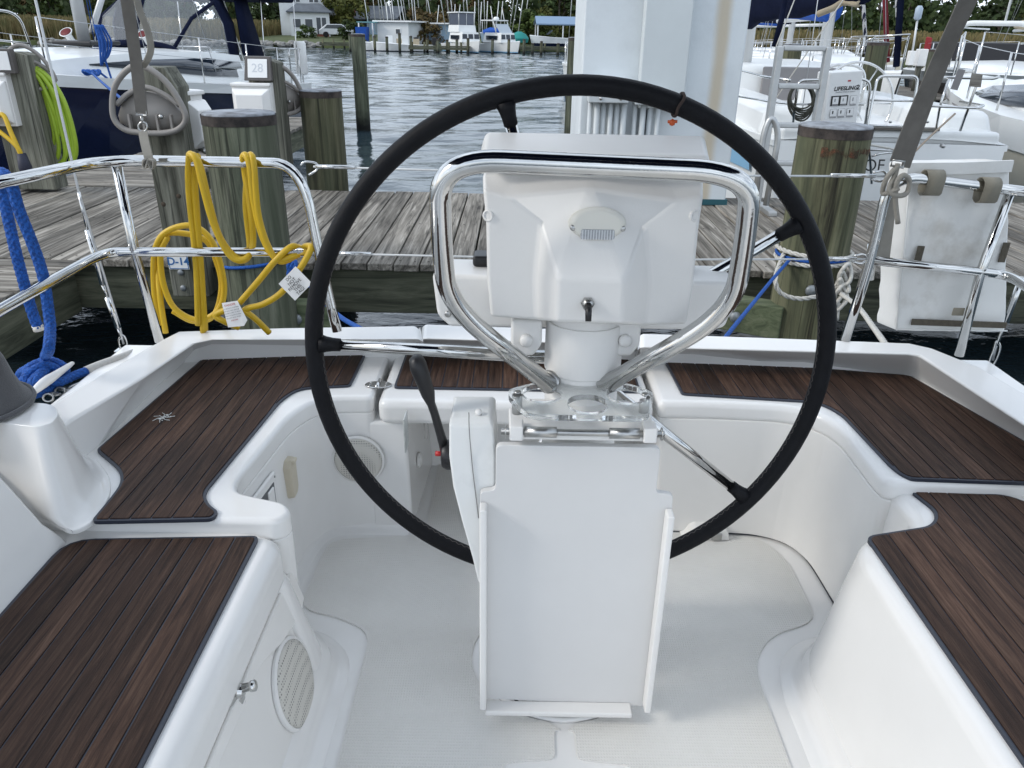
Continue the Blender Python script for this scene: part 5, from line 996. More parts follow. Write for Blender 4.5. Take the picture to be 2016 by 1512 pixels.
# ================================================================ other boats
NAVY = mk('navy_gelcoat', (.008, .012, .040), .12, var=.2, vs=2, coat=.4); WHB = mk('boat_white', (.76, .77, .76), .3, var=.06, vs=2, coat=.2); CREAM = mk('boat_cream', (.64, .60, .50), .35, var=.08, vs=2); REDB = mk('red_bottom', (.16, .012, .014), .6, var=.3, vs=4)
DKW = mk('dark_window', (.015, .022, .034), .08, coat=.3); NCAN = mk('navy_canvas', (.008, .012, .034), .9, var=.3, vs=6, bump=.006, bs=14, spec=.12); BCAN = mk('blue_canvas', (.012, .085, .40), .85, var=.25, vs=6, bump=.004, bs=20); LBLU = mk('pale_blue_stripe', (.22, .42, .60), .4)
BLKH = mk('black_hull', (.008, .008, .009), .15, coat=.3); TARP = mk('grey_blue_tarp', (.25, .33, .40), .7, var=.2, vs=3, bump=.01, bs=4); TEAL = mk('teal_tarp', (.02, .22, .20), .8)
VINYL = mk('clear_vinyl', (.72, .75, .78), .12, alpha=.20); TAN = mk('tan_canvas', (.46, .39, .28), .9, var=.2, vs=5, bump=.004, bs=20); GREYP = mk('grey_panel', (.24, .23, .23), .6); MAST = mk('painted_mast', (.60, .61, .61), .4, .3)
class Boat:
    def __init__(s, name, label, cat, bow, stern, beam, fb, fs, top, group=None, stripe=None, bottom=None, gun=WHB, sw=.78, rake=.0, gh=.10, flare=.9):
        s.o = thing(name, (stern[0], stern[1], 0), label, cat, group); b, a = V((bow[0], bow[1], 0)), V((stern[0], stern[1], 0)); s.L = (b - a).length; s.d = (b - a) / s.L; s.n = V((-s.d.y, s.d.x, 0)); s.a = a; s.B = beam; s.fb = fb; s.fs = fs; s.sw = sw
        us = [0, .12, .25, .4, .55, .7, .8, .88, .94, .985, 1.0]; rk = rake
        def rows(zs):                                           # zs: list of (z fraction function, width factor)
            out = []
            for u in us:
                f = s.sheer(u); h = s.half(u); left = []
                for z, k, fwd in zs:
                    zz = z(f); left.append((h * k * (1 - (1 - flare) * (1 if u > .5 else .4) * max(0, (f - zz) / f)), zz, -rk * (1 - zz / f) * (1 if u < .1 else 0) - .28 * (f - zz) * (u > .93) * (u - .9) * 10))
                out.append([s.P(u * s.L + fw, t, zz) for t, zz, fw in left])
                out[-1] = out[-1] + [s.P(u * s.L + fw, -t, zz) for t, zz, fw in left[::-1]]
            return out
        mk_ = lambda nm, zs, m, cap=False: MB().loft(rows(zs), closed=False, cap=False).out(nm, m, s.o)
        # each band is one skin port and starboard joined at the stern by the transom
        def band(nm, z0, z1, k0, k1, m):
            r = rows([(z0, k0, 0), (z1, k1, 0)]); mb = MB(); n = len(r)
            mb.loft([[q[0], q[1]] for q in r], closed=False, cap=False); mb.loft([[q[2], q[3]] for q in r], closed=False, cap=False)
            b_ = len(mb.v); mb.v += [r[0][0], r[0][1], r[0][2], r[0][3]]; mb.f.append((b_, b_ + 1, b_ + 2, b_ + 3)); return mb.out(nm, m, s.o, smooth=False)
        band('gunwale', lambda f: f, lambda f: f - gh, 1.02, 1.02, gun); h = band('topsides', lambda f: f - gh, lambda f: .16, 1.0, .95, top)
        band('boot_stripe', lambda f: .16, lambda f: .08, .95, .94, stripe or top); band('bottom', lambda f: .08, lambda f: -.4, .94, .55, bottom or BLKH)
        lp = []
        for u in us:
            f = s.sheer(u); h = s.half(u) * 1.02; lp.append([s.P(u * s.L, t * h, f + .001 + .05 * (1 - t * t)) for t in (-1, -.6, 0, .6, 1)])
        MB().loft(lp, closed=False, cap=False).out('deck', WHB, s.o)
    def half(s, u): return s.B / 2 * (1 - max(0, (u - .32) / .68) ** 2.1) * (s.sw + (1 - s.sw) * min(1, u / .32)) + .015
    def sheer(s, u): return s.fs + (s.fb - s.fs) * u ** 1.5
    def P(s, x, t, z): return s.a + s.d * x + s.n * t + V((0, 0, z))
    def tube(s, nm, pts, r, m, n=6, sm=0, par=None): p = [s.P(*q) for q in pts]; return tube(nm, rnd(p, sm) if sm else p, r, m, par or s.o, n)
    def box(s, nm, x0, x1, t0, t1, z0, z1, m, par=None, bev=.02, inset=0, seg=2): 
        i = inset; return MB().loft([[s.P(x0, t0, z0), s.P(x1, t0, z0), s.P(x1, t1, z0), s.P(x0, t1, z0)], [s.P(x0 + i, t0 + i, z1), s.P(x1 - i, t0 + i, z1), s.P(x1 - i, t1 - i, z1), s.P(x0 + i, t1 - i, z1)]]).out(nm, m, par or s.o, bev=bev, seg=seg)
    def loft(s, nm, rows, m, par=None, cap=True, **k): return MB().loft([[s.P(*q) for q in r] for r in rows], cap=cap).out(nm, m, par or s.o, **k)
    def rails(s, us, side, h=.6, r=.010, m=CHR, wires=2):
        for u in us: b_ = s.half(u) * .95 * side; s.tube('stanchion', [(u * s.L, b_, s.sheer(u)), (u * s.L, b_, s.sheer(u) + h)], .013, m)
        for k in range(wires): s.tube('guard_wire', [(u * s.L, s.half(u) * .95 * side, s.sheer(u) + h * (1 - .45 * k)) for u in us], .0045, WIRE, 5)
# ---------- navy sailboat beyond the dock
B = Boat('moored_sailboat', 'navy hulled sailboat with white deck and spray hood at left', 'sailboat', (-6.7, 8.0), (-5.55, 16.6), 3.3, 1.50, .86, NAVY, stripe=mk('white_boot', (.55, .58, .62), .4), bottom=REDB, gh=.13, flare=.86, sw=.86)
cb_ = [(7.0, .25, .0), (6.2, .75, .18), (5.0, .98, .34), (3.4, 1.08, .44), (2.2, 1.08, .44)]
B.loft('cabin', [[(x, -w_ * 1.12, B.sheer(x / B.L) + .02), (x, -w_, B.sheer(x / B.L) + .03 + h), (x, -w_ * .5, B.sheer(x / B.L) + .07 + h), (x, w_ * .5, B.sheer(x / B.L) + .07 + h), (x, w_, B.sheer(x / B.L) + .03 + h), (x, w_ * 1.12, B.sheer(x / B.L) + .02)] for x, w_, h in cb_], WHB, bev=.03)
for sd in (1, -1): B.loft('cabin_window', [[(x, sd * (w_ * 1.12 + .012 - w_ * .12 * a), B.sheer(x / B.L) + .03 + h * a) for a in aa_] for x, w_, h, aa_ in ((5.9, .80, .21, (.60, .66)), (5.0, .98, .34, (.34, .72)), (3.4, 1.08, .44, (.20, .80)), (2.3, 1.08, .44, (.22, .74)))], DKW, cap=False, sol=.012)
m_ = B.tube('mast', [(4.7, 0, 1.3), (4.7, 0, 13.5)], .085, MAST, 14)
for t in (-.10, .10, -.13, .14): B.tube('halyard', [(4.62, t, 1.6), (4.62, t, 9)], .006, WROPE if t < 0 else BLU, 5, par=m_)
B.tube('boom_vang', [(4.5, 0, 1.75), (3.5, .05, 3.0)], .045, MAST, 10)
B.box('mast_step', 4.3, 5.0, -.3, .3, 1.58, 1.64, BLK)
B.rails([.78, .64, .49, .34, .18, .04], 1, .62); B.rails([.78, .64, .49, .34, .18, .04], -1, .62)
for sd in (1, -1):
    h = lambda u: B.half(u) * .95 * sd
    B.tube('bow_rail', [(.79 * B.L, h(.79), B.sheer(.79)), (.80 * B.L, h(.80), B.sheer(.8) + .64), (.93 * B.L, h(.93), 2.08), (1.0 * B.L, 0, 2.1)], .014, CHR, 8, .15)
    B.tube('bow_rail', [(.795 * B.L, h(.795), B.sheer(.8) + .32), (.93 * B.L, h(.93), 1.78), (1.0 * B.L, 0, 1.8)], .011, CHR, 8)
    B.tube('stern_rail', [(.9, h(.1), B.sheer(.1)), (.9, h(.1), B.sheer(.1) + .62), (.03, h(.0) * .96, B.fs + .62), (.03, h(0) * .96, B.fs)], .014, CHR, 8, .1)
    B.tube('stern_rail', [(.05, .55 * sd, B.fs), (.05, .55 * sd, B.fs + .62), (.05, h(0) * .9, B.fs + .62)], .014, CHR, 8, .08)
for x in (3.2, 1.4): B.tube('shroud', [(x + 2.0, 1.25, 1.2), (4.7, .1, 9.5)], .005, WIRE, 5)
# spray hood: navy frame with clear panes
hx = [(3.5, .80, .30), (3.05, .96, .95), (2.4, 1.04, 1.35), (2.1, 1.05, 1.40)]
def arch(x, w_, h): z = B.sheer(x / B.L) + .28; return [(x, w_ * cos(a) * 1.0, z + h * max(0, sin(a)) ** .6) for a in [pi * k / 10 for k in range(11)]]
ro = [arch(*q) for q in hx]
hd2 = B.loft('spray_hood', [ro[2], ro[3]], NCAN, cap=False, sol=.02)
for i, j in ((0, 2), (2, 3), (3, 5), (5, 7), (7, 8), (8, 10)): MB().loft([[B.P(*p) for p in r[i:j + 1]] for r in ro[:3]], closed=False, cap=False).out('clear_pane', VINYL, hd2, smooth=True)
for k in (2, 5, 8): B.tube('pane_seam', [r[k] for r in ro[:3]], .03, NCAN, 6, par=hd2)
B.tube('hood_edge', ro[0], .045, NCAN, 6, par=hd2); B.tube('hood_edge', ro[2], .03, NCAN, 6, par=hd2)
for sd in (1, -1):
    B.loft('side_curtain', [[(2.10, sd * 1.10, 1.42), (2.10, sd * 1.05, 2.5)], [(1.85, sd * 1.14, 1.36), (2.0, sd * 1.05, 2.6)], [(1.3, sd * 1.16, 1.22), (1.8, sd * 1.05, 2.65)]], NCAN, hd2, cap=False, sol=.015) 
    MB().lathe(B.P(4.1, sd * .62, 1.62), [(.05, 0), (.05, .1), (.10, .16), (.085, .165), (.05, .12), (0, .10)], 14, B.d * .5 + V((0, 0, .6))).out('deck_vent', WHB, B.o); MB().lathe(B.P(4.1, sd * .62, 1.62) + (B.d * .5 + V((0, 0, .6))).normalized() * .135, [(.07, 0), (.085, .028), (0, .005)], 12, B.d * .5 + V((0, 0, .6))).out('vent_mouth', REDB, B.o)
bt = B.box('bimini', .2, 2.2, -1.1, 1.35, 2.28, 2.42, NCAN, bev=.05)
for x, t in ((.25, 1.3), (1.7, 1.3), (.25, -1.05)): B.tube('bimini_leg', [(x, t, 1.0), (x - .1, t, 2.35)], .012, CHR, 6, par=bt)
for x in (.4, .55, .75): B.tube('backstay_line', [(x, .35, 1.0), (x + 1.1, .25, 3.6)], .01, WHB, 5)
B.box('cockpit_coaming', .3, 2.6, .75, 1.25, .9, 1.22, WHB, bev=.06, inset=.06); B.box('cockpit_coaming', .3, 2.6, -1.25, -.75, .9, 1.22, WHB, bev=.06, inset=.06)
MB().lathe(B.P(1.6, .98, 1.2), [(.07, 0), (.055, .06), (.055, .11), (.065, .13), (0, .13)], 14).out('winch', CHR, B.o)
MB().lathe(B.P(-.02, 1.28, 1.02), [(.10, 0), (.115, .03), (.115, .56), (.09, .6), (0, .6)], 16).out('lifebuoy_case', PLA, B.o)
text('lettering', 'Fi', .15, WHB, B.P(-.02, .9, .58), -B.n, (0, 0, 1), B.o)
o = thing('dock_line', B.P(6.3, 1.2, 1.4), 'blue rope coiled on the rail of the navy sailboat and led to its bow cleat', 'rope')
c = B.P(.655 * B.L, 1.36, B.sheer(.65) + .62); c = B.P(.69 * B.L, B.half(.69) * .95, B.sheer(.69) + .60)
for k in range(5): tube('rope_loop', cr([c + B.d * (.04 * k - .08) + V((0, -.02, .02)), c + B.d * (.06 * k - .12) + V((.05, -.03, -.18)), c + B.d * (.03 * k - .02) + V((.02, -.05, -.36 - .02 * k)), c + B.d * (-.03 * k + .03) + V((0, -.03, -.18)), c + B.d * (.04 * k - .08) + V((0, -.02, .02))], 5), .013, BLU, o, 6)
cl2 = B.P(.71 * B.L, B.half(.71) * .9, B.sheer(.71) + .06)
tube('rope_run', cr([c + V((0, -.04, -.3)), c + V((.03, -.04, -.5)), c + V((.04, -.05, -.62)), cl2 + V((.1, 0, .0)), cl2, at(240, 195, 7.0), at(300, 235, 6.4), at(345, 262, 6.2)], 6), .013, BLU, o, 6)
for k in range(4): tube('cleat_turn', cr([cl2 + V((.11 * cos(t + k), .06 * sin(t), .03 * sin(t * 2 + k))) for t in [j * pi / 4 for j in range(8)]], 3, True), .013, BLU, o, 6, True)
# ---------- white sailboat moored stern to the dock
T = Boat('moored_sailboat', 'white sailboat moored stern to the dock with boarding ladder and lettered transom', 'sailboat', (4.0, 16.4), (3.42, 7.35), 2.9, 1.35, .98, WHB, stripe=LBLU, bottom=CREAM, sw=.70, gh=.05, rake=.12, flare=.92)
for sd in (1, -1): MB().loft([[T.P(u * T.L, sd * (T.half(u) * z1 + .012), z) for z, z1 in ((.62, .985), (.78, 1.0))] for u in (.06, .2, .35, .5, .65, .8, .9)], closed=False, cap=False).out('hull_stripe', LBLU, T.o)
T.box('cockpit_coaming', .35, 3.4, .55, 1.12, .95, 1.24, WHB, bev=.08, inset=.08, seg=3); T.box('cockpit_coaming', .35, 3.4, -1.12, -.55, .95, 1.24, WHB, bev=.08, inset=.08, seg=3)
T.box('stern_seat', .02, .4, -.98, .98, .96, 1.09, WHB, bev=.04, seg=3); T.box('teak_step', .0, .10, -.42, .30, 1.09, 1.115, wood('grey_teak', (.1, .09, .07), (.25, .23, .2), (.4, .38, .33), (3, 30, 30)), bev=.004)
T.box('cockpit_bulkhead', 3.2, 3.25, -.45, .5, .9, 1.5, GREYP); T.box('cabin', 3.25, 6.6, -.95, .95, 1.0, 1.52, WHB, bev=.1, inset=.12, seg=3); T.box('cabin_window', 3.6, 6.0, .86, .93, 1.2, 1.38, DKW); T.box('seat_locker', 1.0, 3.2, .5, .62, .8, 1.14, WHB)
T.loft('helm_seat_back', [[(.5, .2, 1.0), (.5, .75, 1.0), (.9, .75, 1.0), (.9, .2, 1.0)], [(.62, .25, 1.42), (.62, .7, 1.42), (.75, .7, 1.42), (.75, .25, 1.42)]], WHB, bev=.04)
c = T.P(1.35, -.08, 1.22); wr_ = MB().tube([c + V((.40 * cos(k * pi / 24), .06 * sin(k * pi / 24), .40 * sin(k * pi / 24))) for k in range(48)], .014, 8, True).out('steering_wheel', CHR, T.o)
for k in range(6): MB().tube([c, c + V((.39 * cos(k * pi / 3), .06 * sin(k * pi / 3), .39 * sin(k * pi / 3)))], .007, 6).out('spoke', CHR, wr_)
T.tube('wheel_guard', [(1.75, .2, .95), (1.75, .2, 1.58), (1.75, -.28, 1.58), (1.75, -.28, .95)], .016, CHR, 8, .2); MB().lathe(T.P(1.6, -.05, .75), [(.1, 0), (.08, .5), (.1, .62), (0, .64)], 16).out('wheel_pedestal', WHB, T.o)
def pp(px, py, Y): return at(px, py, Y)
def tt(nm, pts, r=.0125, m=CHR, sm=.06, par=None, n=8): return tube(nm, rnd([at(*p) for p in pts], sm), r, m, par or T.o, n)
tt('stern_rail', [(1560, 250, 7.35), (1572, 158, 7.35), (1700, 155, 7.3), (1714, 165, 7.3), (1703, 248, 7.32)]); tt('stern_rail', [(1455, 190, 8.3), (1515, 200, 7.6), (1560, 205, 7.35), (1700, 206, 7.3)], .010)
tt('stern_rail', [(1555, 158, 7.35), (1500, 150, 8.0), (1462, 140, 9.0), (1440, 145, 9.6)], .0125)
lad = tt('boarding_ladder', [(1716, 362, 7.18), (1708, 245, 7.25), (1728, 150, 7.3), (1808, 150, 7.3), (1800, 200, 7.28), (1788, 255, 7.25), (1797, 330, 7.2)], .0125); [tt('rung', [a, b], .010, CHR, .01, lad) for a, b in (((1714, 197, 7.28), (1800, 199, 7.28)), ((1708, 247, 7.25), (1790, 249, 7.25)), ((1712, 295, 7.22), (1795, 297, 7.22)))]
tt('stern_rail', [(1806, 262, 7.3), (1812, 175, 7.3), (1828, 152, 7.35), (1958, 155, 7.3), (1968, 150, 7.3)]); tt('stern_rail', [(1815, 208, 7.3), (1925, 213, 7.25), (1938, 208, 7.4), (1890, 200, 8.4)], .011)
tt('rail_post', [(1890, 258, 7.3), (1918, 180, 7.28), (1930, 148, 7.28)]); tt('rail_post', [(1868, 155, 7.32), (1850, 210, 7.3), (1842, 262, 7.4)], .011)
for a, b in (((1895, 140, 7.26), (1878, 176, 7.26)),): MB().loft([[at(1893 + x, y, 7.24 + d_) for x, y in ((-6, 135), (8, 138), (-8, 178), (-22, 175))] for d_ in (0, .03)]).out('outboard_pad', GREYP, T.o, smooth=False)
MB().loft([[at(x, y, 7.2 + d_) for x, y in ((1913, 144), (1935, 146), (1931, 172), (1907, 170))] for d_ in (0, .035)]).out('outboard_bracket', bpy.data.materials['grey_teak'], T.o, smooth=False)
for p, q in (((1700, 290, 7.2), (1790, 290, 7.2)),): pass
for px, py in ((1752, 240), (1813, 240), (1825, 240)): MB().lathe(at(px, py, 7.22), [(.012, 0), (.01, .02), (0, .022)], 8, (0, -1, 0)).out('drain', STL, T.o)
MB().lathe(at(1854, 287, 7.2), [(.02, 0), (.02, .03), (.012, .045), (0, .045)], 10, (0, -1, 0)).out('exhaust_outlet', STL, T.o)
text('lettering', 'OF THE', .15, INK, at(1742, 327, 7.20) + V((.06, 0, 0)), (1, 0, 0), (0, .13, 1), T.o)
tt('transom_handle', [(1716, 308, 7.2), (1735, 302, 7.16), (1765, 300, 7.2)], .009)
tm2 = T.tube('mast', [(4.2, .55, 1.0), (4.2, .55, 13)], .10, MAST, 14)
# boom with navy sail cover hanging above its cockpit
c0, c1 = at(1700, -14, 7.9), at(1420, -6, 10.6); lp = []
for k in range(15):
    t = k / 14; p = c0 * (1 - t) + c1 * t; q = at(1700 - 245 * t, (10, 30, 38, 44, 60, 66)[min(5, int(t * 5.999))] , p.y); h = .16 + .22 * t + .02 * sin(k * 2.1); lp.append([V((p.x + (.11 + .03 * t) * cos(a) + .012 * sin(5 * a + k), p.y, q.z + h + h * sin(a))) for a in [2 * pi * j / 14 for j in range(14)]])
sc_ = MB().loft(lp).out('sail_cover', NCAN, T.o); tube('boom', [c0 + V((.05, -.15, .1)), c1 + V((0, .3, .2))], .06, MAST, sc_, 10)
tube('boom_end_strap', cr([at(1610, 28, 8.2), at(1640, 16, 8.1), at(1662, 4, 8.1), at(1690, 8, 7.9)], 4), .03, TAN, sc_, 6)
for a, b in (((1660, 0, 7.9), (1520, 205, 8.2)), ((1568, -10, 8.4), (1528, 92, 7.6))): tube('mainsheet', [at(*a), at(*b)], .006, WROPE, T.o, 5)
tube('backstay', [at(1575, 250, 7.4), at(1610, 0, 7.6), at(1640, -400, 8)], .004, WIRE, T.o, 5)
tube('furled_line', [at(1525, 92, 8.0), at(1538, 40, 8.0), at(1546, 0, 8.0), at(1556, -80, 8.0)], .028, NCAN, T.o, 8)
mb = MB()
for k in range(7): mb.tube(cr([at(1578 + 24 * cos(t) + 3 * sin(k), 190 + (24 + 2 * k) * sin(t) + 2 * k, 7.30 + .015 * k) for t in [j * pi / 5 for j in range(10)]], 3, True), .008, 6, True)
tag(mb.out('coiled_rope', mk('dark_line', (.10, .10, .08), .9, var=.4, vs=60)), 'dark coiled line hanging on the white sailboat rail', 'rope', kind='stuff')
for k, (a, b, c_) in enumerate((((1690, 282, 7.0), (1750, 292, 6.8), (1800, 305, 6.5)), ((1880, 224, 7.3), (1830, 270, 6.8), (1770, 330, 6.3)))): tag(tube('mooring_line', cr([at(*a), at(*b), at(*c_)], 6), .009, WROPE if k == 0 else mk('brown_line', (.32, .26, .2), .9), None, 6), ('white twisted line sagging across the lettered transom', 'thin brown line slanting across the lettered transom')[k], 'rope')
# life sling bag on its rail
lx0 = at(1665, 245, 7.2); sl = MB()
cn2 = [at(1634, 142, 7.22), at(1699, 138, 7.22), at(1684, 250, 7.24), at(1620, 242, 7.24)]
fr2 = cn2; ex = V((-.06, .14, 0))
lb = MB().loft([[p + V((0, -.02, 0)) for p in cn2], [p + V((-.01, .0, 0)) for p in cn2], [p + ex for p in cn2]]).out('life_sling_bag', mk('bright_white_vinyl', (.80, .80, .79), .5, bump=.003, bs=14), bev=.012, seg=2); tag(lb, 'white life sling bag with printed pictograms on the sailboat stern rail', 'life sling')
mid = sum(cn2, V()) / 4; r_ = (cn2[1] - cn2[0]).normalized(); u_ = ((cn2[0] + cn2[1]) - (cn2[2] + cn2[3])).normalized(); nf = r_.cross(u_); f0 = mid + V((0, -.0215, 0)); W2 = (cn2[1] - cn2[0]).length; H2 = (cn2[0] - cn2[3]).length
Q = lambda x, z: f0 + r_ * (x * W2) + u_ * (z * H2) + nf * .002
text('lettering', 'LIFESLING', .046, INK, Q(.02, .20), r_, u_, lb, bold=.001, shear=.15); text('lettering', '2', .055, INK, Q(.40, .205), r_, u_, lb, bold=.001)
text('lettering', 'Overboard Rescue System', .016, GREYINK, Q(.02, .135), r_, u_, lb)
def quad(nm, x, z, w_, h, m, d=.0): return MB().loft([[Q(x + a * w_ / 2, z + b * h / 2) + nf * (d + e) for a, b in ((-1, -1), (1, -1), (1, 1), (-1, 1))] for e in (0, .0012)]).out(nm, m, lb, smooth=False)
quad('red_mark', .10, .345, .09, .03, REDINK); ribbon('flap_edge', [Q(-.5, .40) + nf * .004, Q(.52, .41) + nf * .004], .012, GREYINK, lb, side=u_) if False else None
quad('pictogram_panel', -.13, -.035, .52, .20, INK)
for x, z, w_, h in ((-.25, -.03, .19, .15), (.0, -.03, .19, .15), (.30, -.03, .2, .17), (-.27, -.27, .21, .15), (-.02, -.27, .21, .15), (.25, -.27, .21, .15)):
    quad('pictogram', x, z, w_, h, GREYINK, .0015); quad('pictogram_field', x, z, w_ * .93, h * .93, WHT, .003)
    quad('pictogram_mark', x - .02, z + .01, w_ * .16, h * .4, INK if z < -.1 else GREYINK, .0045)
    quad('caption', x, z - h * .62, w_, .018, GREYINK, .0018)
# ---------- white motor yacht at the right edge
Y_ = Boat('motor_yacht', 'white motor yacht with cream lower hull at the right edge', 'motor yacht', (7.0, 13.2), (6.95, 6.3), 3.1, 1.36, 1.0, CREAM, gun=WHB, gh=.32, flare=.8, sw=.85)
cb3 = [(6.4, .25, .02), (5.6, .75, .12), (4.4, 1.05, .30), (3.2, 1.15, .42), (.8, 1.2, .44)]
Y_.loft('cabin', [[(x, -w_ * 1.1, 1.02), (x, -w_ * .8, 1.06 + h), (x, 0, 1.10 + h * 1.05), (x, w_ * .8, 1.06 + h), (x, w_ * 1.1, 1.02)] for x, w_, h in cb3], WHB)
for sd in (1, -1): Y_.loft('cabin_window', [[(x, sd * (w_ * 1.1 - w_ * .3 * a + .02), 1.04 + h * a) for a in aa_] for x, w_, h, aa_ in ((4.7, .98, .26, (.5, .6)), (4.2, 1.07, .33, (.30, .85)), (3.2, 1.15, .42, (.28, .85)), (2.0, 1.18, .43, (.35, .75)))], DKW, cap=False, sol=.02)
Y_.rails([.97, .86, .74, .6, .45, .3], 1, .62, wires=1); Y_.rails([.97, .86, .74, .6, .45, .3], -1, .62, wires=1)
Y_.tube('bow_rail', [(.97 * Y_.L, .2, 2.0), (1.04 * Y_.L, 0, 2.02), (.97 * Y_.L, -.2, 2.0)], .014, CHR, 8)
Y_.box('bow_roller', Y_.L - .3, Y_.L + .25, -.09, .09, 1.38, 1.44, CHR)
for t in (.9, .6): Y_.tube('rub_strake', [(u * Y_.L, Y_.half(u) * (1.0 - (1.04 - t) * .16) + .02, Y_.sheer(u) * t) for u in (.0, .2, .4, .6, .75, .86, .94)], .018 if t == .9 else .008, GREYP, 6)
# ---------- black motor yacht further off
K_ = Boat('motor_yacht', 'black hulled motor yacht with white deck and radar arch', 'motor yacht', (10.0, 16.3), (13.4, 24.6), 3.9, 1.22, 1.08, BLKH, gun=mk('grey_rub_rail', (.16, .18, .19), .4), gh=.22, flare=.82, sw=.85)
cb4 = [(8.4, .3, .0), (7.4, .9, .10), (6.0, 1.35, .22), (4.6, 1.55, .32), (3.2, 1.6, .32)]
K_.loft('cabin', [[(x, -w_ * 1.1, 1.10), (x, -w_ * .85, 1.13 + h), (x, 0, 1.17 + h * 1.05), (x, w_ * .85, 1.13 + h), (x, w_ * 1.1, 1.10)] for x, w_, h in cb4], WHB)
K_.loft('windshield_cover', [[(5.6, -1.3, 1.40), (5.0, -1.4, 1.78), (5.0, 1.4, 1.78), (5.6, 1.3, 1.40)], [(4.0, -1.6, 1.38), (4.0, -1.5, 1.80), (4.0, 1.5, 1.80), (4.0, 1.6, 1.38)]], mk('black_canvas', (.012, .012, .014), .85), bev=.03)
K_.tube('radar_arch', [(3.1, .95, 1.35), (2.7, .85, 2.25), (2.7, -.85, 2.25), (3.1, -.95, 1.35)], .065, WHB, 10, .35); K_.rails([.96, .85, .74, .62, .5], 1, .62, wires=1); K_.rails([.96, .85, .74, .62, .5], -1, .62, wires=1)
K_.tube('bow_rail', [(.96 * K_.L, .2, 1.80), (1.03 * K_.L, 0, 1.83), (.96 * K_.L, -.2, 1.80)], .016, CHR, 8); K_.tube('antenna', [(2.7, .2, 2.3), (2.7, .2, 4.6)], .03, WHB, 6)
MB().lathe(K_.P(7.2, 1.90, .85) , [(.16, 0), (.16, .02), (.12, .02), (0, .015)], 16, K_.n).out('port_light', CHR, K_.o)
# ---------- dock walkway on the right with its pilings
f3 = pier('side_dock', 8.3, 10.2, 17.6, 34, 'y', 'side dock with grey planks behind the white sailboat', width=.3)
for i, (px, Y, pt, r, lb_) in enumerate(((1722, 13, 84, .16, 'green piling beside the far white sailboat bow'), (1812, 24, 100, .16, 'left of the close pilings on the side dock'), (1826, 21, 97, .17, 'middle of the close pilings on the side dock'), (1842, 18.5, 98, .17, 'right of the close pilings on the side dock'), (1556, 15, 88, .17, 'piling seen behind the aluminium ladder'), (1840, 11.5, 170, .12, 'short yellowish piling in the water by the white motor yacht'))):
    p = at(px, 120, Y); piling(p.x, Y, r, top_at(px, pt, Y), PG if i % 2 else PB, lb_, 'pilings of the side dock', n=14)
o = tag(MB().loft([[at(x, y, 20.5 + d_) for x, y in ((1824, 72), (1836, 74), (1831, 102), (1818, 100))] for d_ in (0, .12)]).out('fire_box', mk('red_box', (.30, .02, .025), .5), smooth=False, bev=.02, seg=1), 'narrow red box on the side dock pilings', 'box')
for px, Y, lb_ in ((1794, 24, 'white power pedestal with lamp pole on the side dock'), (1812, 20, 'small white power pedestal beside the red box')):
    p = at(px, 118, Y); o = thing('power_pedestal', (p.x, p.y, ZD), lb_, 'power pedestal'); MB().box((p.x, p.y, p.z + .05), (.22, .2, .38)).out('case', PLA, o, bev=.02, seg=2); MB().box((p.x, p.y, (p.z + ZD) / 2), (.1, .1, p.z - ZD)).out('foot', POST, o)
    if px == 1794: tube('lamp_pole', [(p.x, p.y, p.z), at(1806, 40, Y)], .03, MAST, o, 8); MB().lathe(at(1806, 36, Y), [(.05, -.05), (.10, 0), (.10, .25), (.05, .32), (0, .32)], 12).out('lamp_head', mk('lamp_glass', (.35, .42, .5), .2), o)
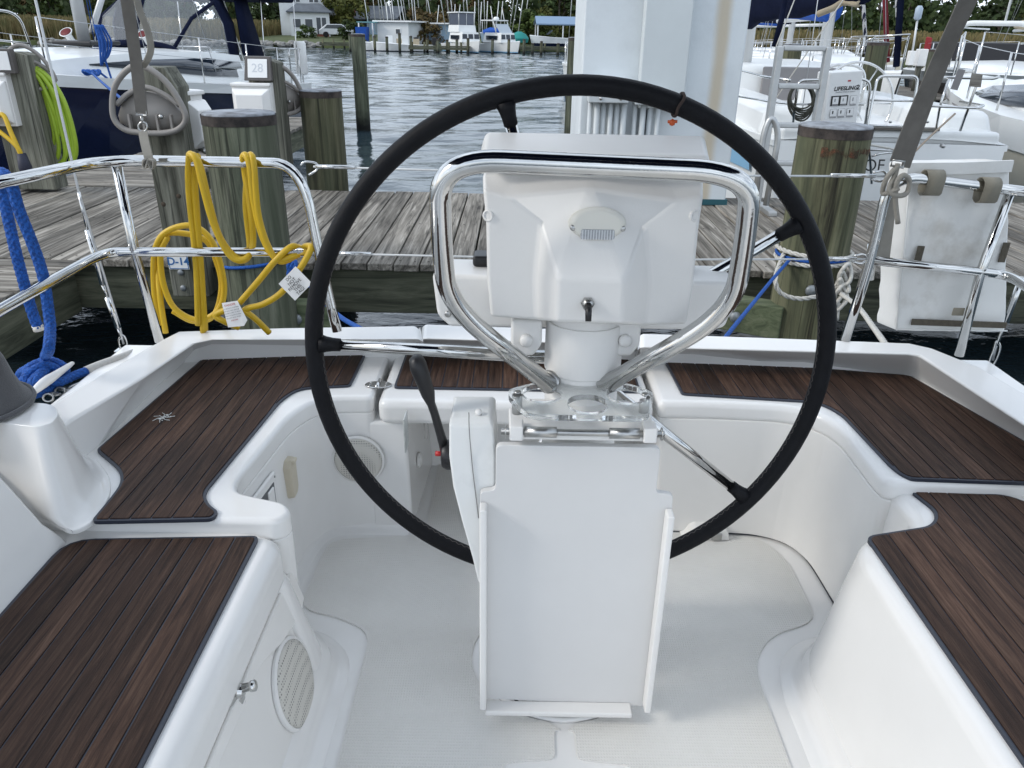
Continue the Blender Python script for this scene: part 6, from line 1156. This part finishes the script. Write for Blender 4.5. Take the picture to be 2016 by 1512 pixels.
# ---------- sailboats crowded behind the white one
def yacht(bow, stern, label, cover, stay_col, mast_h=12, beam=2.9, fb=1.3, hull=None, n=0):
    b = Boat('moored_sailboat', label, 'sailboat', bow, stern, beam, fb, 1.0, hull or WHB, stripe=LBLU, bottom=REDB, gh=.06); L_ = b.L
    b.loft('cabin', [[(x, -w_ * 1.1, b.sheer(x / L_)), (x, -w_ * .85, b.sheer(x / L_) + h), (x, w_ * .85, b.sheer(x / L_) + h), (x, w_ * 1.1, b.sheer(x / L_))] for x, w_, h in ((L_ * .76, .35, .1), (L_ * .66, .7, .32), (L_ * .45, .95, .42), (L_ * .32, .95, .42))], WHB, bev=.03)
    for k in range(3): b.loft('cabin_window', [[(x, sd * (.98 - .0), b.sheer(.5) + z) for z in (.14, .28)] for sd in (1,) for x in (L_ * (.36 + .09 * k), L_ * (.41 + .09 * k))], DKW, cap=False, sol=.02)
    m = b.tube('mast', [(L_ * .58, 0, 1.4), (L_ * .58, 0, mast_h)], .08, MAST, 10); b.tube('boom', [(L_ * .57, 0, 2.25), (L_ * .18, 0, 2.2)], .05, MAST, 8)
    if cover: b.loft('sail_cover', [[(x, .16 * k * cos(a), 2.4 + .22 * k * sin(a)) for a in [2 * pi * j / 10 for j in range(10)]] for x, k in ((L_ * .585, 1.25), (L_ * .5, 1.1), (L_ * .35, .85), (L_ * .2, .6))], cover)
    f_ = b.tube('furled_jib', [(L_ * .97, 0, fb + .1), (L_ * .60, 0, mast_h * .93)], .06, stay_col or WIRE, 8) if stay_col else b.tube('forestay', [(L_ * .98, 0, fb), (L_ * .6, 0, mast_h * .95)], .006, WIRE, 5)
    b.tube('backstay', [(.05, 0, 1.0), (L_ * .58, 0, mast_h)], .005, WIRE, 5)
    for sd in (1, -1):
        b.tube('shroud', [(L_ * .55, sd * beam * .45, 1.1), (L_ * .58, 0, mast_h * .95)], .006, WIRE, 5); b.tube('shroud', [(L_ * .62, sd * beam * .44, 1.1), (L_ * .58, 0, mast_h * .6)], .006, WIRE, 5); b.rails([.06, .22, .4, .58, .76, .9], sd, .6)
        b.tube('bow_rail', [(.9 * L_, sd * b.half(.9) * .9, b.sheer(.9)), (.92 * L_, sd * b.half(.92) * .9, fb + .58), (1.0 * L_, 0, fb + .62)], .014, CHR, 6, .08)
        b.tube('stern_rail', [(.8, sd * b.half(.1) * .9, 1.0), (.8, sd * b.half(.1) * .9, 1.6), (.05, sd * b.half(0) * .9, 1.6), (.05, sd * .4, 1.6), (.05, sd * .4, 1.0)], .014, CHR, 6, .08)
    return b
STR = mk('striped_furled_sail', (.62, .62, .62), .8, col2=(.015, .02, .05), vs=9, st=(1, 1, .25), p0=.47, p1=.5)
yacht((6.75, 14.6), (6.5, 23), 'white sailboat with bright blue boom cover behind the aluminium ladder', BCAN, NCAN)
yacht((8.7, 19.2), (5.2, 27), 'white sailboat with furled dark red jib in the crowded slips', NCAN, mk('dark_red_sail', (.16, .012, .02), .8), fb=1.25)
yacht((10.4, 24.5), (5.8, 31), 'farther white sailboat with navy and white striped furled jib', BCAN, STR, fb=1.3)
yacht((3.2, 19.0), (2.6, 27), 'white sailboat mostly hidden by the white column', NCAN, NCAN, fb=1.2)
yacht((12.5, 27), (8.6, 34.5), 'white sailboat with striped furled jib nearest the marsh', None, STR, fb=1.25, hull=CREAM)
b_ = yacht((17.6, 27), (20, 35), 'white sailboat beyond the black motor yacht with tan cover', TAN, WHB, fb=1.2)
# ================================================================ white column on the dock, with its electrical gear
WCOL = mk('column_paint', (.66, .70, .72), .5, var=.16, vs=2.2, p0=.25, p1=.55, bump=.001, bs=60); STAIN = mk('orange_stain', (.50, .38, .22), .6, var=.35, vs=2, st=(6, 6, .4))
yc = 5.78
e_ = lambda px, py: at(px, py, yc); xa, xb = e_(1139, 260).x, e_(1437, 330).x; xc, xd = e_(1256, 150).x, e_(1347, 150).x
co = MB().loft([[V((x, y, z)) for x, y in ((xa, yc), (xb, yc), (xb, yc + .9), (xa, yc + .9))] for z in (ZD, 5.4)]).out('column', WCOL, bev=.015, seg=2); tag(co, 'tall white painted column standing on the far edge of the dock', 'column')
MB().loft([[V((x, y, z)) for x, y in ((xc, yc - .10), (xd, yc - .10), (xd, yc - .001), (xc, yc - .001))] for z in (1.38, 5.4)]).out('cable_trunk', mk('trunk_paint', (.58, .62, .63), .45, var=.06, vs=3), co, bev=.012, seg=2)
xs_ = e_(1418, 100).x - co.location.x
def streak():
    t = WCOL.node_tree; b = t.nodes['Principled BSDF']; N = t.nodes.new; L = t.links.new; src = b.inputs['Base Color'].links[0].from_socket
    tc = N('ShaderNodeTexCoord'); s3 = N('ShaderNodeSeparateXYZ'); L(tc.outputs['Object'], s3.inputs[0]); mp = N('ShaderNodeMapping'); mp.inputs['Scale'].default_value = (1, 1, .25); L(tc.outputs['Object'], mp.inputs[0])
    n = N('ShaderNodeTexNoise'); n.inputs['Scale'].default_value = 7; n.inputs['Detail'].default_value = 5; L(mp.outputs[0], n.inputs[0])
    a = N('ShaderNodeMath'); a.operation = 'SUBTRACT'; a.inputs[1].default_value = xs_; L(s3.outputs[0], a.inputs[0])
    d = N('ShaderNodeMath'); d.operation = 'MULTIPLY_ADD'; d.inputs[1].default_value = .05; d.inputs[2].default_value = -.025; L(n.outputs[0], d.inputs[0])
    e = N('ShaderNodeMath'); L(a.outputs[0], e.inputs[0]); L(d.outputs[0], e.inputs[1]); f = N('ShaderNodeMath'); f.operation = 'ABSOLUTE'; L(e.outputs[0], f.inputs[0])
    r = N('ShaderNodeMapRange'); r.interpolation_type = 'SMOOTHSTEP'; r.inputs[1].default_value = .012; r.inputs[2].default_value = .075; r.inputs[3].default_value = .75; r.inputs[4].default_value = 0; L(f.outputs[0], r.inputs[0])
    m = N('ShaderNodeMix'); m.data_type = 'RGBA'; L(r.outputs[0], m.inputs[0]); L(src, m.inputs[6]); m.inputs[7].default_value = (.52, .42, .27, 1); L(m.outputs[2], b.inputs['Base Color'])
streak()
MB().box(((xa + xb) / 2, yc + .45, ZD + .022), (xb - xa + .02, .92, .04)).out('base_sheet', mk('teal_base', (.02, .09, .11), .6), co, smooth=False)
gb = mk('grey_box', (.52, .55, .56), .4, var=.08, vs=6)
for pa, pb, zt_, zb_ in ((1157, 1232, 155, 200), (1246, 1305, 175, 204)):
    a, b = e_(pa, zt_), e_(pb, zb_); bo = MB().loft([[V((x, y, z)) for x, z in ((a.x, b.z), (b.x, b.z), (b.x, a.z), (a.x, a.z))] for y in (yc - .16, yc - .001)]).out('junction_box', gb, co, bev=.008, seg=2)
    for q in (.3, .8): MB().lathe((a.x + (b.x - a.x) * q, yc - .16, b.z + .03), [(.012, 0), (.01, .008), (0, .01)], 8, (0, -1, 0)).out('screw', STL, bo)
    for q in range(6 if pa == 1157 else 4):
        x = a.x + (b.x - a.x) * (.08 + q * (.17 if pa == 1157 else .24)); tube('conduit', [(x, yc - .07 - .02 * (q % 2), b.z + .01), (x, yc - .07 - .02 * (q % 2), ZD + .02)], .021 if q % 3 else .017, gb, co, 10)
a = e_(1262, 215); MB().loft([[V((x, y, z)) for x, z in ((a.x, ZD), (a.x + .055, ZD), (a.x + .055, a.z), (a.x, a.z))] for y in (yc - .06, yc - .002)]).out('dark_channel', mk('dark_grey_metal', (.16, .17, .18), .5), co, smooth=False)
# ================================================================ aluminium boarding ladder on the dock
yl_ = 5.72; l_ = thing('boarding_ladder', at(1500, 398, yl_), 'grey aluminium boarding ladder with curved handrail on the dock', 'ladder')
x0_, x1_ = at(1535, 95, yl_).x, at(1631, 95, yl_).x; zt_ = at(1580, 92, yl_).z; zc = at(1500, 380, yl_).z
for x in (x0_, x1_): MB().loft([[V((x + a, yl_ + b, z)) for a, b in ((-.022, -.03), (.022, -.03), (.022, .03), (-.022, .03))] for z in (ZD, zt_)]).out('rail_post', ALU, l_, bev=.006, seg=2)
for py in (95, 170, 247, 322): z = at(1580, py, yl_).z; MB().box(((x0_ + x1_) / 2, yl_, z), (x1_ - x0_ - .046, .05, .035)).out('rung', ALU, l_, bev=.006, seg=2)
tube('handrail', rnd([at(1487, 392, yl_ - .25), at(1503, 262, yl_ - .25), at(1519, 225, yl_ - .25), at(1534, 262, yl_ - .25), at(1508, 404, yl_ - .25)], .10, 8), .021, ALU, l_, 12)
MB().box((x0_ + .02, yl_ - .15, ZD + .02), (.06, .36, .035)).out('foot_bar', ALU, l_, bev=.004, seg=1)
# ================================================================ far shore
WSID = mk('white_siding', (.66, .68, .68), .6, var=.06, vs=1); ROOF = mk('grey_shingle', (.13, .145, .165), .85, var=.3, vs=1.5, bump=.02, bs=5); BRICK = mk('red_brick', (.20, .055, .04), .85, var=.3, vs=3); GLASS = mk('house_glass', (.05, .06, .07), .1); TRIM = mk('white_trim', (.74, .75, .75), .5); PBLU = mk('pale_blue_siding', (.32, .44, .56), .6)
def house(name, x, y, rot, parts, label, cat='house', z0=.9):
    o = thing(name, (x, y, z0), label, cat); m = Matrix.Rotation(rot, 3, 'Z'); P = lambda a, b, c: V((x, y, z0)) + m @ V((a, b, c))
    for p in parts:
        k = p[0]
        if k == 'box': _, nm, xa, xb, ya, yb, za, zb, mt = p; MB().loft([[P(u, v, q) for u, v in ((xa, ya), (xb, ya), (xb, yb), (xa, yb))] for q in (za, zb)]).out(nm, mt, o, smooth=False)
        elif k == 'hip': _, xa, xb, ya, yb, za, h, i, mt = p; MB().loft([[P(u, v, za) for u, v in ((xa, ya), (xb, ya), (xb, yb), (xa, yb))], [P(u, v, za + .12) for u, v in ((xa, ya), (xb, ya), (xb, yb), (xa, yb))], [P(u, v, za + .12 + h) for u, v in ((xa + i, ya + i), (xb - i, ya + i), (xb - i, yb - i), (xa + i, yb - i))]]).out('roof', mt, o, smooth=False)
        elif k == 'gab': _, xa, xb, ya, yb, za, h, mt = p; MB().loft([[P(u, ya, za), P(u, (ya + yb) / 2, za + h), P(u, yb, za), P(u, yb, za - .12), P(u, (ya + yb) / 2, za + h - .12), P(u, ya, za - .12)] for u in (xa, xb)]).out('roof', mt, o, smooth=False)
        elif k == 'win':
            _, u, ya, q, ww, hh, n_ = p; f = MB().loft([[P(u + s * ww / 2, v, q + t * hh / 2) for s, t in ((-1, -1), (1, -1), (1, 1), (-1, 1))] for v in (ya - .05, ya + .02)]).out('window', TRIM, o, smooth=False)
            for j in range(n_): c = u - ww / 2 + ww * (j + .5) / n_; MB().loft([[P(c + s * (ww / n_ - .14) / 2, v, q + t * (hh - .16) / 2) for s, t in ((-1, -1), (1, -1), (1, 1), (-1, 1))] for v in (ya - .075, ya - .03)]).out('pane', GLASS, f, smooth=False)
        elif k == 'swin':
            _, xa, v, q, ww, hh = p; f = MB().loft([[P(u, v + s * ww / 2, q + t * hh / 2) for s, t in ((-1, -1), (1, -1), (1, 1), (-1, 1))] for u in (xa - .05, xa + .02)]).out('window', TRIM, o, smooth=False); MB().loft([[P(u, v + s * (ww - .16) / 2, q + t * (hh - .16) / 2) for s, t in ((-1, -1), (1, -1), (1, 1), (-1, 1))] for u in (xa - .075, xa - .03)]).out('pane', GLASS, f, smooth=False)
        elif k == 'post': _, u, v, za, zb, r_, mt = p; MB().loft([[P(u + s * r_, v + t * r_, q) for s, t in ((-1, -1), (1, -1), (1, 1), (-1, 1))] for q in (za, zb)]).out('post', mt, o, smooth=False)
    return o
h0 = at(598, 80, 104); house('white_house', h0.x, 104, R(14), [('box', 'wall', -2.6, 2.9, 2.2, 8.5, 0, 5.6, WSID), ('hip', -3.0, 3.3, 1.8, 8.9, 5.6, 1.3, 2.4, ROOF), ('box', 'porch_wall', -1.4, 3.3, 0, 2.2, 0, 2.7, WSID), ('hip', -1.8, 3.7, -.4, 2.5, 2.7, .9, 1.3, ROOF), ('win', -.6, 2.2, 4.4, 1.2, 1.15, 2), ('win', 1.6, 2.2, 4.4, 1.2, 1.15, 2), ('win', -.6, 0, 1.5, 1.0, 1.1, 1), ('win', .8, 0, 1.5, 1.0, 1.1, 1), ('win', 2.3, 0, 1.2, 1.3, 2.1, 2), ('swin', -2.6, 3.6, 4.4, .5, 1.2), ('swin', -2.6, 6.2, 4.4, .5, 1.2), ('swin', -2.6, 4.2, 1.5, .6, 1.6), ('box', 'steps', 1.6, 3.1, -.9, 0, 0, .3, BRICK)], 'two storey white house with grey roofs on the far bank')
h0 = at(712, 78, 118); house('ranch_house', h0.x, 118, R(-8), [('box', 'wall', -5, 5, 0, 7, 0, 2.3, mk('brown_siding', (.16, .13, .11), .8)), ('gab', -5.6, 5.4, -.6, 7.6, 2.3, 1.7, ROOF), ('box', 'chimney', -2.0, -.9, -.2, .8, 2, 4.6, BRICK), ('win', 1, 0, 1.3, 1.6, 1.0, 2), ('box', 'gable_wall', 1.4, 5.0, -1.6, 0, 0, 2.2, PBLU), ('hip', 1.0, 5.4, -2.0, .4, 2.2, 1.0, 1.15, ROOF)], 'low grey roofed house with red brick chimney')
h0 = at(768, 90, 90); house('boat_house', h0.x, 90, R(-16), [('box', 'wall', -1.4, 2.2, 0, 4, 0, 2.1, WSID), ('box', 'roof', -1.8, 2.7, -.3, 4.4, 2.1, 2.25, TRIM), ('win', 1.0, 0, 1.2, .6, .6, 1), ('box', 'awning', -3.4, -1.2, -.8, 2.0, 2.0, 2.1, mk('teal_awning', (.12, .28, .30), .7)), ('post', -3.2, -.7, 0, 2.0, .06, TRIM), ('post', -1.6, -.7, 0, 2.0, .06, TRIM)], 'small white boat house with pale awning by the water', 'boat house', .5)
h0 = at(860, 92, 94); house('blue_shed', h0.x, 94, R(-8), [('box', 'wall', -1.2, 1.2, 0, 3, 0, 2.0, PBLU), ('box', 'roof', -1.5, 1.5, -.4, 3.3, 2.0, 2.14, TRIM), ('win', .3, 0, 1.3, .5, .6, 1)], 'little pale blue shed behind the flybridge cruiser', 'shed', .5)
h0 = at(1104, 92, 92); house('boat_shelter', h0.x, 92, R(4), [('gab', -2.9, 2.9, -1.6, 1.6, 1.95, .75, mk('blue_metal_roof', (.17, .25, .36), .5)), ('post', -2.7, -1.4, 0, 1.95, .06, TRIM), ('post', 2.7, -1.4, 0, 1.95, .06, TRIM), ('post', 0, -1.4, 0, 1.95, .06, TRIM), ('post', -2.7, 1.4, 0, 1.95, .06, TRIM), ('post', 2.7, 1.4, 0, 1.95, .06, TRIM), ('box', 'platform', -3.0, 3.0, -1.7, 1.7, -.1, .02, bpy.data.materials['brown_siding'])], 'open boat shelter with blue roof on the far bank', 'shelter', .75)
def far_boat(px, py, Y, L_, ang_, label, kind, hull=WHB, z=None, group='motor boats moored along the far bank'):
    p = at(px, py, Y); d_ = V((cos(ang_), sin(ang_), 0)); bow = (p.x + d_.x * L_ / 2, Y + d_.y * L_ / 2); st = (p.x - d_.x * L_ / 2, Y - d_.y * L_ / 2)
    b = Boat('motor_boat', label, 'motor boat', bow, st, L_ * .34, 1.05 if L_ > 6 else .8, .75 if L_ > 6 else .55, hull, group, stripe=LBLU if L_ > 6 else None, bottom=NAVY, gh=.08, flare=.78, sw=.9)
    if kind == 'skiff':
        b.box('console', L_ * .4, L_ * .5, -.3, .3, .6, 1.35, WHB); b.box('outboard', -.35, .1, -.2, .2, .4, 1.25, BLK, bev=.06); b.box('seat', L_ * .22, L_ * .32, -.35, .35, .6, 1.1, TAN)
    if kind in ('fly', 'cuddy'):
        w_ = L_ * .145; b.box('cabin', L_ * .25, L_ * .72, -w_, w_, .9, 1.75, WHB, inset=.15)
        for s in (-.52, 0, .52): b.loft('window', [[(L_ * .72 - .03 - .13 * (z_ - 1.05) / .7 + .03, s * w_ * 1.2 + q, z_) for q, z_ in ((-w_ * .26, 1.2), (w_ * .26, 1.2), (w_ * .24, 1.6), (-w_ * .24, 1.6))], [(L_ * .72 - .10 - .13 * (z_ - 1.05) / .7 + .03, s * w_ * 1.2 + q, z_) for q, z_ in ((-w_ * .26, 1.2), (w_ * .26, 1.2), (w_ * .24, 1.6), (-w_ * .24, 1.6))]], DKW, smooth=False)
        for sd in (1, -1): b.box('window', L_ * .35, L_ * .62, sd * (w_ - .02) - .08, sd * (w_ - .02) + .05, 1.15, 1.5, DKW)
    if kind == 'fly':
        b.box('flybridge', L_ * .22, L_ * .6, -w_ * .95, w_ * .95, 1.75, 2.35, WHB, inset=.08); b.box('clear_enclosure', L_ * .24, L_ * .56, -w_ * .85, w_ * .85, 2.36, 3.35, mk('smoked_vinyl', (.10, .115, .15), .15), bev=.05); b.box('hard_top', L_ * .2, L_ * .58, -w_ * .95, w_ * .95, 3.36, 3.46, WHB)
        for s in (-.5, 0, .5): b.tube('enclosure_frame', [(L_ * .565, s * w_ * 1.6, 2.36), (L_ * .565, s * w_ * 1.6, 3.36)], .03, WHB)
    if kind == 'cuddy':
        b.box('hard_top', L_ * .2, L_ * .52, -w_, w_, 2.75, 2.85, WHB); MB().lathe(b.P(L_ * .4, 0, 2.85), [(.25, 0), (.3, .1), (.2, .25), (0, .28)], 14).out('radar_dome', WHB, b.o)
        for sx in (.22, .5):
            for sd in (1, -1): b.tube('top_leg', [(L_ * (sx + .08 * (sx > .4)), sd * w_ * .9, 1.7), (L_ * sx, sd * w_ * .9, 2.78)], .045, WHB)
        b.loft('windshield', [[(L_ * .66, -w_ * .8, 1.75), (L_ * .66, w_ * .8, 1.75), (L_ * .54, w_ * .8, 2.5), (L_ * .54, -w_ * .8, 2.5)], [(L_ * .65, -w_ * .8, 1.75), (L_ * .65, w_ * .8, 1.75), (L_ * .53, w_ * .8, 2.5), (L_ * .53, -w_ * .8, 2.5)]], mk('pale_glass', (.35, .40, .45), .1), smooth=False)
    if kind == 'bow':
        b.loft('windshield', [[(L_ * .6, -.6, .9), (L_ * .6, .6, .9), (L_ * .5, .6, 1.3), (L_ * .5, -.6, 1.3)], [(L_ * .59, -.6, .9), (L_ * .59, .6, .9), (L_ * .49, .6, 1.3), (L_ * .49, -.6, 1.3)]], GLASS, smooth=False)
    if z:
        b.o.location.z += z
    return b
far_boat(762, 100, 80, 5.4, R(196), 'white skiff with pointed bow left of the long pilings', 'skiff'); far_boat(792, 101, 79, 5.8, R(188), 'longer white skiff with console under the boat house', 'skiff')
far_boat(915, 104, 79, 6.6, R(-62), 'white flybridge cruiser with smoked enclosure', 'fly'); far_boat(984, 103, 80, 6.2, R(-52), 'white cuddy cruiser with hard top and radar dome', 'cuddy')
far_boat(1085, 84, 88, 4.6, R(190), 'white bowrider parked under the blue roofed shelter', 'bow', z=.75)
tl2 = Boat('tarped_boat', 'boat under grey blue tarp between the two cruisers', 'motor boat', (at(945, 84, 88).x, 88), (at(985, 84, 88).x, 89), 1.8, .9, .8, TARP, gun=TARP); tl2.o.location.z += .8; tl2.loft('tarp', [[(x, -w_, .85), (x, 0, .85 + h), (x, w_, .85)] for x, w_, h in ((0, .8, .5), (1.2, .8, .6), (2.1, .4, .3))], BCAN)
o = tag(MB().lathe(at(1022, 84, 87), [(.9, 0), (1.0, .4), (.7, .8), (.2, 1.05), (0, 1.05)], 12).out('covered_dinghy', TEAL, bev=.05), 'rounded teal tarp covering a dinghy', 'dinghy')
o = tag(MB().loft([[at(708 + x, 84, 88) + V((0, y, z)) for x, y, z in ((-6, 0, 0), (12, 0, 0), (12, 2, 0), (-6, 2, 0))], [at(708 + x, 84, 88) + V((0, y, z)) for x, y, z in ((-7, 0, 1.5), (14, 0, 1.5), (14, 2, 1.5), (-7, 2, 1.5))]]).out('blue_tarp', BCAN, smooth=False), 'bright blue tarp bundle beside the boat house', 'tarp')
# far timber dock and pilings
for (xa_, xb_, py, Y, lb_) in ((805, 925, 102, 76, 'low dark timber dock in front of the flybridge cruiser'), (1015, 1140, 98, 82, 'low timber dock below the blue roofed shelter'), (630, 735, 88, 86, 'low timber bulkhead at the white house')):
    a, b = at(xa_, py, Y), at(xb_, py, Y); o = thing('far_dock', ((a.x + b.x) / 2, Y, 0), lb_, 'dock'); w_ = b.x - a.x
    for k in range(3): MB().box(((a.x + b.x) / 2, Y + .35 * k, .55), (w_, .3, .10)).out('plank', BEAMX, o, smooth=False)
    MB().box(((a.x + b.x) / 2, Y - .2, .38), (w_, .06, .22)).out('beam', BEAMX, o, smooth=False)
    for k in range(5): MB().tube([(a.x + w_ * (k + .3) / 5, Y - .1, -1), (a.x + w_ * (k + .3) / 5, Y - .1, .9)], .1, 8).out('pile', PB, o)
proto = None
for i, (px, pt) in enumerate(((690, 68), (738, 72), (762, 73), (787, 66), (809, 72), (841, 76), (862, 78), (880, 79), (899, 78), (921, 76), (969, 78), (1001, 78), (1031, 78), (1065, 82), (1048, 86), (1098, 86))):
    Y = 75 + (i % 3); p = at(px, 100, Y); z = top_at(px, pt, Y); lb_ = 'far slender piling, number %d from the left along the opposite bank' % (i + 1)
    lb_ = ['short far piling right behind the tall lone piling', 'far piling at the left skiff bow', 'far piling at the longer skiff bow', 'taller dark far piling in front of the boat house window', 'far piling at the left end of the low dark dock', 'far piling at the skiff stern', 'far piling left of the blue shed', 'far piling under the flybridge cruiser stern', 'far piling in front of the flybridge cruiser side', 'far piling in front of the flybridge cruiser bow', 'far piling in front of the cuddy cruiser stern', 'far piling in front of the cuddy cruiser bow', 'far piling just right of the cuddy cruiser', 'far piling below the shelter left post', 'stubby far piling right of the teal tarp', 'stubby far piling below the shelter middle'][i]
    o = thing('far_piling', (p.x, Y, 0), lb_, 'piling', 'slender pilings along the far bank'); MB().tube([(0 + p.x, Y, -1), (p.x + .03, Y, z)], .13, 9).out('shaft', PB if i % 2 else PG, o); MB().lathe((p.x + .03, Y, z), [(.14, -.06), (.14, .02), (.06, .06), (0, .06)], 9).out('cap', TAR, o)
# masts of the boats stored ashore
ml = [(717, 728, 55, -6), (734, 741, 50, -6), (744, 752, 48, -6), (749, 757, 40, -6), (756, 766, 48, -6), (760, 765, 46, 4), (766, 775, 50, 0), (771, 778, 52, 0), (782, 794, 55, -6), (788, 800, 52, -6), (793, 803, 50, -6), (804, 810, 46, -6), (810, 816, 48, -6), (815, 820, 48, -6), (822, 829, 48, -6), (839, 844, 56, -6), (841, 855, 58, -6), (864, 858, 57, 10), (867, 879, 54, -6), (880, 887, 56, -6), (887, 894, 45, -6), (896, 894, 42, 8), (906, 900, 48, 9), (912, 915, 44, -6), (918, 924, 42, -6), (935, 934, 50, 3), (942, 943, 62, -6), (948, 944, 64, 4), (953, 955, 60, -6), (960, 957, 66, 2), (966, 974, 60, 12), (982, 976, 52, 2), (990, 984, 52, 2), (988, 998, 56, 14), (1012, 1002, 52, -6), (1020, 1007, 55, -6), (1030, 1018, 66, -6), (1040, 1028, 64, -6), (1126, 1118, 84, -6), (1142, 1138, 80, -6)]
ml.sort(key=lambda q: q[1]); MC = {}
for i, (xt, xb_, yb2, yt2) in enumerate(ml):
    Y = 92 + (i * 7) % 9; a, b = at(xb_, yb2 + 14, Y), at(xt, yt2, Y)
    if yt2 < 0: b = b + (b - a) * (.5 + .3 * ((i * 5) % 4))
    t_ = tube('stored_mast', [a, b], .045, MAST, None, 6); sc2, pl2 = next((q, b_) for q, b_ in ((716, 'behind the ranch house gable'), (762, 'above the left end of the boat house'), (800, 'above the boat house roof'), (835, 'right of the boat house'), (870, 'above the blue shed'), (932, 'above the flybridge cruiser'), (978, 'above the tarped boat'), (1010, 'above the cuddy cruiser'), (1060, 'right of the cuddy cruiser'), (9e9, 'by the blue roofed shelter')) if xb_ <= q)
    cnt = MC[sc2] = MC.get(sc2, 0) + 1; tag(t_, 'bare stored mast %s, %s from the left there' % (pl2, ('first', 'second', 'third', 'fourth', 'fifth', 'sixth', 'seventh', 'eighth', 'ninth', 'tenth', 'eleventh')[cnt - 1]), 'mast', 'masts of boats stored on the far bank')
# parked car, bushes
def bush(px, py, Y, s, li, label):
    p = at(px, py, Y); t = thing('bush', p, label, 'bush', 'bushes on the far bank'); me = PROTO[4][0]
    if (me.name, li) not in TM: m2 = me.copy(); m2.materials.clear(); m2.materials.append(LEAF[li]); TM[(me.name, li)] = m2
    c = bpy.data.objects.new('crown', TM[(me.name, li)]); COL.objects.link(c); c.parent = t; c.scale = (s, s, s * .7); c.location = (0, 0, s * 1.4); WL[c.name] = p
for a in ((603, 76, 98, .38, 1, 'dark bush at the white house porch'), (688, 72, 96, .45, 1, 'dark bush right of the white house'), (826, 74, 96, .8, 4, 'brownish bush between boat house and blue shed'), (842, 80, 93, .5, 4, 'small brown bush left of the blue shed'), (1046, 78, 96, .8, 0, 'green bush left of the shelter'), (1062, 80, 97, .6, 2, 'yellowish bush behind the shelter')): bush(*a)
p = at(664, 74, 100); o = thing('parked_car', p, 'pale car parked right of the white house', 'car'); cy = MB()
cy.loft([[p + V((x, y, z)) for x, z in ((-2.1, .3), (2.1, .3), (2.15, .8), (1.3, .95), (.7, 1.45), (-1.2, 1.45), (-1.9, .95), (-2.15, .8))] for y in (0, 1.7)]).out('body', mk('silver_paint', (.5, .52, .54), .3, .3), o, bev=.08, seg=2)
MB().loft([[p + V((x, y, z)) for x, z in ((-1.5, .98), (1.1, .98), (.6, 1.38), (-1.1, 1.38))] for y in (-.02, .0)]).out('window', GLASS, o, smooth=False)
for x in (-1.3, 1.3): MB().lathe(p + V((x, -.02, .32)), [(.32, 0), (.32, .2), (.2, .2), (0, .18)], 14, (0, -1, 0)).out('wheel', RUB, o)
# navy bimini over the cockpit, carried on two bows; the webbing straps run up to it
bm = [[V((CX + .98 * cos(a) * 1.0, y, 2.42 + .28 * sin(a) ** .5 if sin(a) > 0 else 2.42)) for a in [pi * k / 12 for k in range(13)]] for y in (-.35, .25, .85, 1.45)]
bi = MB().loft(bm, closed=False, cap=False).out('bimini', NCAN, boat, sol=.006)
for y in (-.33, .55, 1.43): MB().tube([V((CX + .97 * cos(a), y, (2.40 + .28 * sin(a) ** .5) if sin(a) > 0 else 2.40)) for a in [pi * k / 12 for k in range(13)]], .0125, 10).out('bimini_bow', CHR, bi)
for s in (-1, 1):
    for y in (-.33, 1.43): tube('bimini_leg', [(CX + s * .97, y, 2.41), (CX + s * 1.18, .35, 1.0)], .0125, CHR, bi, 10)
